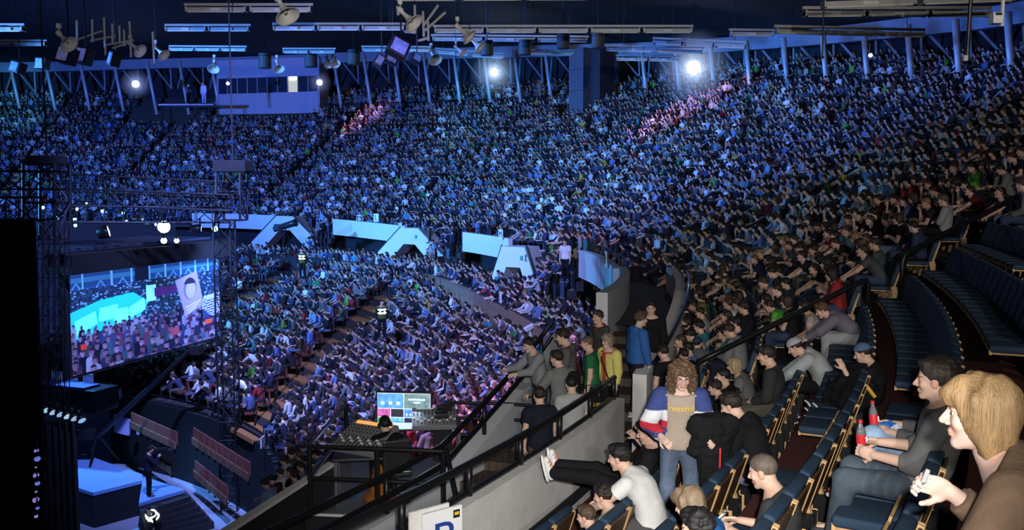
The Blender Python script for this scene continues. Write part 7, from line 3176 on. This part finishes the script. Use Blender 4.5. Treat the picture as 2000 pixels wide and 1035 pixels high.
for q, (u0, u1, v0, v1, c, em_) in enumerate(TILES):
    x0, x1 = -Wm / 2 + Wm * u0 + .008, -Wm / 2 + Wm * u1 - .008
    z0, z1 = Hm / 2 - Hm * v0 - .008, Hm / 2 - Hm * v1 + .008
    t_ = MB().box(((x0 + x1) / 2, -.010, (z0 + z1) / 2), (x1 - x0, .012, z0 - z1)).build('video_tile', pm('tile_%d' % q, c, .5, emit=em_, noise=(14 if q < 2 else 22, .9)), em)
    if q in (0, 4, 5, 7):
        for k in range(3):
            MB().box((x0 + (x1 - x0) * (.2 + .3 * k), -.018, z1 + (z0 - z1) * .35), ((x1 - x0) * .12, .006, (z0 - z1) * .22)).build('bright_patch', pm('tile_patch', (.55, .8, 1.0), .5, emit=1.6), t_)
    if q == 1:
        for k in range(2):
            MB().box(((x0 + x1) / 2, -.018, z1 + (z0 - z1) * (.62 - .2 * k)), ((x1 - x0) * (.66 - .4 * k), .006, (z0 - z1) * .09)).build('caption_bar', pm('tile_patch', (.55, .8, 1.0), .5, emit=1.6), t_)
MB().bar((0, .05, -Hm / 2), (0, .05, -Hm / 2 - .25), .08, .04).build('stand', 'dark_plastic', em)
lamp('monitor_glow', 'AREA', tuple(Pm + np.array((.03, -.12, 0))), 9, (.6, .75, 1.0), tuple(Pm + np.array((-.2, -2, -.6))), .6)

# office chair and the operator
Pc = np.array((-1.82, 13.35, -4.75))
e = empty('office_chair', tuple(Pc), RAD(20), 'black office chair on castors at the mixing desk', 'chair')
MB().add(*chamfer_box((0, .0, .46), (.48, .46, .08), .03)).build('seat', 'dark_plastic', e)
MB().add(*chamfer_box((0, -.25, .78), (.44, .07, .50), .03)).build('backrest', 'dark_plastic', e)
MB().tube([(0, 0, .1), (0, 0, .44)], .035, 8).build('gas_column', 'truss_metal', e)
for q in range(5):
    t = 2 * pi * q / 5
    l_ = MB().bar((0, 0, .10), (.29 * cos(t), .29 * sin(t), .07), .05, .035).build('leg', 'dark_plastic', e)
    MB().sphere((.29 * cos(t), .29 * sin(t), .03), .03, 8, 5).build('castor', 'dark_plastic', l_)
b, J = human('sound operator in black tee with headphones at the mixing desk, seen from behind', tuple(Pc + np.array((.05, -.22, .02))), RAD(24), sit(lean=18, hy=.22, hpitch=-14, arms=(((-.35, .65, -.8), (-.3, 1, -.1)), ((.1, .6, -.8), (-.2, 1, .1)))),
             hair=('short', BLK), top=dict(col=(.008, .008, .009), sleeve=.9, g=.022), bottom=dict(col=BLACK), vox=.016, fine=.008, link_eyes=False)
m = MB()
arc = [head_world(J, (.088 * sin(t), -.01, .03 + .112 * cos(t))) for t in np.linspace(-1.7, 1.7, 12)]
m.tube(arc, .012, 6)
hpn = m.build('headphones', 'dark_plastic', b)
for s in (-1, 1):
    MB().sphere(tuple(head_world(J, (s * .094, -.006, -.006))), (.03, .042, .045), 10, 6).build('ear_cup', 'dark_plastic', hpn)
# orange bag beside the chair, dark bag on the floor
bv, bq = sdf_mesh([p_rc((-2.02, 13.2, -4.62), (-2.02, 13.25, -4.25), .16, .11, .06), p_rc((-2.17, 13.2, -4.66), (-1.84, 13.22, -4.64), .10, .09, .06)], .02, [lambda X: -4.745 - X[..., 2]], warp=lambda X: .012 * wob(X, 18))
o = link('bag', np_mesh('bag', bv, bq, ['cloth']))
o.color = (.26, .085, .02, 1)
tag(o, 'orange brown bag standing beside the office chair', 'bag')
# headset lying on the console, red mug and cables
e = empty('desk_phone', (D2[0] + .35, D2[1] - .30, D2[2] + 1.0), RAD(15), 'black headset and handset lying on the rear mixing console', 'headset')
MB().add(*chamfer_box((0, 0, 0), (.24, .18, .09), .02)).build('base', 'dark_plastic', e)
MB().tube([(-.10, 0, .06), (-.06, 0, .13), (.06, 0, .13), (.10, 0, .06)], .022, 8).build('handset', 'dark_plastic', e)
# section board P at the stair foot
Pp = at_y(866, 1040, 8.1)
e = empty('section_sign', tuple(Pp), RAD(38), 'white section board with big blue letter P at the bottom edge', 'sign')
MB().add(*chamfer_box((0, .02, 0), (.44, .03, .44), .004)).build('board', 'sign_white', e)
m = text_mesh('P', .42, .003)
m.materials.append(MATS['sign_blue'])
o = link('letter', m, e, (.0, .0, -.06))
o.rotation_euler = (pi / 2, 0, 0)
o.scale = (1.15, 1, 1)
MB().box((.15, -.001, .15), (.07, .008, .075)).build('sticker', 'dark_plastic', e)
MB().box((.15, -.006, .155), (.05, .004, .03)).build('sticker_print', 'print_yellow', e)
MB().add(*chamfer_box((-.1, .09, .02), (.44, .03, .44), .004)).build('rear_board', 'grey_concrete', e)
MB().bar((0, .05, -.15), (0, .05, -.55), .05, .05).build('post', 'black_metal', e)
MB().bar((0, .05, -.5), (-.25, .40, -.5), .05, .05).build('wall_bracket', 'black_metal', e)

# ================================================================== SMALL THINGS IN THE FOREGROUND
pm('cola', (.016, .004, .003), .08, spec=.6)
pm('label_red', (.55, .02, .03), .45)
pm('cap_red', (.42, .02, .04), .4)
gl = bpy.data.materials.new('bottle_plastic')
gl.use_nodes = True
_b = gl.node_tree.nodes['Principled BSDF']
_b.inputs['Base Color'].default_value = (.85, .9, .9, 1)
_b.inputs['Roughness'].default_value = .06
_b.inputs['Transmission Weight'].default_value = .85
_b.inputs['IOR'].default_value = 1.2
MATS['bottle_plastic'] = gl


def bottle(P, tilt, label, level=.09):
    e = empty('cola_bottle', P, 0, label, 'bottle')
    e.rotation_euler = tilt
    MB().lathe([(0, 0), (.024, 0), (.031, .006), (.032, .05), (.028, .075), (.031, .10), (.031, .145), (.026, .175), (.014, .205), (.0125, .225)], None, 16).build('bottle_body', 'bottle_plastic', e, smooth=True)
    MB().lathe([(0, .004), (.026, .005), (.029, .01), (.029, level), (0, level)], None, 14).build('drink', 'cola', e, smooth=True)
    MB().lathe([(.0325, .075), (.0330, .08), (.0330, .14), (.0325, .145)], None, 18).build('label_band', 'label_red', e, smooth=True)
    m = MB()
    for k in range(5):
        t = -.9 + k * .42
        m.tube([(.0338 * cos(t + dt), .0338 * sin(t + dt), .108 + dz) for dt, dz in ((-.10, .012), (0, .020), (.10, .010), (.05, -.010), (-.08, -.014))], .0028, 4)
    m.build('label_script', 'sign_white', e)
    MB().lathe([(.0, .245), (.0145, .245), (.015, .222), (.0145, .220)], None, 14).build('cap', 'cap_red', e, smooth=True)
    return e


def to_world(b, q):
    r = b.rotation_euler[2]
    return np.array((b.location[0] + q[0] * cos(r) - q[1] * sin(r), b.location[1] + q[0] * sin(r) + q[1] * cos(r), b.location[2] + q[2]))


def palm(J, i, fwd=.085, side=.0, n_=.03):
    d, c, pn = J['hd%d' % i]
    pn = np.array((-(-1 if i == 0 else 1) * .7, .15, -.7)) if pn is None else np.asarray(pn, float)
    n = unit(pn - d * (pn @ d))
    return J['wr%d' % i] + d * fwd + n * n_


b, J, _p = PEOPLE['sweater']
P = (palm(J, 0) + palm(J, 1)) / 2
bottle(tuple(to_world(b, P + np.array((0, .02, -.05)))), (RAD(4), RAD(-6), 0), 'cola bottle with red label held by the boy in charcoal sweater')
b, J, _p = PEOPLE['bluejeans']
P = palm(J, 0)
bottle(tuple(to_world(b, P + np.array((0.0, .03, -.03)))), (RAD(-6), RAD(-4), 0), 'cola bottle with red label held by the person in light blue jeans', .07)
sv, sq = sdf_mesh([p_el(np.array((0, 0, 0)), np.eye(3), np.array((.10, .05, .075)), .02), p_el(np.array((.10, .02, -.02)), np.eye(3), np.array((.08, .04, .06)), .03)], .009, warp=lambda X: .006 * wob(X, 60))
def snack_tint(V):
    t = np.tile(np.array((.02, .16, .62)), (len(V), 1))
    t[np.abs(V[:, 2] - .02 - V[:, 0] * .3) < .018] = (.7, .75, .85)
    t[(V[:, 0] > .10) & (V[:, 2] > .0)] = (.7, .5, .05)
    return t
o = link('snack_bag', np_mesh('snack_bag', sv, sq, ['cloth'], snack_tint(sv)), None, tuple(to_world(b, palm(J, 1) + np.array((-.03, -.04, -.03)))))
tag(o, 'shiny blue snack bag with white stripe held by the light blue jeans', 'snack bag')


def phone(P, rot, label, col='dark_plastic', scr=None, size=(.058, .010, .115)):
    e = empty('mobile_phone', P, 0, label, 'phone')
    e.rotation_euler = rot
    MB().add(*chamfer_box((0, 0, 0), size, .004)).build('case', col, e)
    MB().box((0, -size[1] / 2 - .0005, .006), (size[0] * .88, .001, size[2] * .78)).build('screen', scr or pm('phone_screen', (.10, .14, .16), .1), e)
    return e


b, J, _p = PEOPLE['blond']
P = to_world(b, palm(J, 1, .10, 0, .025))
phone(tuple(P + np.array((-.01, 0, .02))), (RAD(35), RAD(-50), RAD(40)), 'silver phone in the hand of the boy with the blond fringe', pm('phone_silver', (.55, .57, .60), .25, .6), size=(.050, .016, .105))
b, J, _p = PEOPLE['buzzcut']
P = to_world(b, (palm(J, 0) + palm(J, 1)) / 2 + np.array((0, .06, .02)))
e = phone(tuple(P), (RAD(-40), RAD(-12), RAD(-118)), 'white phone with lit game screen in the hands of the buzz cut boy', 'sign_white', pm('phone_lit', (.25, .65, .75), .3, emit=.9, noise=(60, .8)), (.075, .012, .145))
b, J, _p = PEOPLE['phoneman']
phone(tuple(to_world(b, (palm(J, 0) + palm(J, 1)) / 2 + np.array((0, .04, .0)))), (RAD(-50), 0, RAD(140)), 'dark phone in the hands of the man in black hooded jacket')
b, J, _p = PEOPLE['bluecap']
phone(tuple(to_world(b, palm(J, 1) + np.array((0, .04, .0)))), (RAD(-50), 0, RAD(150)), 'dark phone in the hand of the boy in the blue cap')
# black jacket and bag with yellow strap on the lap beside the blue cap
bb = to_world(b, np.array((-.1, .52, .60)))
jv, jq = sdf_mesh([p_rc((0, 0, 0), (-.1, .05, -.38), .24, .20, .1), p_rc((.05, .05, .12), (-.05, -.05, -.1), .20, .22, .1), p_rc((-.2, .1, .0), (-.25, .1, -.4), .14, .12, .1)], .018, warp=lambda X: .018 * wob(X, 17))
o = link('coat_bundle', np_mesh('coat_bundle', jv, jq, ['cloth']), None, tuple(bb))
o.color = (.009, .009, .010, 1)
tag(o, 'big black coat bundled on the knees of the boy in the blue cap', 'coat')
ys = MB()
ys.tube([np.array((-.06, -.19, .20)), np.array((.02, -.245, .10)), np.array((.10, -.24, .0))], .022, 6)
ys.build('yellow_strap', 'print_yellow', o)
# propped up sneaker soles with white stripes beside the coat
e = empty('sneaker_pair', tuple(bb + np.array((-.42, .05, -.28))), RAD(20), 'black sneakers with white striped soles propped up beside the coat bundle', 'shoes')
for q in range(2):
    V_, F_ = chamfer_box((0, .14 * q, .0), (.10, .11, .30), .035)
    s_ = MB().add(V_, F_).build('sneaker', 'black_cloth', e, smooth=True)
    for k in range(3):
        MB().tube([(-.055, .14 * q - .05, -.10 + .09 * k), (-.06, .14 * q, -.06 + .09 * k), (-.055, .14 * q + .05, -.05 + .09 * k)], .012, 5).build('stripe', 'sign_white', s_)
